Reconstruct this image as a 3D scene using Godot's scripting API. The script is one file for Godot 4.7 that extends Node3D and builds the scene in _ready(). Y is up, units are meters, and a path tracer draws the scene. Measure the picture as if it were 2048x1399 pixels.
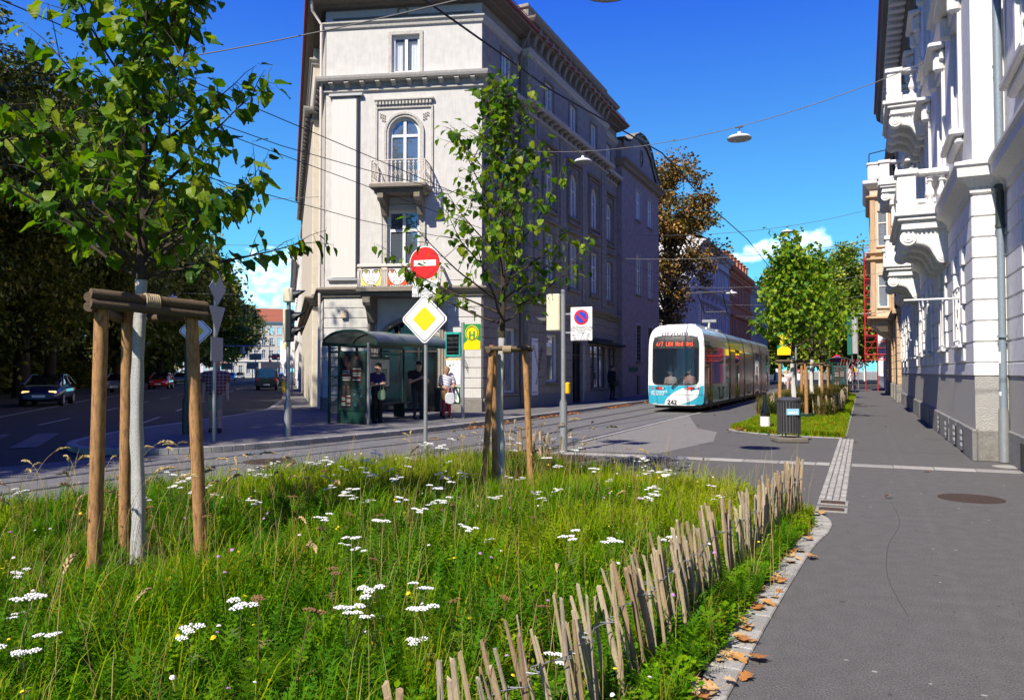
extends Node3D

var used := {}
var mats := {}
var texs := {}
var rng := RandomNumberGenerator.new()
const UP := Vector3(0, 1, 0)

# ---------------------------------------------------------------- mesh builder
class Mb:
	var v := PackedVector3Array()
	var n := PackedVector3Array()
	var c := PackedColorArray()
	var uv := PackedVector2Array()
	var has_c := false
	var has_uv := false
	var col := Color.WHITE
	var xf := Transform3D()
	func tri(a: Vector3, b: Vector3, d: Vector3) -> void:
		a = xf * a; b = xf * b; d = xf * d
		var nn := (b - a).cross(d - a).normalized()
		v.append(a); v.append(d); v.append(b)
		n.append(nn); n.append(nn); n.append(nn)
		if has_c:
			c.append(col); c.append(col); c.append(col)
		if has_uv:
			uv.append(Vector2.ZERO); uv.append(Vector2.ZERO); uv.append(Vector2.ZERO)
	func trin(a: Vector3, b: Vector3, d: Vector3, na: Vector3, nb: Vector3, nd: Vector3) -> void:
		v.append(xf * a); v.append(xf * d); v.append(xf * b)
		n.append((xf.basis * na).normalized()); n.append((xf.basis * nd).normalized()); n.append((xf.basis * nb).normalized())
		if has_c:
			c.append(col); c.append(col); c.append(col)
		if has_uv:
			uv.append(Vector2.ZERO); uv.append(Vector2.ZERO); uv.append(Vector2.ZERO)
	func quad(a: Vector3, b: Vector3, d: Vector3, e: Vector3) -> void:
		tri(a, b, d); tri(a, d, e)
	func quv(a: Vector3, b: Vector3, d: Vector3, e: Vector3) -> void: # textured quad: a bottom left, b bottom right, d top right, e top left
		has_uv = true
		while uv.size() < v.size(): uv.append(Vector2.ZERO)
		a = xf * a; b = xf * b; d = xf * d; e = xf * e
		var nn := (b - a).cross(d - a).normalized()
		for p in [[a, Vector2(0, 1)], [d, Vector2(1, 0)], [b, Vector2(1, 1)], [a, Vector2(0, 1)], [e, Vector2(0, 0)], [d, Vector2(1, 0)]]:
			v.append(p[0]); n.append(nn); uv.append(p[1])
			if has_c: c.append(col)
	func quadn(a: Vector3, b: Vector3, d: Vector3, e: Vector3, na: Vector3, nb: Vector3, nd: Vector3, ne: Vector3) -> void:
		trin(a, b, d, na, nb, nd); trin(a, d, e, na, nd, ne)
	func bx(a: Vector3, b: Vector3) -> void:
		var lo := Vector3(minf(a.x, b.x), minf(a.y, b.y), minf(a.z, b.z))
		var hi := Vector3(maxf(a.x, b.x), maxf(a.y, b.y), maxf(a.z, b.z))
		var p := func(i, j, k): return Vector3(hi.x if i else lo.x, hi.y if j else lo.y, hi.z if k else lo.z)
		quad(p.call(0,0,1), p.call(1,0,1), p.call(1,1,1), p.call(0,1,1))
		quad(p.call(1,0,0), p.call(0,0,0), p.call(0,1,0), p.call(1,1,0))
		quad(p.call(1,0,1), p.call(1,0,0), p.call(1,1,0), p.call(1,1,1))
		quad(p.call(0,0,0), p.call(0,0,1), p.call(0,1,1), p.call(0,1,0))
		quad(p.call(0,1,1), p.call(1,1,1), p.call(1,1,0), p.call(0,1,0))
		quad(p.call(0,0,0), p.call(1,0,0), p.call(1,0,1), p.call(0,0,1))
	func bev(a: Vector3, b: Vector3, r: float) -> void: # box with all edges chamfered
		var lo := Vector3(minf(a.x, b.x), minf(a.y, b.y), minf(a.z, b.z))
		var hi := Vector3(maxf(a.x, b.x), maxf(a.y, b.y), maxf(a.z, b.z))
		var m := (lo + hi) / 2.0
		var h := (hi - lo) / 2.0
		r = minf(r, minf(h.x, minf(h.y, h.z)) * 0.6)
		for ax in 3:
			var bx_ := (ax + 1) % 3
			var cx_ := (ax + 2) % 3
			for s in [-1.0, 1.0]:
				var q := []
				for k in [[-1, -1], [1, -1], [1, 1], [-1, 1]]:
					var p := Vector3()
					p[ax] = s * h[ax]; p[bx_] = k[0] * (h[bx_] - r); p[cx_] = k[1] * (h[cx_] - r)
					q.append(m + p)
				if s > 0: quad(q[0], q[1], q[2], q[3])
				else: quad(q[3], q[2], q[1], q[0])
			for s in [[-1.0, -1.0], [1.0, -1.0], [1.0, 1.0], [-1.0, 1.0]]:
				var p0 := Vector3(); var p1 := Vector3()
				p0[bx_] = s[0] * h[bx_]; p0[cx_] = s[1] * (h[cx_] - r)
				p1[bx_] = s[0] * (h[bx_] - r); p1[cx_] = s[1] * h[cx_]
				var e := Vector3(); e[ax] = h[ax] - r
				var o := Vector3(); o[bx_] = s[0]; o[cx_] = s[1]
				var f := [m + p0 - e, m + p0 + e, m + p1 + e, m + p1 - e]
				if (f[1] - f[0]).cross(f[2] - f[0]).dot(o) > 0: quad(f[0], f[1], f[2], f[3])
				else: quad(f[3], f[2], f[1], f[0])
		for s0 in [-1.0, 1.0]:
			for s1 in [-1.0, 1.0]:
				for s2 in [-1.0, 1.0]:
					var s := Vector3(s0, s1, s2)
					var t := []
					for ax in 3:
						var p := s * (h - Vector3(r, r, r)); p[ax] = s[ax] * h[ax]
						t.append(m + p)
					if (t[1] - t[0]).cross(t[2] - t[0]).dot(s) > 0: tri(t[0], t[1], t[2])
					else: tri(t[2], t[1], t[0])
	func tube(pts: Array, rads: Array, sides := 8, caps := true) -> void:
		var rings := []
		var dirs := []
		var prev := Vector3.ZERO
		for i in pts.size():
			var d: Vector3 = (pts[mini(i + 1, pts.size() - 1)] - pts[maxi(i - 1, 0)])
			d = d.normalized() if d.length() > 1e-9 else Vector3.UP
			var sd: Vector3 = prev - d * prev.dot(d)
			if sd.length() < 0.01: sd = d.cross(Vector3(0.13, 0.2, 0.97)) if absf(d.z) < 0.8 else d.cross(Vector3(0.97, 0.2, 0.1))
			sd = sd.normalized(); prev = sd
			var ot := d.cross(sd)
			var ring := []; var dr := []
			for k in sides:
				var t := TAU * k / sides
				var o := sd * cos(t) + ot * sin(t)
				ring.append(pts[i] + o * rads[mini(i, rads.size() - 1)]); dr.append(o)
			rings.append(ring); dirs.append(dr)
		for i in pts.size() - 1:
			for k in sides:
				var k2 := (k + 1) % sides
				quadn(rings[i][k], rings[i][k2], rings[i + 1][k2], rings[i + 1][k], dirs[i][k], dirs[i][k2], dirs[i + 1][k2], dirs[i + 1][k])
		if caps:
			for k in range(1, sides - 1):
				tri(rings[0][0], rings[0][k + 1], rings[0][k])
				tri(rings[-1][0], rings[-1][k], rings[-1][k + 1])
	func lathe(prof: Array, sides := 16, at := Vector3.ZERO, smooth := true) -> void: # prof of Vector2(radius, y), upwards
		for i in prof.size() - 1:
			var a: Vector2 = prof[i]; var b: Vector2 = prof[i + 1]
			var t := (b - a).normalized(); var nr := Vector2(t.y, -t.x)
			for k in sides:
				var t0 := TAU * k / sides; var t1 := TAU * (k + 1) / sides
				var d0 := Vector3(cos(t0), 0, -sin(t0)); var d1 := Vector3(cos(t1), 0, -sin(t1))
				var n0 := d0 * nr.x + Vector3.UP * nr.y; var n1 := d1 * nr.x + Vector3.UP * nr.y
				var p := [at + d0 * a.x + Vector3.UP * a.y, at + d1 * a.x + Vector3.UP * a.y, at + d1 * b.x + Vector3.UP * b.y, at + d0 * b.x + Vector3.UP * b.y]
				if not smooth:
					quad(p[0], p[1], p[2], p[3])
				else:
					if a.x > 1e-5: trin(p[0], p[1], p[2], n0, n1, n1)
					if b.x > 1e-5: trin(p[0], p[2], p[3], n0, n1, n0)
	func prism(poly: PackedVector2Array, w0: float, w1: float) -> void: # polygon in x,y (counter-clockwise), from depth w0 (back) to w1 (front)
		var p := poly.duplicate()
		if Geometry2D.is_polygon_clockwise(p): p.reverse()
		var ix := Geometry2D.triangulate_polygon(p)
		for i in range(0, ix.size(), 3):
			var a := p[ix[i]]; var b := p[ix[i + 1]]; var d := p[ix[i + 2]]
			if (b - a).cross(d - a) < 0:
				var s := b; b = d; d = s
			tri(Vector3(a.x, a.y, w1), Vector3(b.x, b.y, w1), Vector3(d.x, d.y, w1))
			tri(Vector3(a.x, a.y, w0), Vector3(d.x, d.y, w0), Vector3(b.x, b.y, w0))
		for i in p.size():
			var a := p[i]; var b := p[(i + 1) % p.size()]
			quad(Vector3(a.x, a.y, w0), Vector3(b.x, b.y, w0), Vector3(b.x, b.y, w1), Vector3(a.x, a.y, w1))
	func flat(poly: PackedVector2Array, w: float) -> void: # a sheet facing +z
		var p := poly.duplicate()
		if Geometry2D.is_polygon_clockwise(p): p.reverse()
		var ix := Geometry2D.triangulate_polygon(p)
		for i in range(0, ix.size(), 3):
			var a := p[ix[i]]; var b := p[ix[i + 1]]; var d := p[ix[i + 2]]
			if (b - a).cross(d - a) < 0:
				var s := b; b = d; d = s
			tri(Vector3(a.x, a.y, w), Vector3(b.x, b.y, w), Vector3(d.x, d.y, w))
	func mould(pts: Array, prof: Array, caps := true) -> void: # profile of Vector2(out, up) swept along a plan path, outside on the right
		var rings := []
		for i in pts.size():
			var m := Vector3.ZERO
			var d0: Vector3 = (pts[i] - pts[i - 1]).normalized() if i > 0 else Vector3.ZERO
			var d1: Vector3 = (pts[i + 1] - pts[i]).normalized() if i < pts.size() - 1 else Vector3.ZERO
			if i == 0: d0 = d1
			if i == pts.size() - 1: d1 = d0
			var n0 := d0.cross(Vector3.UP); var n1 := d1.cross(Vector3.UP)
			m = (n0 + n1).normalized()
			m /= maxf(m.dot(n0), 0.3)
			var ring := []
			for q in prof: ring.append(pts[i] + m * q.x + Vector3.UP * q.y)
			rings.append(ring)
		for i in pts.size() - 1:
			for k in prof.size() - 1:
				quad(rings[i][k], rings[i + 1][k], rings[i + 1][k + 1], rings[i][k + 1])
		if caps:
			for k in range(1, prof.size() - 1):
				tri(rings[0][0], rings[0][k], rings[0][k + 1])
				tri(rings[-1][0], rings[-1][k + 1], rings[-1][k])
	func add(o: Mb, t: Transform3D) -> void:
		for i in o.v.size():
			v.append(xf * (t * o.v[i])); n.append((xf.basis * (t.basis * o.n[i])).normalized())
			if has_c: c.append(o.c[i] if o.has_c else col)
			if has_uv: uv.append(o.uv[i] if o.has_uv else Vector2.ZERO)
	func mesh() -> ArrayMesh:
		var a := []
		a.resize(Mesh.ARRAY_MAX)
		a[Mesh.ARRAY_VERTEX] = v
		a[Mesh.ARRAY_NORMAL] = n
		if has_c: a[Mesh.ARRAY_COLOR] = c
		if has_uv: a[Mesh.ARRAY_TEX_UV] = uv
		var m := ArrayMesh.new()
		if v.size(): m.add_surface_from_arrays(Mesh.PRIMITIVE_TRIANGLES, a)
		return m

# ---------------------------------------------------------------- naming and nodes
func numbered(s: String) -> String:
	if not used.has(s):
		used[s] = 0
		return s
	used[s] += 1
	return "%s_%03d" % [s, used[s]]

func tag(o: Node3D, label: String, category: String, group := "") -> Node3D:
	o.set_meta("label", label)
	o.set_meta("category", category)
	if group: o.set_meta("group", group)
	return o

func thing(called: String, label: String, category: String, at := Vector3.ZERO, turn := 0.0, group := "") -> Node3D:
	var o := Node3D.new()
	o.name = numbered(called)
	o.position = at
	o.rotation.y = turn
	add_child(o, true)
	return tag(o, label, category, group)

func part(called: String, g, m: Material, parent: Node3D) -> MeshInstance3D:
	var o := MeshInstance3D.new()
	o.name = called
	o.mesh = g.mesh() if g is Mb else g
	o.material_override = m
	parent.add_child(o, true)
	return o

func solo(called: String, g, m: Material, label: String, category: String, group := "") -> MeshInstance3D:
	var o := MeshInstance3D.new()
	o.name = numbered(called)
	o.mesh = g.mesh() if g is Mb else g
	o.material_override = m
	add_child(o, true)
	tag(o, label, category, group)
	return o

func struct(called: String, g, m: Material) -> MeshInstance3D:
	var o := MeshInstance3D.new()
	o.name = numbered(called)
	o.mesh = g.mesh() if g is Mb else g
	o.material_override = m
	o.set_meta("kind", "structure")
	add_child(o, true)
	return o

func dup(o: Node3D, at: Vector3, turn: float, label := "", sc := 1.0) -> Node3D:
	var r: Node3D = o.duplicate()
	r.name = numbered(String(o.name).rstrip("0123456789_") if String(o.name)[-1].is_valid_int() else String(o.name))
	add_child(r, true)
	r.position = at
	r.rotation.y = turn
	r.scale = Vector3.ONE * sc
	if label: r.set_meta("label", label)
	return r

func scatter(called: String, mesh: Mesh, m: Material, xfs: Array, cols: Array, parent: Node3D = null) -> MultiMeshInstance3D:
	var mm := MultiMesh.new()
	mm.transform_format = MultiMesh.TRANSFORM_3D
	mm.use_colors = cols.size() > 0
	mm.mesh = mesh
	mm.instance_count = xfs.size()
	for i in xfs.size():
		mm.set_instance_transform(i, xfs[i])
		if cols.size(): mm.set_instance_color(i, cols[i])
	var o := MultiMeshInstance3D.new()
	o.name = numbered(called) if parent == null else called
	o.multimesh = mm
	o.material_override = m
	o.set_meta("kind", "stuff")
	(self if parent == null else parent).add_child(o, true)
	return o

# ---------------------------------------------------------------- materials
func noise_tex(key: String, freq: float, oct: int, lo: float, hi: float, kind := FastNoiseLite.TYPE_SIMPLEX_SMOOTH, mid := -1.0, size := 512) -> NoiseTexture2D:
	if texs.has(key): return texs[key]
	var f := FastNoiseLite.new()
	f.seed = hash(key) % 1000
	f.noise_type = kind
	f.frequency = freq
	f.fractal_octaves = oct
	if kind == FastNoiseLite.TYPE_CELLULAR:
		f.cellular_return_type = FastNoiseLite.RETURN_CELL_VALUE
	var t := NoiseTexture2D.new()
	t.width = size; t.height = size
	t.seamless = true
	t.noise = f
	var g := Gradient.new()
	g.set_color(0, Color(lo, lo, lo)); g.set_color(1, Color(hi, hi, hi))
	if mid >= 0.0: g.add_point(0.5, Color(mid, mid, mid))
	t.color_ramp = g
	texs[key] = t
	return t

func lin(r: float, g: float, b: float) -> Color:
	return Color(r, g, b).linear_to_srgb()

# a surface: real-world linear colour, fine grain and coarse blotches over it, relief
func mat(key: String, c: Color, rough := 0.8, o := {}) -> StandardMaterial3D:
	if mats.has(key): return mats[key]
	var m := StandardMaterial3D.new()
	m.resource_name = key
	m.albedo_color = c.linear_to_srgb()
	m.roughness = rough
	m.metallic = o.get("metal", 0.0)
	m.metallic_specular = o.get("spec", 0.5)
	if o.has("fine"):
		m.albedo_texture = o.fine
		m.uv1_triplanar = true
		m.uv1_world_triplanar = o.get("world", true)
		m.uv1_scale = o.get("fs", Vector3.ONE)
	if o.has("coarse"):
		m.detail_enabled = true
		m.detail_albedo = o.coarse
		m.detail_blend_mode = BaseMaterial3D.BLEND_MODE_MUL
		m.detail_uv_layer = BaseMaterial3D.DETAIL_UV_2
		m.uv2_triplanar = true
		m.uv2_world_triplanar = o.get("world", true)
		m.uv2_scale = o.get("cs", Vector3.ONE * 0.2)
	if o.has("bump"):
		m.heightmap_enabled = true
		m.heightmap_texture = o.bump
		m.heightmap_scale = o.get("bs", 0.3)
		if not o.has("fine"):
			m.uv1_triplanar = true
			m.uv1_world_triplanar = o.get("world", true)
			m.uv1_scale = o.get("fs", Vector3.ONE)
	if o.has("back"):
		m.backlight_enabled = true
		m.backlight = o.back
	if o.has("vc"): m.vertex_color_use_as_albedo = true
	if o.has("coat"):
		m.clearcoat_enabled = true
		m.clearcoat = o.coat
		m.clearcoat_roughness = 0.05
	if o.has("emit"):
		m.emission_enabled = true
		m.emission = o.emit
		m.emission_energy_multiplier = o.get("ee", 1.0)
	mats[key] = m
	return m

func clear_glass(key: String, c: Color, alpha := 0.15) -> StandardMaterial3D:
	if mats.has(key): return mats[key]
	var m := StandardMaterial3D.new()
	m.resource_name = key
	m.transparency = BaseMaterial3D.TRANSPARENCY_ALPHA
	var s := c.linear_to_srgb()
	m.albedo_color = Color(s.r, s.g, s.b, alpha)
	m.roughness = 0.03
	m.metallic_specular = 0.6
	mats[key] = m
	return m

func picture(key: String, im: Image, rough := 0.5, o := {}) -> StandardMaterial3D:
	var m := StandardMaterial3D.new()
	m.resource_name = key
	m.albedo_texture = ImageTexture.create_from_image(im)
	m.roughness = rough
	m.metallic = o.get("metal", 0.0)
	m.texture_repeat = false
	return m

# letters as thin raised print; mapped by a function from (x, y, depth) to a place
func letters(mb: Mb, text: String, h: float, f: Transform3D, font := "Droid Sans", weight := 400, centre := true, squash := 1.0, bend = null, depth := 0.004) -> void:
	var t := TextMesh.new()
	var sf := SystemFont.new()
	sf.font_names = PackedStringArray([font])
	sf.font_weight = weight
	t.font = sf
	t.text = text
	t.font_size = 32
	t.pixel_size = h / 23.0
	t.depth = depth
	t.curve_step = 2.0
	t.horizontal_alignment = HORIZONTAL_ALIGNMENT_CENTER if centre else HORIZONTAL_ALIGNMENT_LEFT
	if t.get_surface_count() == 0: return
	for s in t.get_surface_count():
		var a := t.surface_get_arrays(s)
		var vv: PackedVector3Array = a[Mesh.ARRAY_VERTEX]
		var ii = a[Mesh.ARRAY_INDEX]
		var cnt: int = ii.size() if ii != null and ii.size() else vv.size()
		for k in range(0, cnt, 3):
			var p := []
			for j in 3:
				var q: Vector3 = vv[ii[k + j]] if ii != null and ii.size() else vv[k + j]
				q.x *= squash
				q = f * q
				p.append(bend.call(q) if bend != null else q)
			mb.tri(p[0], p[2], p[1])

# ---------------------------------------------------------------- facades: u to the right seen from outside, y up, w outwards
func frame(o: Vector3, u: Vector3) -> Transform3D:
	u = u.normalized()
	return Transform3D(Basis(u, UP, u.cross(UP)), o)

func arc(u0: float, u1: float, y: float, r: float, n := 12) -> Array: # half circle from right to left
	var p := []
	for i in n + 1:
		var t := PI * i / n
		p.append(Vector2((u0 + u1) / 2.0 + cos(t) * r, y + sin(t) * r))
	return p

func wall(mb: Mb, f: Transform3D, u0: float, u1: float, y0: float, y1: float, holes: Array, deep := 0.18) -> void:
	mb.xf = f
	var us := [u0, u1]; var ys := [y0, y1]
	for h in holes:
		for q in [h[0], h[1]]:
			if q > u0 and q < u1: us.append(q)
		for q in [h[2], h[3]]:
			if q > y0 and q < y1: ys.append(q)
	us.sort(); ys.sort()
	for i in us.size() - 1:
		if us[i + 1] - us[i] < 1e-4: continue
		for j in ys.size() - 1:
			if ys[j + 1] - ys[j] < 1e-4: continue
			var cu: float = (us[i] + us[i + 1]) / 2.0; var cy: float = (ys[j] + ys[j + 1]) / 2.0
			var open := false
			for h in holes:
				if cu > h[0] and cu < h[1] and cy > h[2] and cy < h[3]: open = true
			if not open:
				mb.quad(Vector3(us[i], ys[j], 0), Vector3(us[i + 1], ys[j], 0), Vector3(us[i + 1], ys[j + 1], 0), Vector3(us[i], ys[j + 1], 0))
	for h in holes:
		var a := [Vector2(h[0], h[2]), Vector2(h[1], h[2])]
		if h.size() > 4 and h[4]:
			var r: float = (h[1] - h[0]) / 2.0
			var pa := arc(h[0], h[1], h[3] - r, r)
			for i in pa.size() - 1:
				var corner := Vector2(h[1] if i < pa.size() / 2 else h[0], h[3])
				mb.tri(Vector3(pa[i].x, pa[i].y, 0), Vector3(corner.x, corner.y, 0), Vector3(pa[i + 1].x, pa[i + 1].y, 0))
			a.append_array(pa)
		else:
			a.append(Vector2(h[1], h[3])); a.append(Vector2(h[0], h[3]))
		for i in a.size():
			var p: Vector2 = a[i]; var q: Vector2 = a[(i + 1) % a.size()]
			mb.quad(Vector3(p.x, p.y, 0), Vector3(p.x, p.y, -deep), Vector3(q.x, q.y, -deep), Vector3(q.x, q.y, 0))
	mb.xf = Transform3D()

# a window: frame with its panes as sub-parts
func window(parent: Node3D, f: Transform3D, u0: float, u1: float, y0: float, y1: float, o := {}) -> Node3D:
	var fm: Material = o.get("frame", mats.white_paint)
	var gm: Material = o.get("glass", mats.window_glass)
	var w: float = -o.get("deep", 0.14)
	var t: float = o.get("t", 0.07)
	var arch: bool = o.get("arch", false)
	var tr: float = o.get("transom", 0.66)
	var mull: int = o.get("mull", 1)
	var rows: int = o.get("rows", 1)
	var m := Mb.new()
	m.xf = f
	var r := (u1 - u0) / 2.0
	var ya := y1 - r if arch else y1
	m.bx(Vector3(u0, y0, w), Vector3(u0 + t, ya, w + 0.07))
	m.bx(Vector3(u1 - t, y0, w), Vector3(u1, ya, w + 0.07))
	m.bx(Vector3(u0 + t, y0, w), Vector3(u1 - t, y0 + t, w + 0.07))
	if arch:
		var a := arc(u0, u1, ya, r)
		var b := arc(u0, u1, ya, r - t)
		for i in a.size() - 1:
			for z in [w + 0.07]:
				m.quad(Vector3(b[i].x, b[i].y, z), Vector3(a[i].x, a[i].y, z), Vector3(a[i + 1].x, a[i + 1].y, z), Vector3(b[i + 1].x, b[i + 1].y, z))
			m.quad(Vector3(b[i].x, b[i].y, w), Vector3(b[i].x, b[i].y, w + 0.07), Vector3(b[i + 1].x, b[i + 1].y, w + 0.07), Vector3(b[i + 1].x, b[i + 1].y, w))
	else:
		m.bx(Vector3(u0 + t, y1 - t, w), Vector3(u1 - t, y1, w + 0.07))
	var yt := y0 + (y1 - y0) * tr
	if tr > 0.0:
		m.bx(Vector3(u0 + t, yt - t * 0.5, w + 0.002), Vector3(u1 - t, yt + t * 0.5, w + 0.08))
	var cells := []
	var us := [u0 + t]
	for k in mull:
		var uc := u0 + (u1 - u0) * (k + 1) / (mull + 1)
		m.bx(Vector3(uc - t * 0.55, y0 + t, w + 0.004), Vector3(uc + t * 0.55, (y1 - t * 0.9) if arch else y1 - t, w + 0.085))
		us.append(uc - t * 0.55); us.append(uc + t * 0.55)
	us.append(u1 - t)
	var ys := [y0 + t]
	if tr > 0.0:
		ys.append(yt - t * 0.5); ys.append(yt + t * 0.5)
	ys.append(y1 - t)
	for k in rows - 1:
		var yy: float = y0 + t + (ys[1] - y0 - t) * (k + 1) / rows
		m.bx(Vector3(u0 + t, yy - 0.015, w + 0.012), Vector3(u1 - t, yy + 0.015, w + 0.06))
	var win := part("window", m, fm, parent)
	for i in range(0, us.size(), 2):
		for j in range(0, ys.size(), 2):
			var g := Mb.new()
			g.xf = f
			var e := 0.006
			if arch and j == ys.size() - 2:
				var pl := PackedVector2Array()
				pl.append(Vector2(us[i], ys[j])); pl.append(Vector2(us[i + 1], ys[j]))
				for q in arc(u0, u1, ya, r - t, 16):
					if q.x <= us[i + 1] + 1e-4 and q.x >= us[i] - 1e-4 and q.y > ys[j]: pl.append(q)
				if pl.size() >= 3: g.flat(pl, w + 0.03)
			else:
				g.quad(Vector3(us[i], ys[j], w + 0.03), Vector3(us[i + 1], ys[j], w + 0.03), Vector3(us[i + 1], ys[j + 1], w + 0.03), Vector3(us[i], ys[j + 1], w + 0.03))
			if g.v.size(): part("pane", g, gm, win)
	if o.get("sill", true):
		var s := Mb.new()
		s.xf = f
		s.bev(Vector3(u0 - 0.08, y0 - 0.1, -0.02), Vector3(u1 + 0.08, y0 - 0.01, 0.1), 0.015)
		part("sill", s, o.get("sill_mat", fm), win)
	return win

# plaster band round an opening
func surround(mb: Mb, f: Transform3D, u0: float, u1: float, y0: float, y1: float, wd: float, th: float, arch := false) -> void:
	mb.xf = f
	var r := (u1 - u0) / 2.0
	var ya := y1 - r if arch else y1
	mb.bx(Vector3(u0 - wd, y0, 0.003), Vector3(u0 - 0.004, ya, th))
	mb.bx(Vector3(u1 + 0.004, y0, 0.003), Vector3(u1 + wd, ya, th))
	if arch:
		var a := arc(u0, u1, ya, r + wd); var b := arc(u0, u1, ya, r + 0.004)
		for i in a.size() - 1:
			mb.quad(Vector3(b[i].x, b[i].y, th), Vector3(a[i].x, a[i].y, th), Vector3(a[i + 1].x, a[i + 1].y, th), Vector3(b[i + 1].x, b[i + 1].y, th))
			mb.quad(Vector3(a[i].x, a[i].y, th), Vector3(a[i].x, a[i].y, 0), Vector3(a[i + 1].x, a[i + 1].y, 0), Vector3(a[i + 1].x, a[i + 1].y, th))
			mb.quad(Vector3(b[i].x, b[i].y, -0.05), Vector3(b[i].x, b[i].y, th), Vector3(b[i + 1].x, b[i + 1].y, th), Vector3(b[i + 1].x, b[i + 1].y, -0.05))
	else:
		mb.bx(Vector3(u0 - wd, y1 + 0.004, 0.003), Vector3(u1 + wd, y1 + wd, th))
	mb.xf = Transform3D()

# courses of stone or plaster, cut at the openings; every length is a part
func courses(parent: Node3D, f: Transform3D, u0: float, u1: float, y0: float, y1: float, n: int, holes: Array, th: float, m: Material, called := "stone_course", gap := 0.022) -> void:
	var h := (y1 - y0) / n
	for j in n:
		var a := y0 + h * j
		var b := a + h
		var cuts := [[u0, u1]]
		for q in holes:
			if b - gap > q[2] + 0.02 and a < q[3] - 0.02:
				var nx := []
				for s in cuts:
					if q[1] <= s[0] or q[0] >= s[1]: nx.append(s)
					else:
						if q[0] > s[0] + 0.03: nx.append([s[0], q[0]])
						if q[1] < s[1] - 0.03: nx.append([q[1], s[1]])
				cuts = nx
		for s in cuts:
			var g := Mb.new()
			g.xf = f
			var e := 0.012
			var A := [Vector3(s[0], a, 0), Vector3(s[1], a, 0), Vector3(s[1], b - gap, 0), Vector3(s[0], b - gap, 0)]
			var B := [Vector3(s[0] + e, a + e, th), Vector3(s[1] - e, a + e, th), Vector3(s[1] - e, b - gap - e, th), Vector3(s[0] + e, b - gap - e, th)]
			g.quad(B[0], B[1], B[2], B[3])
			for k in 4: g.quad(A[k], A[(k + 1) % 4], B[(k + 1) % 4], B[k])
			part(called, g, m, parent)

# ---------------------------------------------------------------- start
func _ready() -> void:
	rng.seed = 20240911
	var cam := Camera3D.new()
	cam.name = "camera"
	cam.position = Vector3(0, 1.6, 0)
	cam.rotation = Vector3(deg_to_rad(1.65), deg_to_rad(24.9), 0)
	cam.fov = 49.72
	cam.near = 0.05
	cam.far = 3000.0
	add_child(cam)
	cam.current = true
	var env := Environment.new()
	env.background_mode = Environment.BG_SKY
	var sm := ProceduralSkyMaterial.new()
	sm.sky_top_color = lin(0.0, 0.028, 0.50)
	sm.sky_horizon_color = lin(0.22, 0.85, 0.95)
	sm.sky_curve = 0.15
	sm.ground_bottom_color = lin(0.10, 0.10, 0.10)
	sm.ground_horizon_color = lin(0.16, 0.17, 0.19)
	sm.sun_angle_max = 1.0
	sm.sky_cover = cloud_cover()
	var sky := Sky.new()
	sky.sky_material = sm
	env.sky = sky
	env.tonemap_mode = Environment.TONE_MAPPER_LINEAR
	env.tonemap_exposure = 1.55
	env.sdfgi_enabled = true
	env.ssao_enabled = true
	env.ssil_enabled = true
	var we := WorldEnvironment.new()
	we.name = "world_environment"
	we.environment = env
	add_child(we)
	var sun := DirectionalLight3D.new()
	sun.name = "sun"
	sun.light_energy = 1.6
	sun.light_color = Color(1.0, 0.962, 0.90)
	sun.light_angular_distance = 0.5
	sun.shadow_enabled = true
	add_child(sun)
	sun.look_at_from_position(Vector3.ZERO, Vector3(0.122, -0.719, -0.684), UP)
	make_materials()
	more_materials()
	ground()
	corner_building()
	gabled_house()
	street_row()
	white_building()
	orange_building()
	far_right()
	avenue_buildings()
	tram()
	wires()
	bus_shelter()
	signs_and_poles()
	cars()
	people()
	street_things()
	young_trees()
	big_trees()
	meadow()
	island()
	fences()
	litter()

func cloud_cover() -> ImageTexture:
	var w := 3072
	var h := 1536
	var im := Image.create(w, h, false, Image.FORMAT_RGBA8)
	im.fill(Color(0, 0, 0, 0))
	var f := FastNoiseLite.new()
	f.seed = 11
	f.noise_type = FastNoiseLite.TYPE_SIMPLEX_SMOOTH
	f.frequency = 0.22
	f.fractal_octaves = 5
	f.fractal_gain = 0.55
	var blobs := [[-41.5, 5.6, 5.2, 3.4], [-45.0, 4.0, 5.0, 3.2], [-38.5, 7.6, 2.6, 2.0], [-5.6, 8.6, 2.2, 0.95], [-3.4, 8.9, 1.8, 1.15], [-7.4, 8.2, 1.3, 0.5], [-1.6, 5.5, 3.0, 1.2]]
	for y in range(int((90.0 - 17.0) / 180.0 * h), h / 2):
		var el := 90.0 - (y + 0.5) * 180.0 / h
		for x in w:
			var az := (x + 0.5) * 360.0 / w
			if az > 180.0: az -= 360.0
			var d := -1.0
			for b in blobs:
				if absf(az - b[0]) > b[2] * 1.8: continue
				var e: float = (el - b[1]) / b[3]
				if e < 0.0: e *= 1.5
				d = maxf(d, 1.0 - Vector2((az - b[0]) / b[2], e).length())
			var q := absf(az) - 62.0
			if q > 0.0: d = maxf(d, minf(q / 12.0, 1.0) * (0.35 - absf(el - 6.5) * 0.11) - 0.1)
			if d < -0.75: continue
			var nz := f.get_noise_2d(az * 3.2, el * 4.6) + 0.5 * f.get_noise_2d(az * 9.0 + 50.0, el * 12.0)
			var a := smoothstep(0.02, 0.34, d * 1.25 + nz * 0.5)
			if a <= 0.0: continue
			var lit := clampf(0.62 + 0.55 * f.get_noise_2d(az * 4.0 + 3.0, el * 6.0 - 2.5) + 0.05 * (el - 4.0), 0.45, 1.0)
			im.set_pixel(x, y, Color(lit * 0.93, lit * 0.95, lit, a * 0.93))
	return ImageTexture.create_from_image(im)

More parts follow.
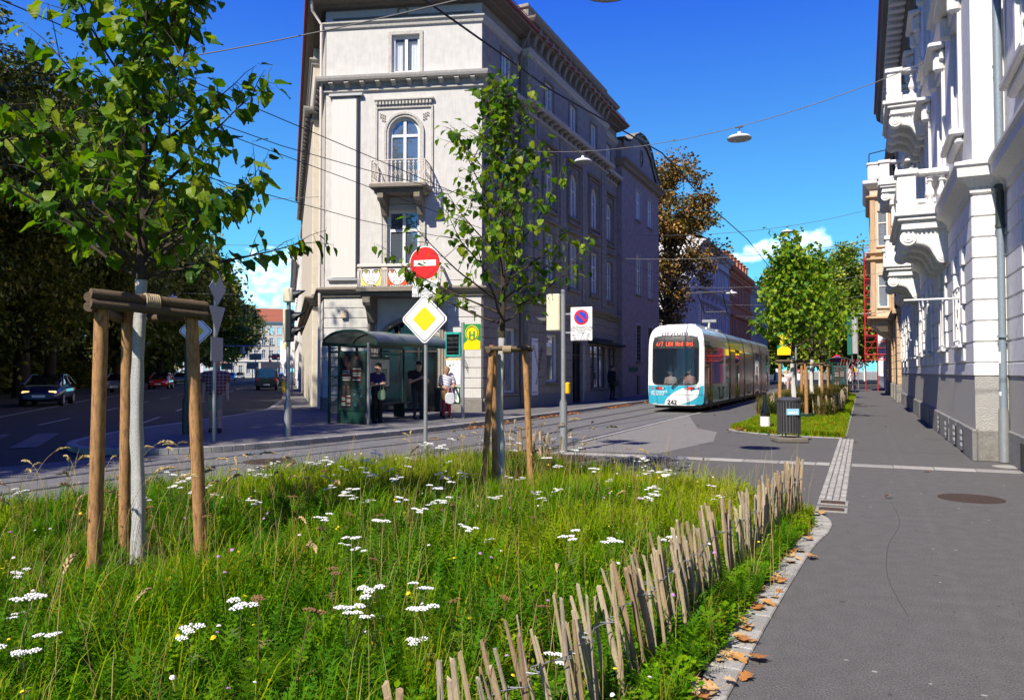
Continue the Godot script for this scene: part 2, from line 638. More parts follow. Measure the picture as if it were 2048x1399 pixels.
func make_materials() -> void:
	var grain := noise_tex("grain", 0.16, 3, 0.50, 1.0, FastNoiseLite.TYPE_SIMPLEX_SMOOTH, 0.86)
	var blotch := noise_tex("blotch", 0.014, 5, 0.84, 1.0)
	var soft := noise_tex("soft", 0.02, 4, 0.92, 1.0)
	var speck := noise_tex("speck", 0.35, 2, 0.45, 1.0, FastNoiseLite.TYPE_CELLULAR)
	var streak := noise_tex("streak", 0.03, 4, 0.88, 1.0)
	var rough_b := noise_tex("rough_bump", 0.12, 4, 0.0, 1.0)
	var pebble := noise_tex("pebble", 0.11, 2, 0.25, 1.0)
	var s := Vector3.ONE
	mat("asphalt_dark", Color(0.052, 0.051, 0.050), 0.9, {"fine": grain, "fs": s * 1.1, "coarse": blotch, "cs": s * 0.11, "bump": rough_b, "bs": 0.4})
	mat("pavement", Color(0.160, 0.157, 0.152), 0.92, {"fine": grain, "fs": s * 0.9, "coarse": noise_tex("faint", 0.03, 5, 0.90, 1.0), "cs": s * 0.31, "bump": rough_b, "bs": 0.9})
	mat("tram_road", Color(0.235, 0.232, 0.228), 0.9, {"fine": grain, "fs": s * 1.0, "coarse": blotch, "cs": s * 0.23, "bump": rough_b, "bs": 0.3})
	mat("dusty", Color(0.30, 0.29, 0.275), 0.95, {"fine": grain, "fs": s * 0.9, "coarse": streak, "cs": s * 0.35, "bump": rough_b, "bs": 0.3})
	mat("sidewalk", Color(0.23, 0.225, 0.215), 0.92, {"fine": grain, "fs": s * 1.2, "coarse": blotch, "cs": s * 0.2, "bump": rough_b, "bs": 0.3})
	for k in 3:
		mat("granite_%d" % k, Color(0.66, 0.645, 0.60) * [0.86, 1.0, 1.13][k], 0.85, {"fine": speck, "fs": s * 2.5, "coarse": soft, "cs": s * 0.9, "bump": rough_b, "bs": 0.2})
	mat("soil", Color(0.045, 0.035, 0.022), 1.0, {"fine": grain, "fs": s * 2.0, "bump": rough_b, "bs": 2.0})
	mat("road_paint", Color(0.55, 0.55, 0.52), 0.8, {"fine": streak, "fs": s * 2.0, "coarse": grain, "cs": s * 3.0})
	mat("rail_steel", Color(0.28, 0.28, 0.29), 0.35, {"metal": 0.8})
	mat("groove", Color(0.012, 0.012, 0.012), 0.9)
	mat("rust_iron", Color(0.10, 0.062, 0.045), 0.85, {"metal": 0.2, "fine": grain, "fs": s * 3.0, "coarse": blotch, "cs": s * 2.0, "bump": rough_b, "bs": 0.3})
	# plaster
	var sv := Vector3(0.5, 0.06, 0.5)
	mat("plaster_white", Color(0.66, 0.65, 0.61), 0.9, {"fine": soft, "fs": s * 0.25, "coarse": soft, "cs": Vector3(1.1, 0.1, 1.1), "bump": rough_b, "bs": 0.25})
	mat("plaster_trim", Color(0.63, 0.61, 0.55), 0.9, {"fine": blotch, "fs": s * 0.9, "coarse": streak, "cs": sv * 2.0, "bump": rough_b, "bs": 0.3})
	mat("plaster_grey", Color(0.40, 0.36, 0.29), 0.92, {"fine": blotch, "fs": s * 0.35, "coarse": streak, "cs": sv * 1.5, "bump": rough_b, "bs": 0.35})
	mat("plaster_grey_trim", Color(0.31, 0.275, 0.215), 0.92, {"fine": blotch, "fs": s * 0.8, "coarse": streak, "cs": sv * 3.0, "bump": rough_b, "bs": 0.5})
	mat("plaster_lilac", Color(0.40, 0.335, 0.315), 0.92, {"fine": blotch, "fs": s * 0.3, "coarse": streak, "cs": sv * 1.3, "bump": rough_b, "bs": 0.4})
	mat("plinth", Color(0.55, 0.52, 0.47), 0.95, {"fine": speck, "fs": s * 1.2, "coarse": blotch, "cs": s * 0.8, "bump": rough_b, "bs": 1.2})
	mat("plinth_dark", Color(0.40, 0.395, 0.38), 0.95, {"fine": blotch, "fs": s * 1.7, "coarse": streak, "cs": Vector3(1.2, 0.4, 1.2), "bump": rough_b, "bs": 2.0})
	mat("facade_white", Color(0.90, 0.895, 0.88), 0.9, {"fine": soft, "fs": s * 0.6, "coarse": streak, "cs": sv, "bump": rough_b, "bs": 0.2})
	mat("facade_trim", Color(0.88, 0.865, 0.83), 0.9, {"fine": soft, "fs": s * 1.3, "coarse": streak, "cs": sv * 2.0, "bump": rough_b, "bs": 0.25})
	mat("roughcast", Color(0.80, 0.775, 0.73), 0.97, {"fine": noise_tex("roughcast", 0.13, 3, 0.42, 1.0, FastNoiseLite.TYPE_SIMPLEX_SMOOTH, 0.8), "fs": s * 0.9, "bump": pebble, "bs": 3.5})
	mat("sandstone", Color(0.62, 0.42, 0.25), 0.9, {"fine": soft, "fs": s * 0.5, "coarse": streak, "cs": sv, "bump": rough_b, "bs": 0.3})
	mat("sandstone_pale", Color(0.68, 0.58, 0.43), 0.9, {"fine": soft, "fs": s * 0.5, "coarse": streak, "cs": sv})
	mat("row_blue", Color(0.60, 0.60, 0.64), 0.9, {"fine": soft, "fs": s * 0.3, "coarse": streak, "cs": sv})
	mat("row_red", Color(0.58, 0.22, 0.11), 0.9, {"fine": soft, "fs": s * 0.3, "coarse": streak, "cs": sv})
	mat("row_grey", Color(0.50, 0.49, 0.48), 0.9, {"fine": soft, "fs": s * 0.3, "coarse": streak, "cs": sv})
	mat("white_paint", Color(0.78, 0.77, 0.74), 0.45, {"fine": soft, "fs": s * 1.5})
	mat("grey_frame", Color(0.42, 0.42, 0.42), 0.5)
	mat("dark_wood", Color(0.035, 0.028, 0.022), 0.6)
	mat("window_glass", Color(0.62, 0.70, 0.78), 0.03, {"metal": 0.75, "coat": 1.0})
	mat("window_front", Color(0.24, 0.30, 0.36), 0.03, {"metal": 0.7, "coat": 1.0})
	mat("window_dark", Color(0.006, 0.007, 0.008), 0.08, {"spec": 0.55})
	mat("curtain", Color(0.62, 0.64, 0.66), 0.9)
	clear_glass("clear_glass", Color(0.75, 0.85, 0.85), 0.12)
	mat("roof_red", Color(0.30, 0.045, 0.028), 0.55, {"fine": soft, "fs": s * 0.8, "coarse": streak, "cs": sv * 4.0})
	mat("roof_tile", Color(0.34, 0.10, 0.045), 0.85, {"fine": blotch, "fs": s * 0.8})
	mat("eave_dark", Color(0.045, 0.038, 0.032), 0.85, {"fine": blotch, "fs": s * 0.6})
	mat("pipe_grey", Color(0.27, 0.33, 0.38), 0.5, {"metal": 0.15, "fine": streak, "fs": Vector3(3, 0.6, 3), "coarse": soft, "cs": s * 2.0})
	mat("pipe_dark", Color(0.05, 0.065, 0.06), 0.5, {"metal": 0.1})
	mat("galvanised", Color(0.46, 0.48, 0.50), 0.45, {"metal": 0.55, "fine": soft, "fs": s * 3.0, "coarse": streak, "cs": Vector3(2, 0.3, 2)})
	mat("dark_steel", Color(0.045, 0.047, 0.05), 0.5, {"metal": 0.3})
	mat("bin_steel", Color(0.10, 0.10, 0.105), 0.4, {"metal": 0.5})
	mat("wire_black", Color(0.012, 0.012, 0.013), 0.6)
	mat("wire_grey", Color(0.16, 0.155, 0.15), 0.6, {"metal": 0.3})
	mat("iron_white", Color(0.62, 0.57, 0.50), 0.6)
	mat("iron_black", Color(0.012, 0.012, 0.013), 0.5)
	mat("shelter_green", Color(0.012, 0.055, 0.042), 0.4, {"metal": 0.1})
	mat("sign_green", Color(0.012, 0.21, 0.055), 0.45)
	mat("sign_yellow", Color(0.80, 0.56, 0.0), 0.4)
	mat("sign_red", Color(0.68, 0.008, 0.006), 0.4)
	mat("sign_white", Color(0.80, 0.81, 0.82), 0.4)
	mat("sign_blue", Color(0.02, 0.05, 0.45), 0.4)
	mat("sign_back", Color(0.34, 0.35, 0.36), 0.5, {"metal": 0.3})
	mat("print_black", Color(0.012, 0.012, 0.013), 0.6)
	mat("print_white", Color(0.80, 0.81, 0.82), 0.6)
	mat("signal_cream", Color(0.68, 0.63, 0.44), 0.5)
	mat("signal_black", Color(0.014, 0.017, 0.019), 0.4)
	mat("amber_box", Color(0.75, 0.42, 0.0), 0.5)
	mat("lamp_white", Color(0.72, 0.72, 0.70), 0.4)
	mat("concrete", Color(0.40, 0.36, 0.30), 0.95, {"fine": speck, "fs": s * 2.5, "coarse": blotch, "cs": s, "bump": rough_b, "bs": 1.0})
	var sw := Vector3(1, 1, 1)
	mat("wood_post", Color(0.64, 0.335, 0.125), 0.75, {"world": false, "fine": noise_tex("wood_rings", 0.016, 3, 0.50, 1.0, FastNoiseLite.TYPE_SIMPLEX_SMOOTH, 0.88), "fs": Vector3(4.0, 0.9, 4.0), "coarse": noise_tex("wood_fine", 0.09, 2, 0.72, 1.0), "cs": Vector3(6, 0.5, 6), "bump": noise_tex("wood_fine", 0.09, 2, 0.72, 1.0), "bs": 0.3})
	mat("wood_grey", Color(0.20, 0.135, 0.08), 0.85, {"world": false, "fine": noise_tex("wood_rings", 0.016, 3, 0.40, 1.0), "fs": Vector3(0.8, 7.0, 7.0), "coarse": noise_tex("wood_fine", 0.09, 2, 0.72, 1.0), "cs": Vector3(0.7, 8, 8)})
	for k in 4:
		mat("pale_%d" % k, [Color(0.58, 0.44, 0.27), Color(0.66, 0.54, 0.36), Color(0.44, 0.31, 0.18), Color(0.50, 0.42, 0.31)][k], 0.85, {"world": false, "fine": noise_tex("wood_fine", 0.09, 2, 0.72, 1.0), "fs": Vector3(9, 0.9, 9), "coarse": noise_tex("blotch", 0.014, 5, 0.84, 1.0), "cs": Vector3(5, 1.2, 5), "bump": noise_tex("wood_fine", 0.09, 2, 0.72, 1.0), "bs": 0.5})
	mat("rope", Color(0.34, 0.27, 0.17), 0.95)
	mat("lime_wash", Color(0.84, 0.84, 0.82), 0.95, {"fine": noise_tex("wash", 0.05, 4, 0.70, 1.0, FastNoiseLite.TYPE_SIMPLEX_SMOOTH, 0.98), "fs": Vector3(4, 2.0, 4), "bump": rough_b, "bs": 2.0})
	mat("bark_young", Color(0.13, 0.095, 0.06), 0.9, {"fine": grain, "fs": Vector3(5, 2, 5), "coarse": blotch, "cs": s * 4.0, "bump": rough_b, "bs": 1.5})
	mat("bark_dark", Color(0.045, 0.036, 0.028), 0.95, {"fine": blotch, "fs": Vector3(2, 0.5, 2), "bump": rough_b, "bs": 3.0})
	mat("leaf", Color(1, 1, 1), 0.45, {"vc": true, "spec": 0.35, "back": Color(0.9, 1.0, 0.35)})
	mat("leaf_far", Color(1, 1, 1), 0.6, {"vc": true, "back": Color(0.55, 0.6, 0.25)})
	mat("blade", Color(1, 1, 1), 0.7, {"vc": true, "spec": 0.2, "back": Color(0.85, 0.95, 0.15)})
	mat("dry", Color(1, 1, 1), 0.8, {"vc": true, "back": Color(0.4, 0.35, 0.2)})
	mat("petal", Color(0.82, 0.82, 0.80), 0.8, {"back": Color(0.5, 0.5, 0.5)})
	mat("skin", Color(0.50, 0.30, 0.21), 0.6, {"vc": true})
	mat("cloth", Color(1, 1, 1), 0.85, {"vc": true})
	mat("tyre", Color(0.012, 0.012, 0.012), 0.8)
	mat("rim_silver", Color(0.42, 0.42, 0.43), 0.35, {"metal": 0.7})
	mat("plastic_black", Color(0.015, 0.015, 0.016), 0.5)
	mat("car_glass", Color(0.008, 0.010, 0.012), 0.03, {"spec": 0.8, "coat": 1.0})

# ---------------------------------------------------------------- ground
func sheet(mb: Mb, poly: Array, y: float) -> void:
	var p := PackedVector2Array(poly)
	var ix := Geometry2D.triangulate_polygon(p)
	for i in range(0, ix.size(), 3):
		var a := p[ix[i]]; var b := p[ix[i + 1]]; var d := p[ix[i + 2]]
		var A := Vector3(a.x, y, a.y); var B := Vector3(b.x, y, b.y); var D := Vector3(d.x, y, d.y)
		if (B - A).cross(D - A).y < 0: mb.tri(A, D, B)
		else: mb.tri(A, B, D)

func ribbon(mb: Mb, pts: Array, wd: float, y: float, off := 0.0) -> void: # strip along a plan path of Vector2(x, z)
	var L := []; var R := []
	for i in pts.size():
		var d: Vector2 = (pts[mini(i + 1, pts.size() - 1)] - pts[maxi(i - 1, 0)]).normalized()
		var nn := Vector2(-d.y, d.x)
		var a: Vector2 = pts[i] + nn * (off - wd / 2); var b: Vector2 = pts[i] + nn * (off + wd / 2)
		L.append(Vector3(a.x, y, a.y)); R.append(Vector3(b.x, y, b.y))
	for i in pts.size() - 1:
		var q := [L[i], L[i + 1], R[i + 1], R[i]]
		if (q[1] - q[0]).cross(q[2] - q[0]).y > 0: mb.quad(q[0], q[1], q[2], q[3])
		else: mb.quad(q[3], q[2], q[1], q[0])

func curve(pts: Array, n := 6) -> Array: # smooth path through points
	var o := []
	for i in pts.size() - 1:
		var p0 = pts[maxi(i - 1, 0)]; var p3 = pts[mini(i + 2, pts.size() - 1)]
		for k in n: o.append(pts[i].cubic_interpolate(pts[i + 1], p0, p3, float(k) / n))
	o.append(pts[-1])
	return o

const AV := Vector2(-0.663, -0.749) # along the avenue
const AN := Vector2(0.749, -0.663)  # towards the corner building's side
const PL := Vector2(-18.6, -23.03)
const PR := Vector2(-12.8, -24.9)
func av(u: float, v: float) -> Vector2: return PL + AV * u + AN * v
func av3(u: float, v: float, y := 0.0) -> Vector3:
	var p := av(u, v)
	return Vector3(p.x, y, p.y)

var bed := []
var bed_edge := []
var isle := []
var isle_edge := []

func ground() -> void:
	var g := Mb.new()
	sheet(g, [Vector2(-1500, 300), Vector2(1500, 300), Vector2(1500, -1500), Vector2(-1500, -1500)], 0.0)
	struct("ground", g, mats.asphalt_dark)
	# tram street
	var kerb := curve([Vector2(-10.2, -75), Vector2(-10.2, -40), Vector2(-10.22, -25), Vector2(-10.4, -18), Vector2(-10.85, -14.6), Vector2(-11.3, -12.2), Vector2(-11.8, -10.9), Vector2(-12.6, -10.15), Vector2(-13.9, -9.9), Vector2(-15.4, -10.8), Vector2(-17.0, -13.4), Vector2(-18.6, -17.4), Vector2(-20.4, -21.3), av(3, -2.0), av(12, -1.6)])
	kerb.append(av(300, -1.4))
	var road := [Vector2(-5.75, -75), Vector2(-5.75, -16), Vector2(-6.6, -11.4), Vector2(-7.0, -9.4), Vector2(-7.4, -7), Vector2(-8.6, -4.5), Vector2(-9.8, -2.5), Vector2(-11.5, 0), Vector2(-14, 5), Vector2(-16.5, 5), Vector2(-14.0, -3), Vector2(-13.0, -8.5), Vector2(-12.75, -10.0)]
	for i in range(kerb.size() - 1, -1, -1):
		if kerb[i].x > -12.7 and kerb[i].y > -75.5: road.append(kerb[i])
	g = Mb.new()
	sheet(g, road, 0.004)
	struct("tram_road", g, mats.tram_road)
	# near pavement
	g = Mb.new()
	sheet(g, [Vector2(-5.68, -75), Vector2(-5.68, -14.4), Vector2(-6.2, -12.2), Vector2(-5.0, 9), Vector2(30, 9), Vector2(30, -12), Vector2(2.6, -12), Vector2(2.6, -75)], 0.008)
	struct("pavement", g, mats.pavement)
	g = Mb.new()
	sheet(g, [Vector2(-5.70, -27.5), Vector2(-5.70, -14.4), Vector2(-5.2, -14.2), Vector2(-3.6, -14.6), Vector2(-3.1, -17.6), Vector2(-3.5, -20.4), Vector2(-4.2, -21.4)], 0.012)
	struct("pavement_patch", g, mats.dusty)
	# far pavement with kerb
	var side := []
	for p in kerb: side.append(p)
	side.append(av(300, 60)); side.append(Vector2(-100, -120)); side.append(Vector2(-13.5, -75))
	g = Mb.new()
	sheet(g, side, 0.12)
	struct("far_pavement", g, mats.sidewalk)
	var run := 0
	for i in kerb.size() - 2:
		var a: Vector2 = kerb[i]; var b: Vector2 = kerb[i + 1]
		var cnt := maxi(1, int(a.distance_to(b) / 1.3))
		for k in cnt:
			var p := a.lerp(b, float(k) / cnt + 0.004); var q := a.lerp(b, float(k + 1) / cnt - 0.004)
			var d := (q - p).normalized()
			var st := Mb.new()
			st.xf = Transform3D(Basis(Vector3(d.x, 0, d.y), UP, Vector3(d.x, 0, d.y).cross(UP)), Vector3(p.x, 0, p.y))
			st.bev(Vector3(0, 0.0, -0.05), Vector3(p.distance_to(q), 0.128, 0.12), 0.012)
			if run == 0:
				kerb_root = struct("far_kerb", st, mats.granite_0)
			else:
				part("kerbstone", st, mats["granite_%d" % (run % 2)], kerb_root)
			run += 1
	# rails
	var rails := [[Vector2(-5.95, -75), Vector2(-5.95, -17), Vector2(-6.45, -12.6), Vector2(-7.05, -9.8), Vector2(-7.45, -6), Vector2(-8.4, -2), Vector2(-10, 3)], [Vector2(-7.39, -75), Vector2(-7.39, -20), Vector2(-7.6, -15.5), Vector2(-7.95, -11.6), Vector2(-8.4, -8.8), Vector2(-8.72, -5.8), Vector2(-9.5, -2), Vector2(-11, 3)], [Vector2(-8.5, -75), Vector2(-8.5, -24), Vector2(-8.95, -16.5), Vector2(-9.6, -12.2), Vector2(-10.05, -9), Vector2(-10.2, -6), Vector2(-10.9, -2), Vector2(-12.3, 3)], [Vector2(-9.88, -75), Vector2(-9.88, -24), Vector2(-10.1, -18), Vector2(-10.55, -13), Vector2(-11.0, -9.4), Vector2(-11.2, -6.4), Vector2(-12.1, -2), Vector2(-13.6, 3)]]
	for r in rails:
		var path := curve(r, 8)
		var ra := Mb.new()
		ribbon(ra, path, 0.055, 0.010)
		var rail := struct("road_rail", ra, mats.rail_steel)
		for s in [[-0.05, 0.04], [0.042, 0.03]]:
			var gr := Mb.new()
			ribbon(gr, path, s[1], 0.008, s[0])
			part("rail_groove", gr, mats.groove, rail)
	# markings
	for l in [[[Vector2(-5.40, -52), Vector2(-5.55, -42), Vector2(-5.76, -28), Vector2(-5.82, -16.2)], 0.12], [[av(-3, -10.7), av(18, -12.0), av(60, -12.2), av(160, -12.2)], 0.12], [[av(-11.5, -6.6), av(-7.5, -7.2)], 0.5], [[av(-11.5, -7.7), av(-7.5, -8.3)], 0.5], [[av(-11.5, -8.8), av(-7.5, -9.4)], 0.5], [[av(-11.5, -9.9), av(-7.5, -10.5)], 0.5], [[av(-11.5, -11.0), av(-7.5, -11.6)], 0.5]]:
		g = Mb.new()
		ribbon(g, l[0], l[1], 0.016)
		struct("road_marking", g, mats.road_paint if l[1] < 0.3 else mats.tram_road)
	for k in 16:
		for vv in [-5.6, -8.4]:
			g = Mb.new()
			ribbon(g, [av(-4 + k * 7.5, vv), av(-0.5 + k * 7.5, vv)], 0.12, 0.016)
			struct("road_marking", g, mats.road_paint)
	for k in 5:
		g = Mb.new()
		ribbon(g, [Vector2(-5.0, -54 - k * 5), Vector2(-5.0, -56.5 - k * 5)], 0.14, 0.016)
		struct("road_marking", g, mats.road_paint)
	# granite slab strip across the pavement
	var strip: MeshInstance3D = null
	for k in 14:
		var x0 := -5.55 + k * 0.6
		var z0 := -13.74 - k * 0.030
		g = Mb.new()
		g.bev(Vector3(x0 + (0.006 if k != 9 else -0.035), -0.02, z0), Vector3(x0 + (0.594 if k != 8 else 0.22), 0.014, z0 - 0.36), 0.006)
		if strip == null: strip = struct("slab_strip_pavement", g, mats.granite_1)
		else: part("slab", g, mats["granite_%d" % (k % 3)], strip)
	# cobbles along the pavement
	var cob: MeshInstance3D = null
	for i in 74:
		var z := -10.12 - i * 0.128
		if z < -19.6: break
		for j in 4:
			var x := -0.52 + j * 0.081
			g = Mb.new()
			var e := rng.randf_range(-0.004, 0.004)
			g.bev(Vector3(x + 0.004, -0.02, z - 0.004 + e), Vector3(x + 0.077, 0.014 + rng.randf_range(-0.003, 0.004), z - 0.124 + e), 0.009)
			if cob == null: cob = struct("cobble_strip_pavement", g, mats.granite_1)
			else: part("cobble", g, mats["granite_%d" % (rng.randi() % 3)], cob)
	# planting bed with its granite edge
	bed = curve([Vector2(-0.95, 2.0), Vector2(-0.80, -1.5), Vector2(-0.70, -3.8), Vector2(-0.62, -5.5), Vector2(-0.50, -7.4), Vector2(-0.40, -8.2), Vector2(-0.42, -8.8), Vector2(-0.66, -9.2), Vector2(-1.4, -9.65), Vector2(-2.6, -10.4), Vector2(-4.0, -11.3), Vector2(-5.2, -12.2), Vector2(-5.8, -12.45), Vector2(-6.3, -11.9), Vector2(-6.75, -10.6), Vector2(-7.05, -9.0), Vector2(-7.35, -7.4), Vector2(-7.9, -6.0), Vector2(-8.7, -4.4), Vector2(-9.7, -2.6), Vector2(-11.2, -0.4), Vector2(-12.6, 2.0)], 5)
	g = Mb.new()
	sheet(g, bed, 0.020)
	struct("planting_bed_ground", g, mats.soil)
	edge_stones("bed_edge_kerb", bed, 0.17)
	isle = curve([Vector2(-0.44, -19.75), Vector2(-1.4, -19.9), Vector2(-2.4, -20.3), Vector2(-3.15, -21.1), Vector2(-3.3, -21.9), Vector2(-3.2, -24.0), Vector2(-3.3, -32), Vector2(-3.5, -46), Vector2(-3.4, -56), Vector2(-2.0, -57.5), Vector2(-0.6, -56.5), Vector2(-0.44, -46), Vector2(-0.44, -30), Vector2(-0.44, -20.2)], 4)
	g = Mb.new()
	sheet(g, isle, 0.020)
	struct("island_ground", g, mats.soil)
	edge_stones("island_edge_kerb", isle, 0.16)
	# covers set into the ground
	for q in [[Vector3(1.22, 0.008, -11.07), 0.33, "round rusty manhole cover in the asphalt near the right wall", ], [Vector3(-4.9, 0.008, -13.1), 0.45, "wide rusty manhole cover beside the pole with the parking sign"], [Vector3(2.2, 0.008, -15.0), 0.2, "small pale round cover at the foot of the white building"], [Vector3(-9.6, 0.004, -10.4), 0.4, "dark manhole cover in the tram street near the far kerb"]]:
		g = Mb.new()
		g.lathe([Vector2(q[1] + 0.04, 0.0), Vector2(q[1] + 0.04, 0.006), Vector2(q[1] + 0.01, 0.007), Vector2(q[1], 0.002)], 32)
		var mh := thing("manhole_cover", q[2], "manhole cover", q[0])
		part("cover_ring", g, mats.granite_0 if q[1] == 0.2 else mats.rust_iron, mh)
		g = Mb.new()
		g.lathe([Vector2(q[1], 0.003), Vector2(q[1] - 0.02, 0.007), Vector2(0.0, 0.007)], 32)
		for a in 5:
			for b in 5:
				if Vector2(a - 2, b - 2).length() < 2.6:
					var p := Vector3((a - 2) * q[1] * 0.33, 0.0075, (b - 2) * q[1] * 0.33)
					g.bev(p - Vector3(q[1] * 0.1, 0.002, q[1] * 0.1), p + Vector3(q[1] * 0.1, 0.003, q[1] * 0.1), 0.002)
		part("cover_plate", g, mats.granite_1 if q[1] == 0.2 else mats.rust_iron, mh)
	for q in [[-9.98, "rusty drain grate at the end of the cobbled strip"], [-9.48, "rusty drain grate nearest the end of the picket fence"]]:
		var gr := thing("drain_grate", q[1], "drain", Vector3(-0.34, 0.01, q[0]))
		g = Mb.new()
		for s in [[-0.17, -0.135], [0.135, 0.17]]: g.bev(Vector3(s[0], -0.01, -0.15), Vector3(s[1], 0.014, 0.15), 0.004)
		for s in [[-0.15, -0.13], [0.13, 0.15]]: g.bev(Vector3(-0.134, -0.01, s[0]), Vector3(0.134, 0.014, s[1]), 0.004)
		part("frame", g, mats.granite_0, gr)
		g = Mb.new()
		g.bev(Vector3(-0.13, -0.01, -0.128), Vector3(0.13, 0.006, 0.128), 0.004)
		for k in 9: g.bev(Vector3(-0.12, 0.0, -0.12 + k * 0.029), Vector3(-0.004, 0.012, -0.104 + k * 0.029), 0.003)
		for k in 9: g.bev(Vector3(0.004, 0.0, -0.12 + k * 0.029), Vector3(0.12, 0.012, -0.104 + k * 0.029), 0.003)
		part("grating", g, mats.rust_iron, gr)

var kerb_root: MeshInstance3D

func edge_stones(called: String, poly: Array, wd: float) -> void:
	var root: MeshInstance3D = null
	var i := 0
	var k := 0
	while i < poly.size() - 1:
		var a: Vector2 = poly[i]; var b: Vector2 = poly[i + 1]
		var len := a.distance_to(b)
		var cnt := maxi(1, int(len / 0.55)) if len > 0.8 else 1
		if a.y > 1.5 and b.y > 1.5:
			i += 1
			continue
		for j in cnt:
			var p := a.lerp(b, float(j) / cnt); var q := a.lerp(b, float(j + 1) / cnt)
			var d := (q - p).normalized()
			var st := Mb.new()
			st.xf = Transform3D(Basis(Vector3(d.x, 0, d.y), UP, Vector3(d.x, 0, d.y).cross(UP)), Vector3(p.x, 0, p.y))
			st.bev(Vector3(0.003, -0.05, -wd / 2), Vector3(p.distance_to(q) - 0.003, 0.026, wd / 2), 0.008)
			if root == null: root = struct(called, st, mats.granite_1)
			else: part("edge_stone", st, mats["granite_%d" % (k % 3)], root)
			k += 1
		i += 1

func more_materials() -> void:
	var soft = texs["soft"]; var streak = texs["streak"]; var blotch = texs["blotch"]
	mat("plaster_banner", Color(0.70, 0.68, 0.63), 0.9, {"fine": soft, "fs": Vector3(3.0, 0.05, 3.0)})
	mat("plaster_cream", Color(0.72, 0.66, 0.54), 0.9, {"fine": soft, "fs": Vector3.ONE * 0.5, "coarse": streak, "cs": Vector3(0.6, 0.08, 0.6)})
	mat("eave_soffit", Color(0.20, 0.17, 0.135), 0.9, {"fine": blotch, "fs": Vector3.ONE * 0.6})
	mat("window_blind", Color(0.40, 0.30, 0.12), 0.1, {"spec": 0.7, "coat": 1.0})
	clear_glass("window_blue", Color(0.6, 0.75, 0.85), 0.15)
	mat("window_pale", Color(0.42, 0.43, 0.42), 0.15, {"spec": 0.7, "coat": 0.6})
	mat("tarp_green", Color(0.02, 0.16, 0.12), 0.7)
	mat("row_pink", Color(0.55, 0.36, 0.30), 0.9)
	mat("leaf_dry", Color(1, 1, 1), 0.8, {"vc": true, "back": Color(0.4, 0.3, 0.15)})
	mat("groove_soft", Color(0.055, 0.053, 0.05), 0.95)

# ---------------------------------------------------------------- the corner building
func bracket(w: float, h: float, d: float) -> Mb: # a scrolled console: width along u, height, depth outwards; top at y = 0
	var g := Mb.new()
	var p := PackedVector2Array([Vector2(0, 0), Vector2(d, 0), Vector2(d, -h * 0.22), Vector2(d * 0.92, -h * 0.34), Vector2(d * 0.72, -h * 0.36), Vector2(d * 0.55, -h * 0.5), Vector2(d * 0.42, -h * 0.78), Vector2(d * 0.34, -h * 0.95), Vector2(d * 0.16, -h), Vector2(0, -h * 0.92)])
	g.xf = Transform3D(Basis(Vector3(0, 0, 1), Vector3(0, 1, 0), Vector3(-1, 0, 0)), Vector3.ZERO)
	g.prism(p, -w / 2, w / 2)
	g.xf = Transform3D()
	return g

func put(parent: Node3D, called: String, g: Mb, m: Material, f: Transform3D) -> MeshInstance3D:
	var o := Mb.new()
	o.xf = f
	o.add(g, Transform3D())
	return part(called, o, m, parent)

func brackets(parent: Node3D, f: Transform3D, u0: float, u1: float, n: int, y: float, w: float, h: float, d: float, m: Material, called := "bracket") -> void:
	var me := bracket(w, h, d).mesh()
	for k in n:
		var o := MeshInstance3D.new()
		o.name = called
		o.mesh = me
		o.material_override = m
		o.transform = f * Transform3D(Basis(), Vector3(u0 + (u1 - u0) * (k + 0.5) / n, y, 0))
		parent.add_child(o, true)

func pipe(parent: Node3D, pts: Array, r: float, m: Material, called := "drainpipe") -> MeshInstance3D:
	var g := Mb.new()
	g.tube(pts, [r], 12)
	for i in pts.size() - 1:
		var L: float = pts[i].distance_to(pts[i + 1])
		var d: Vector3 = (pts[i + 1] - pts[i]).normalized()
		for k in int(L / 2.2):
			var c: Vector3 = pts[i] + d * (2.2 * k + 1.1)
			g.tube([c - d * 0.025, c + d * 0.025], [r * 1.16], 12)
	return part(called, g, m, parent)

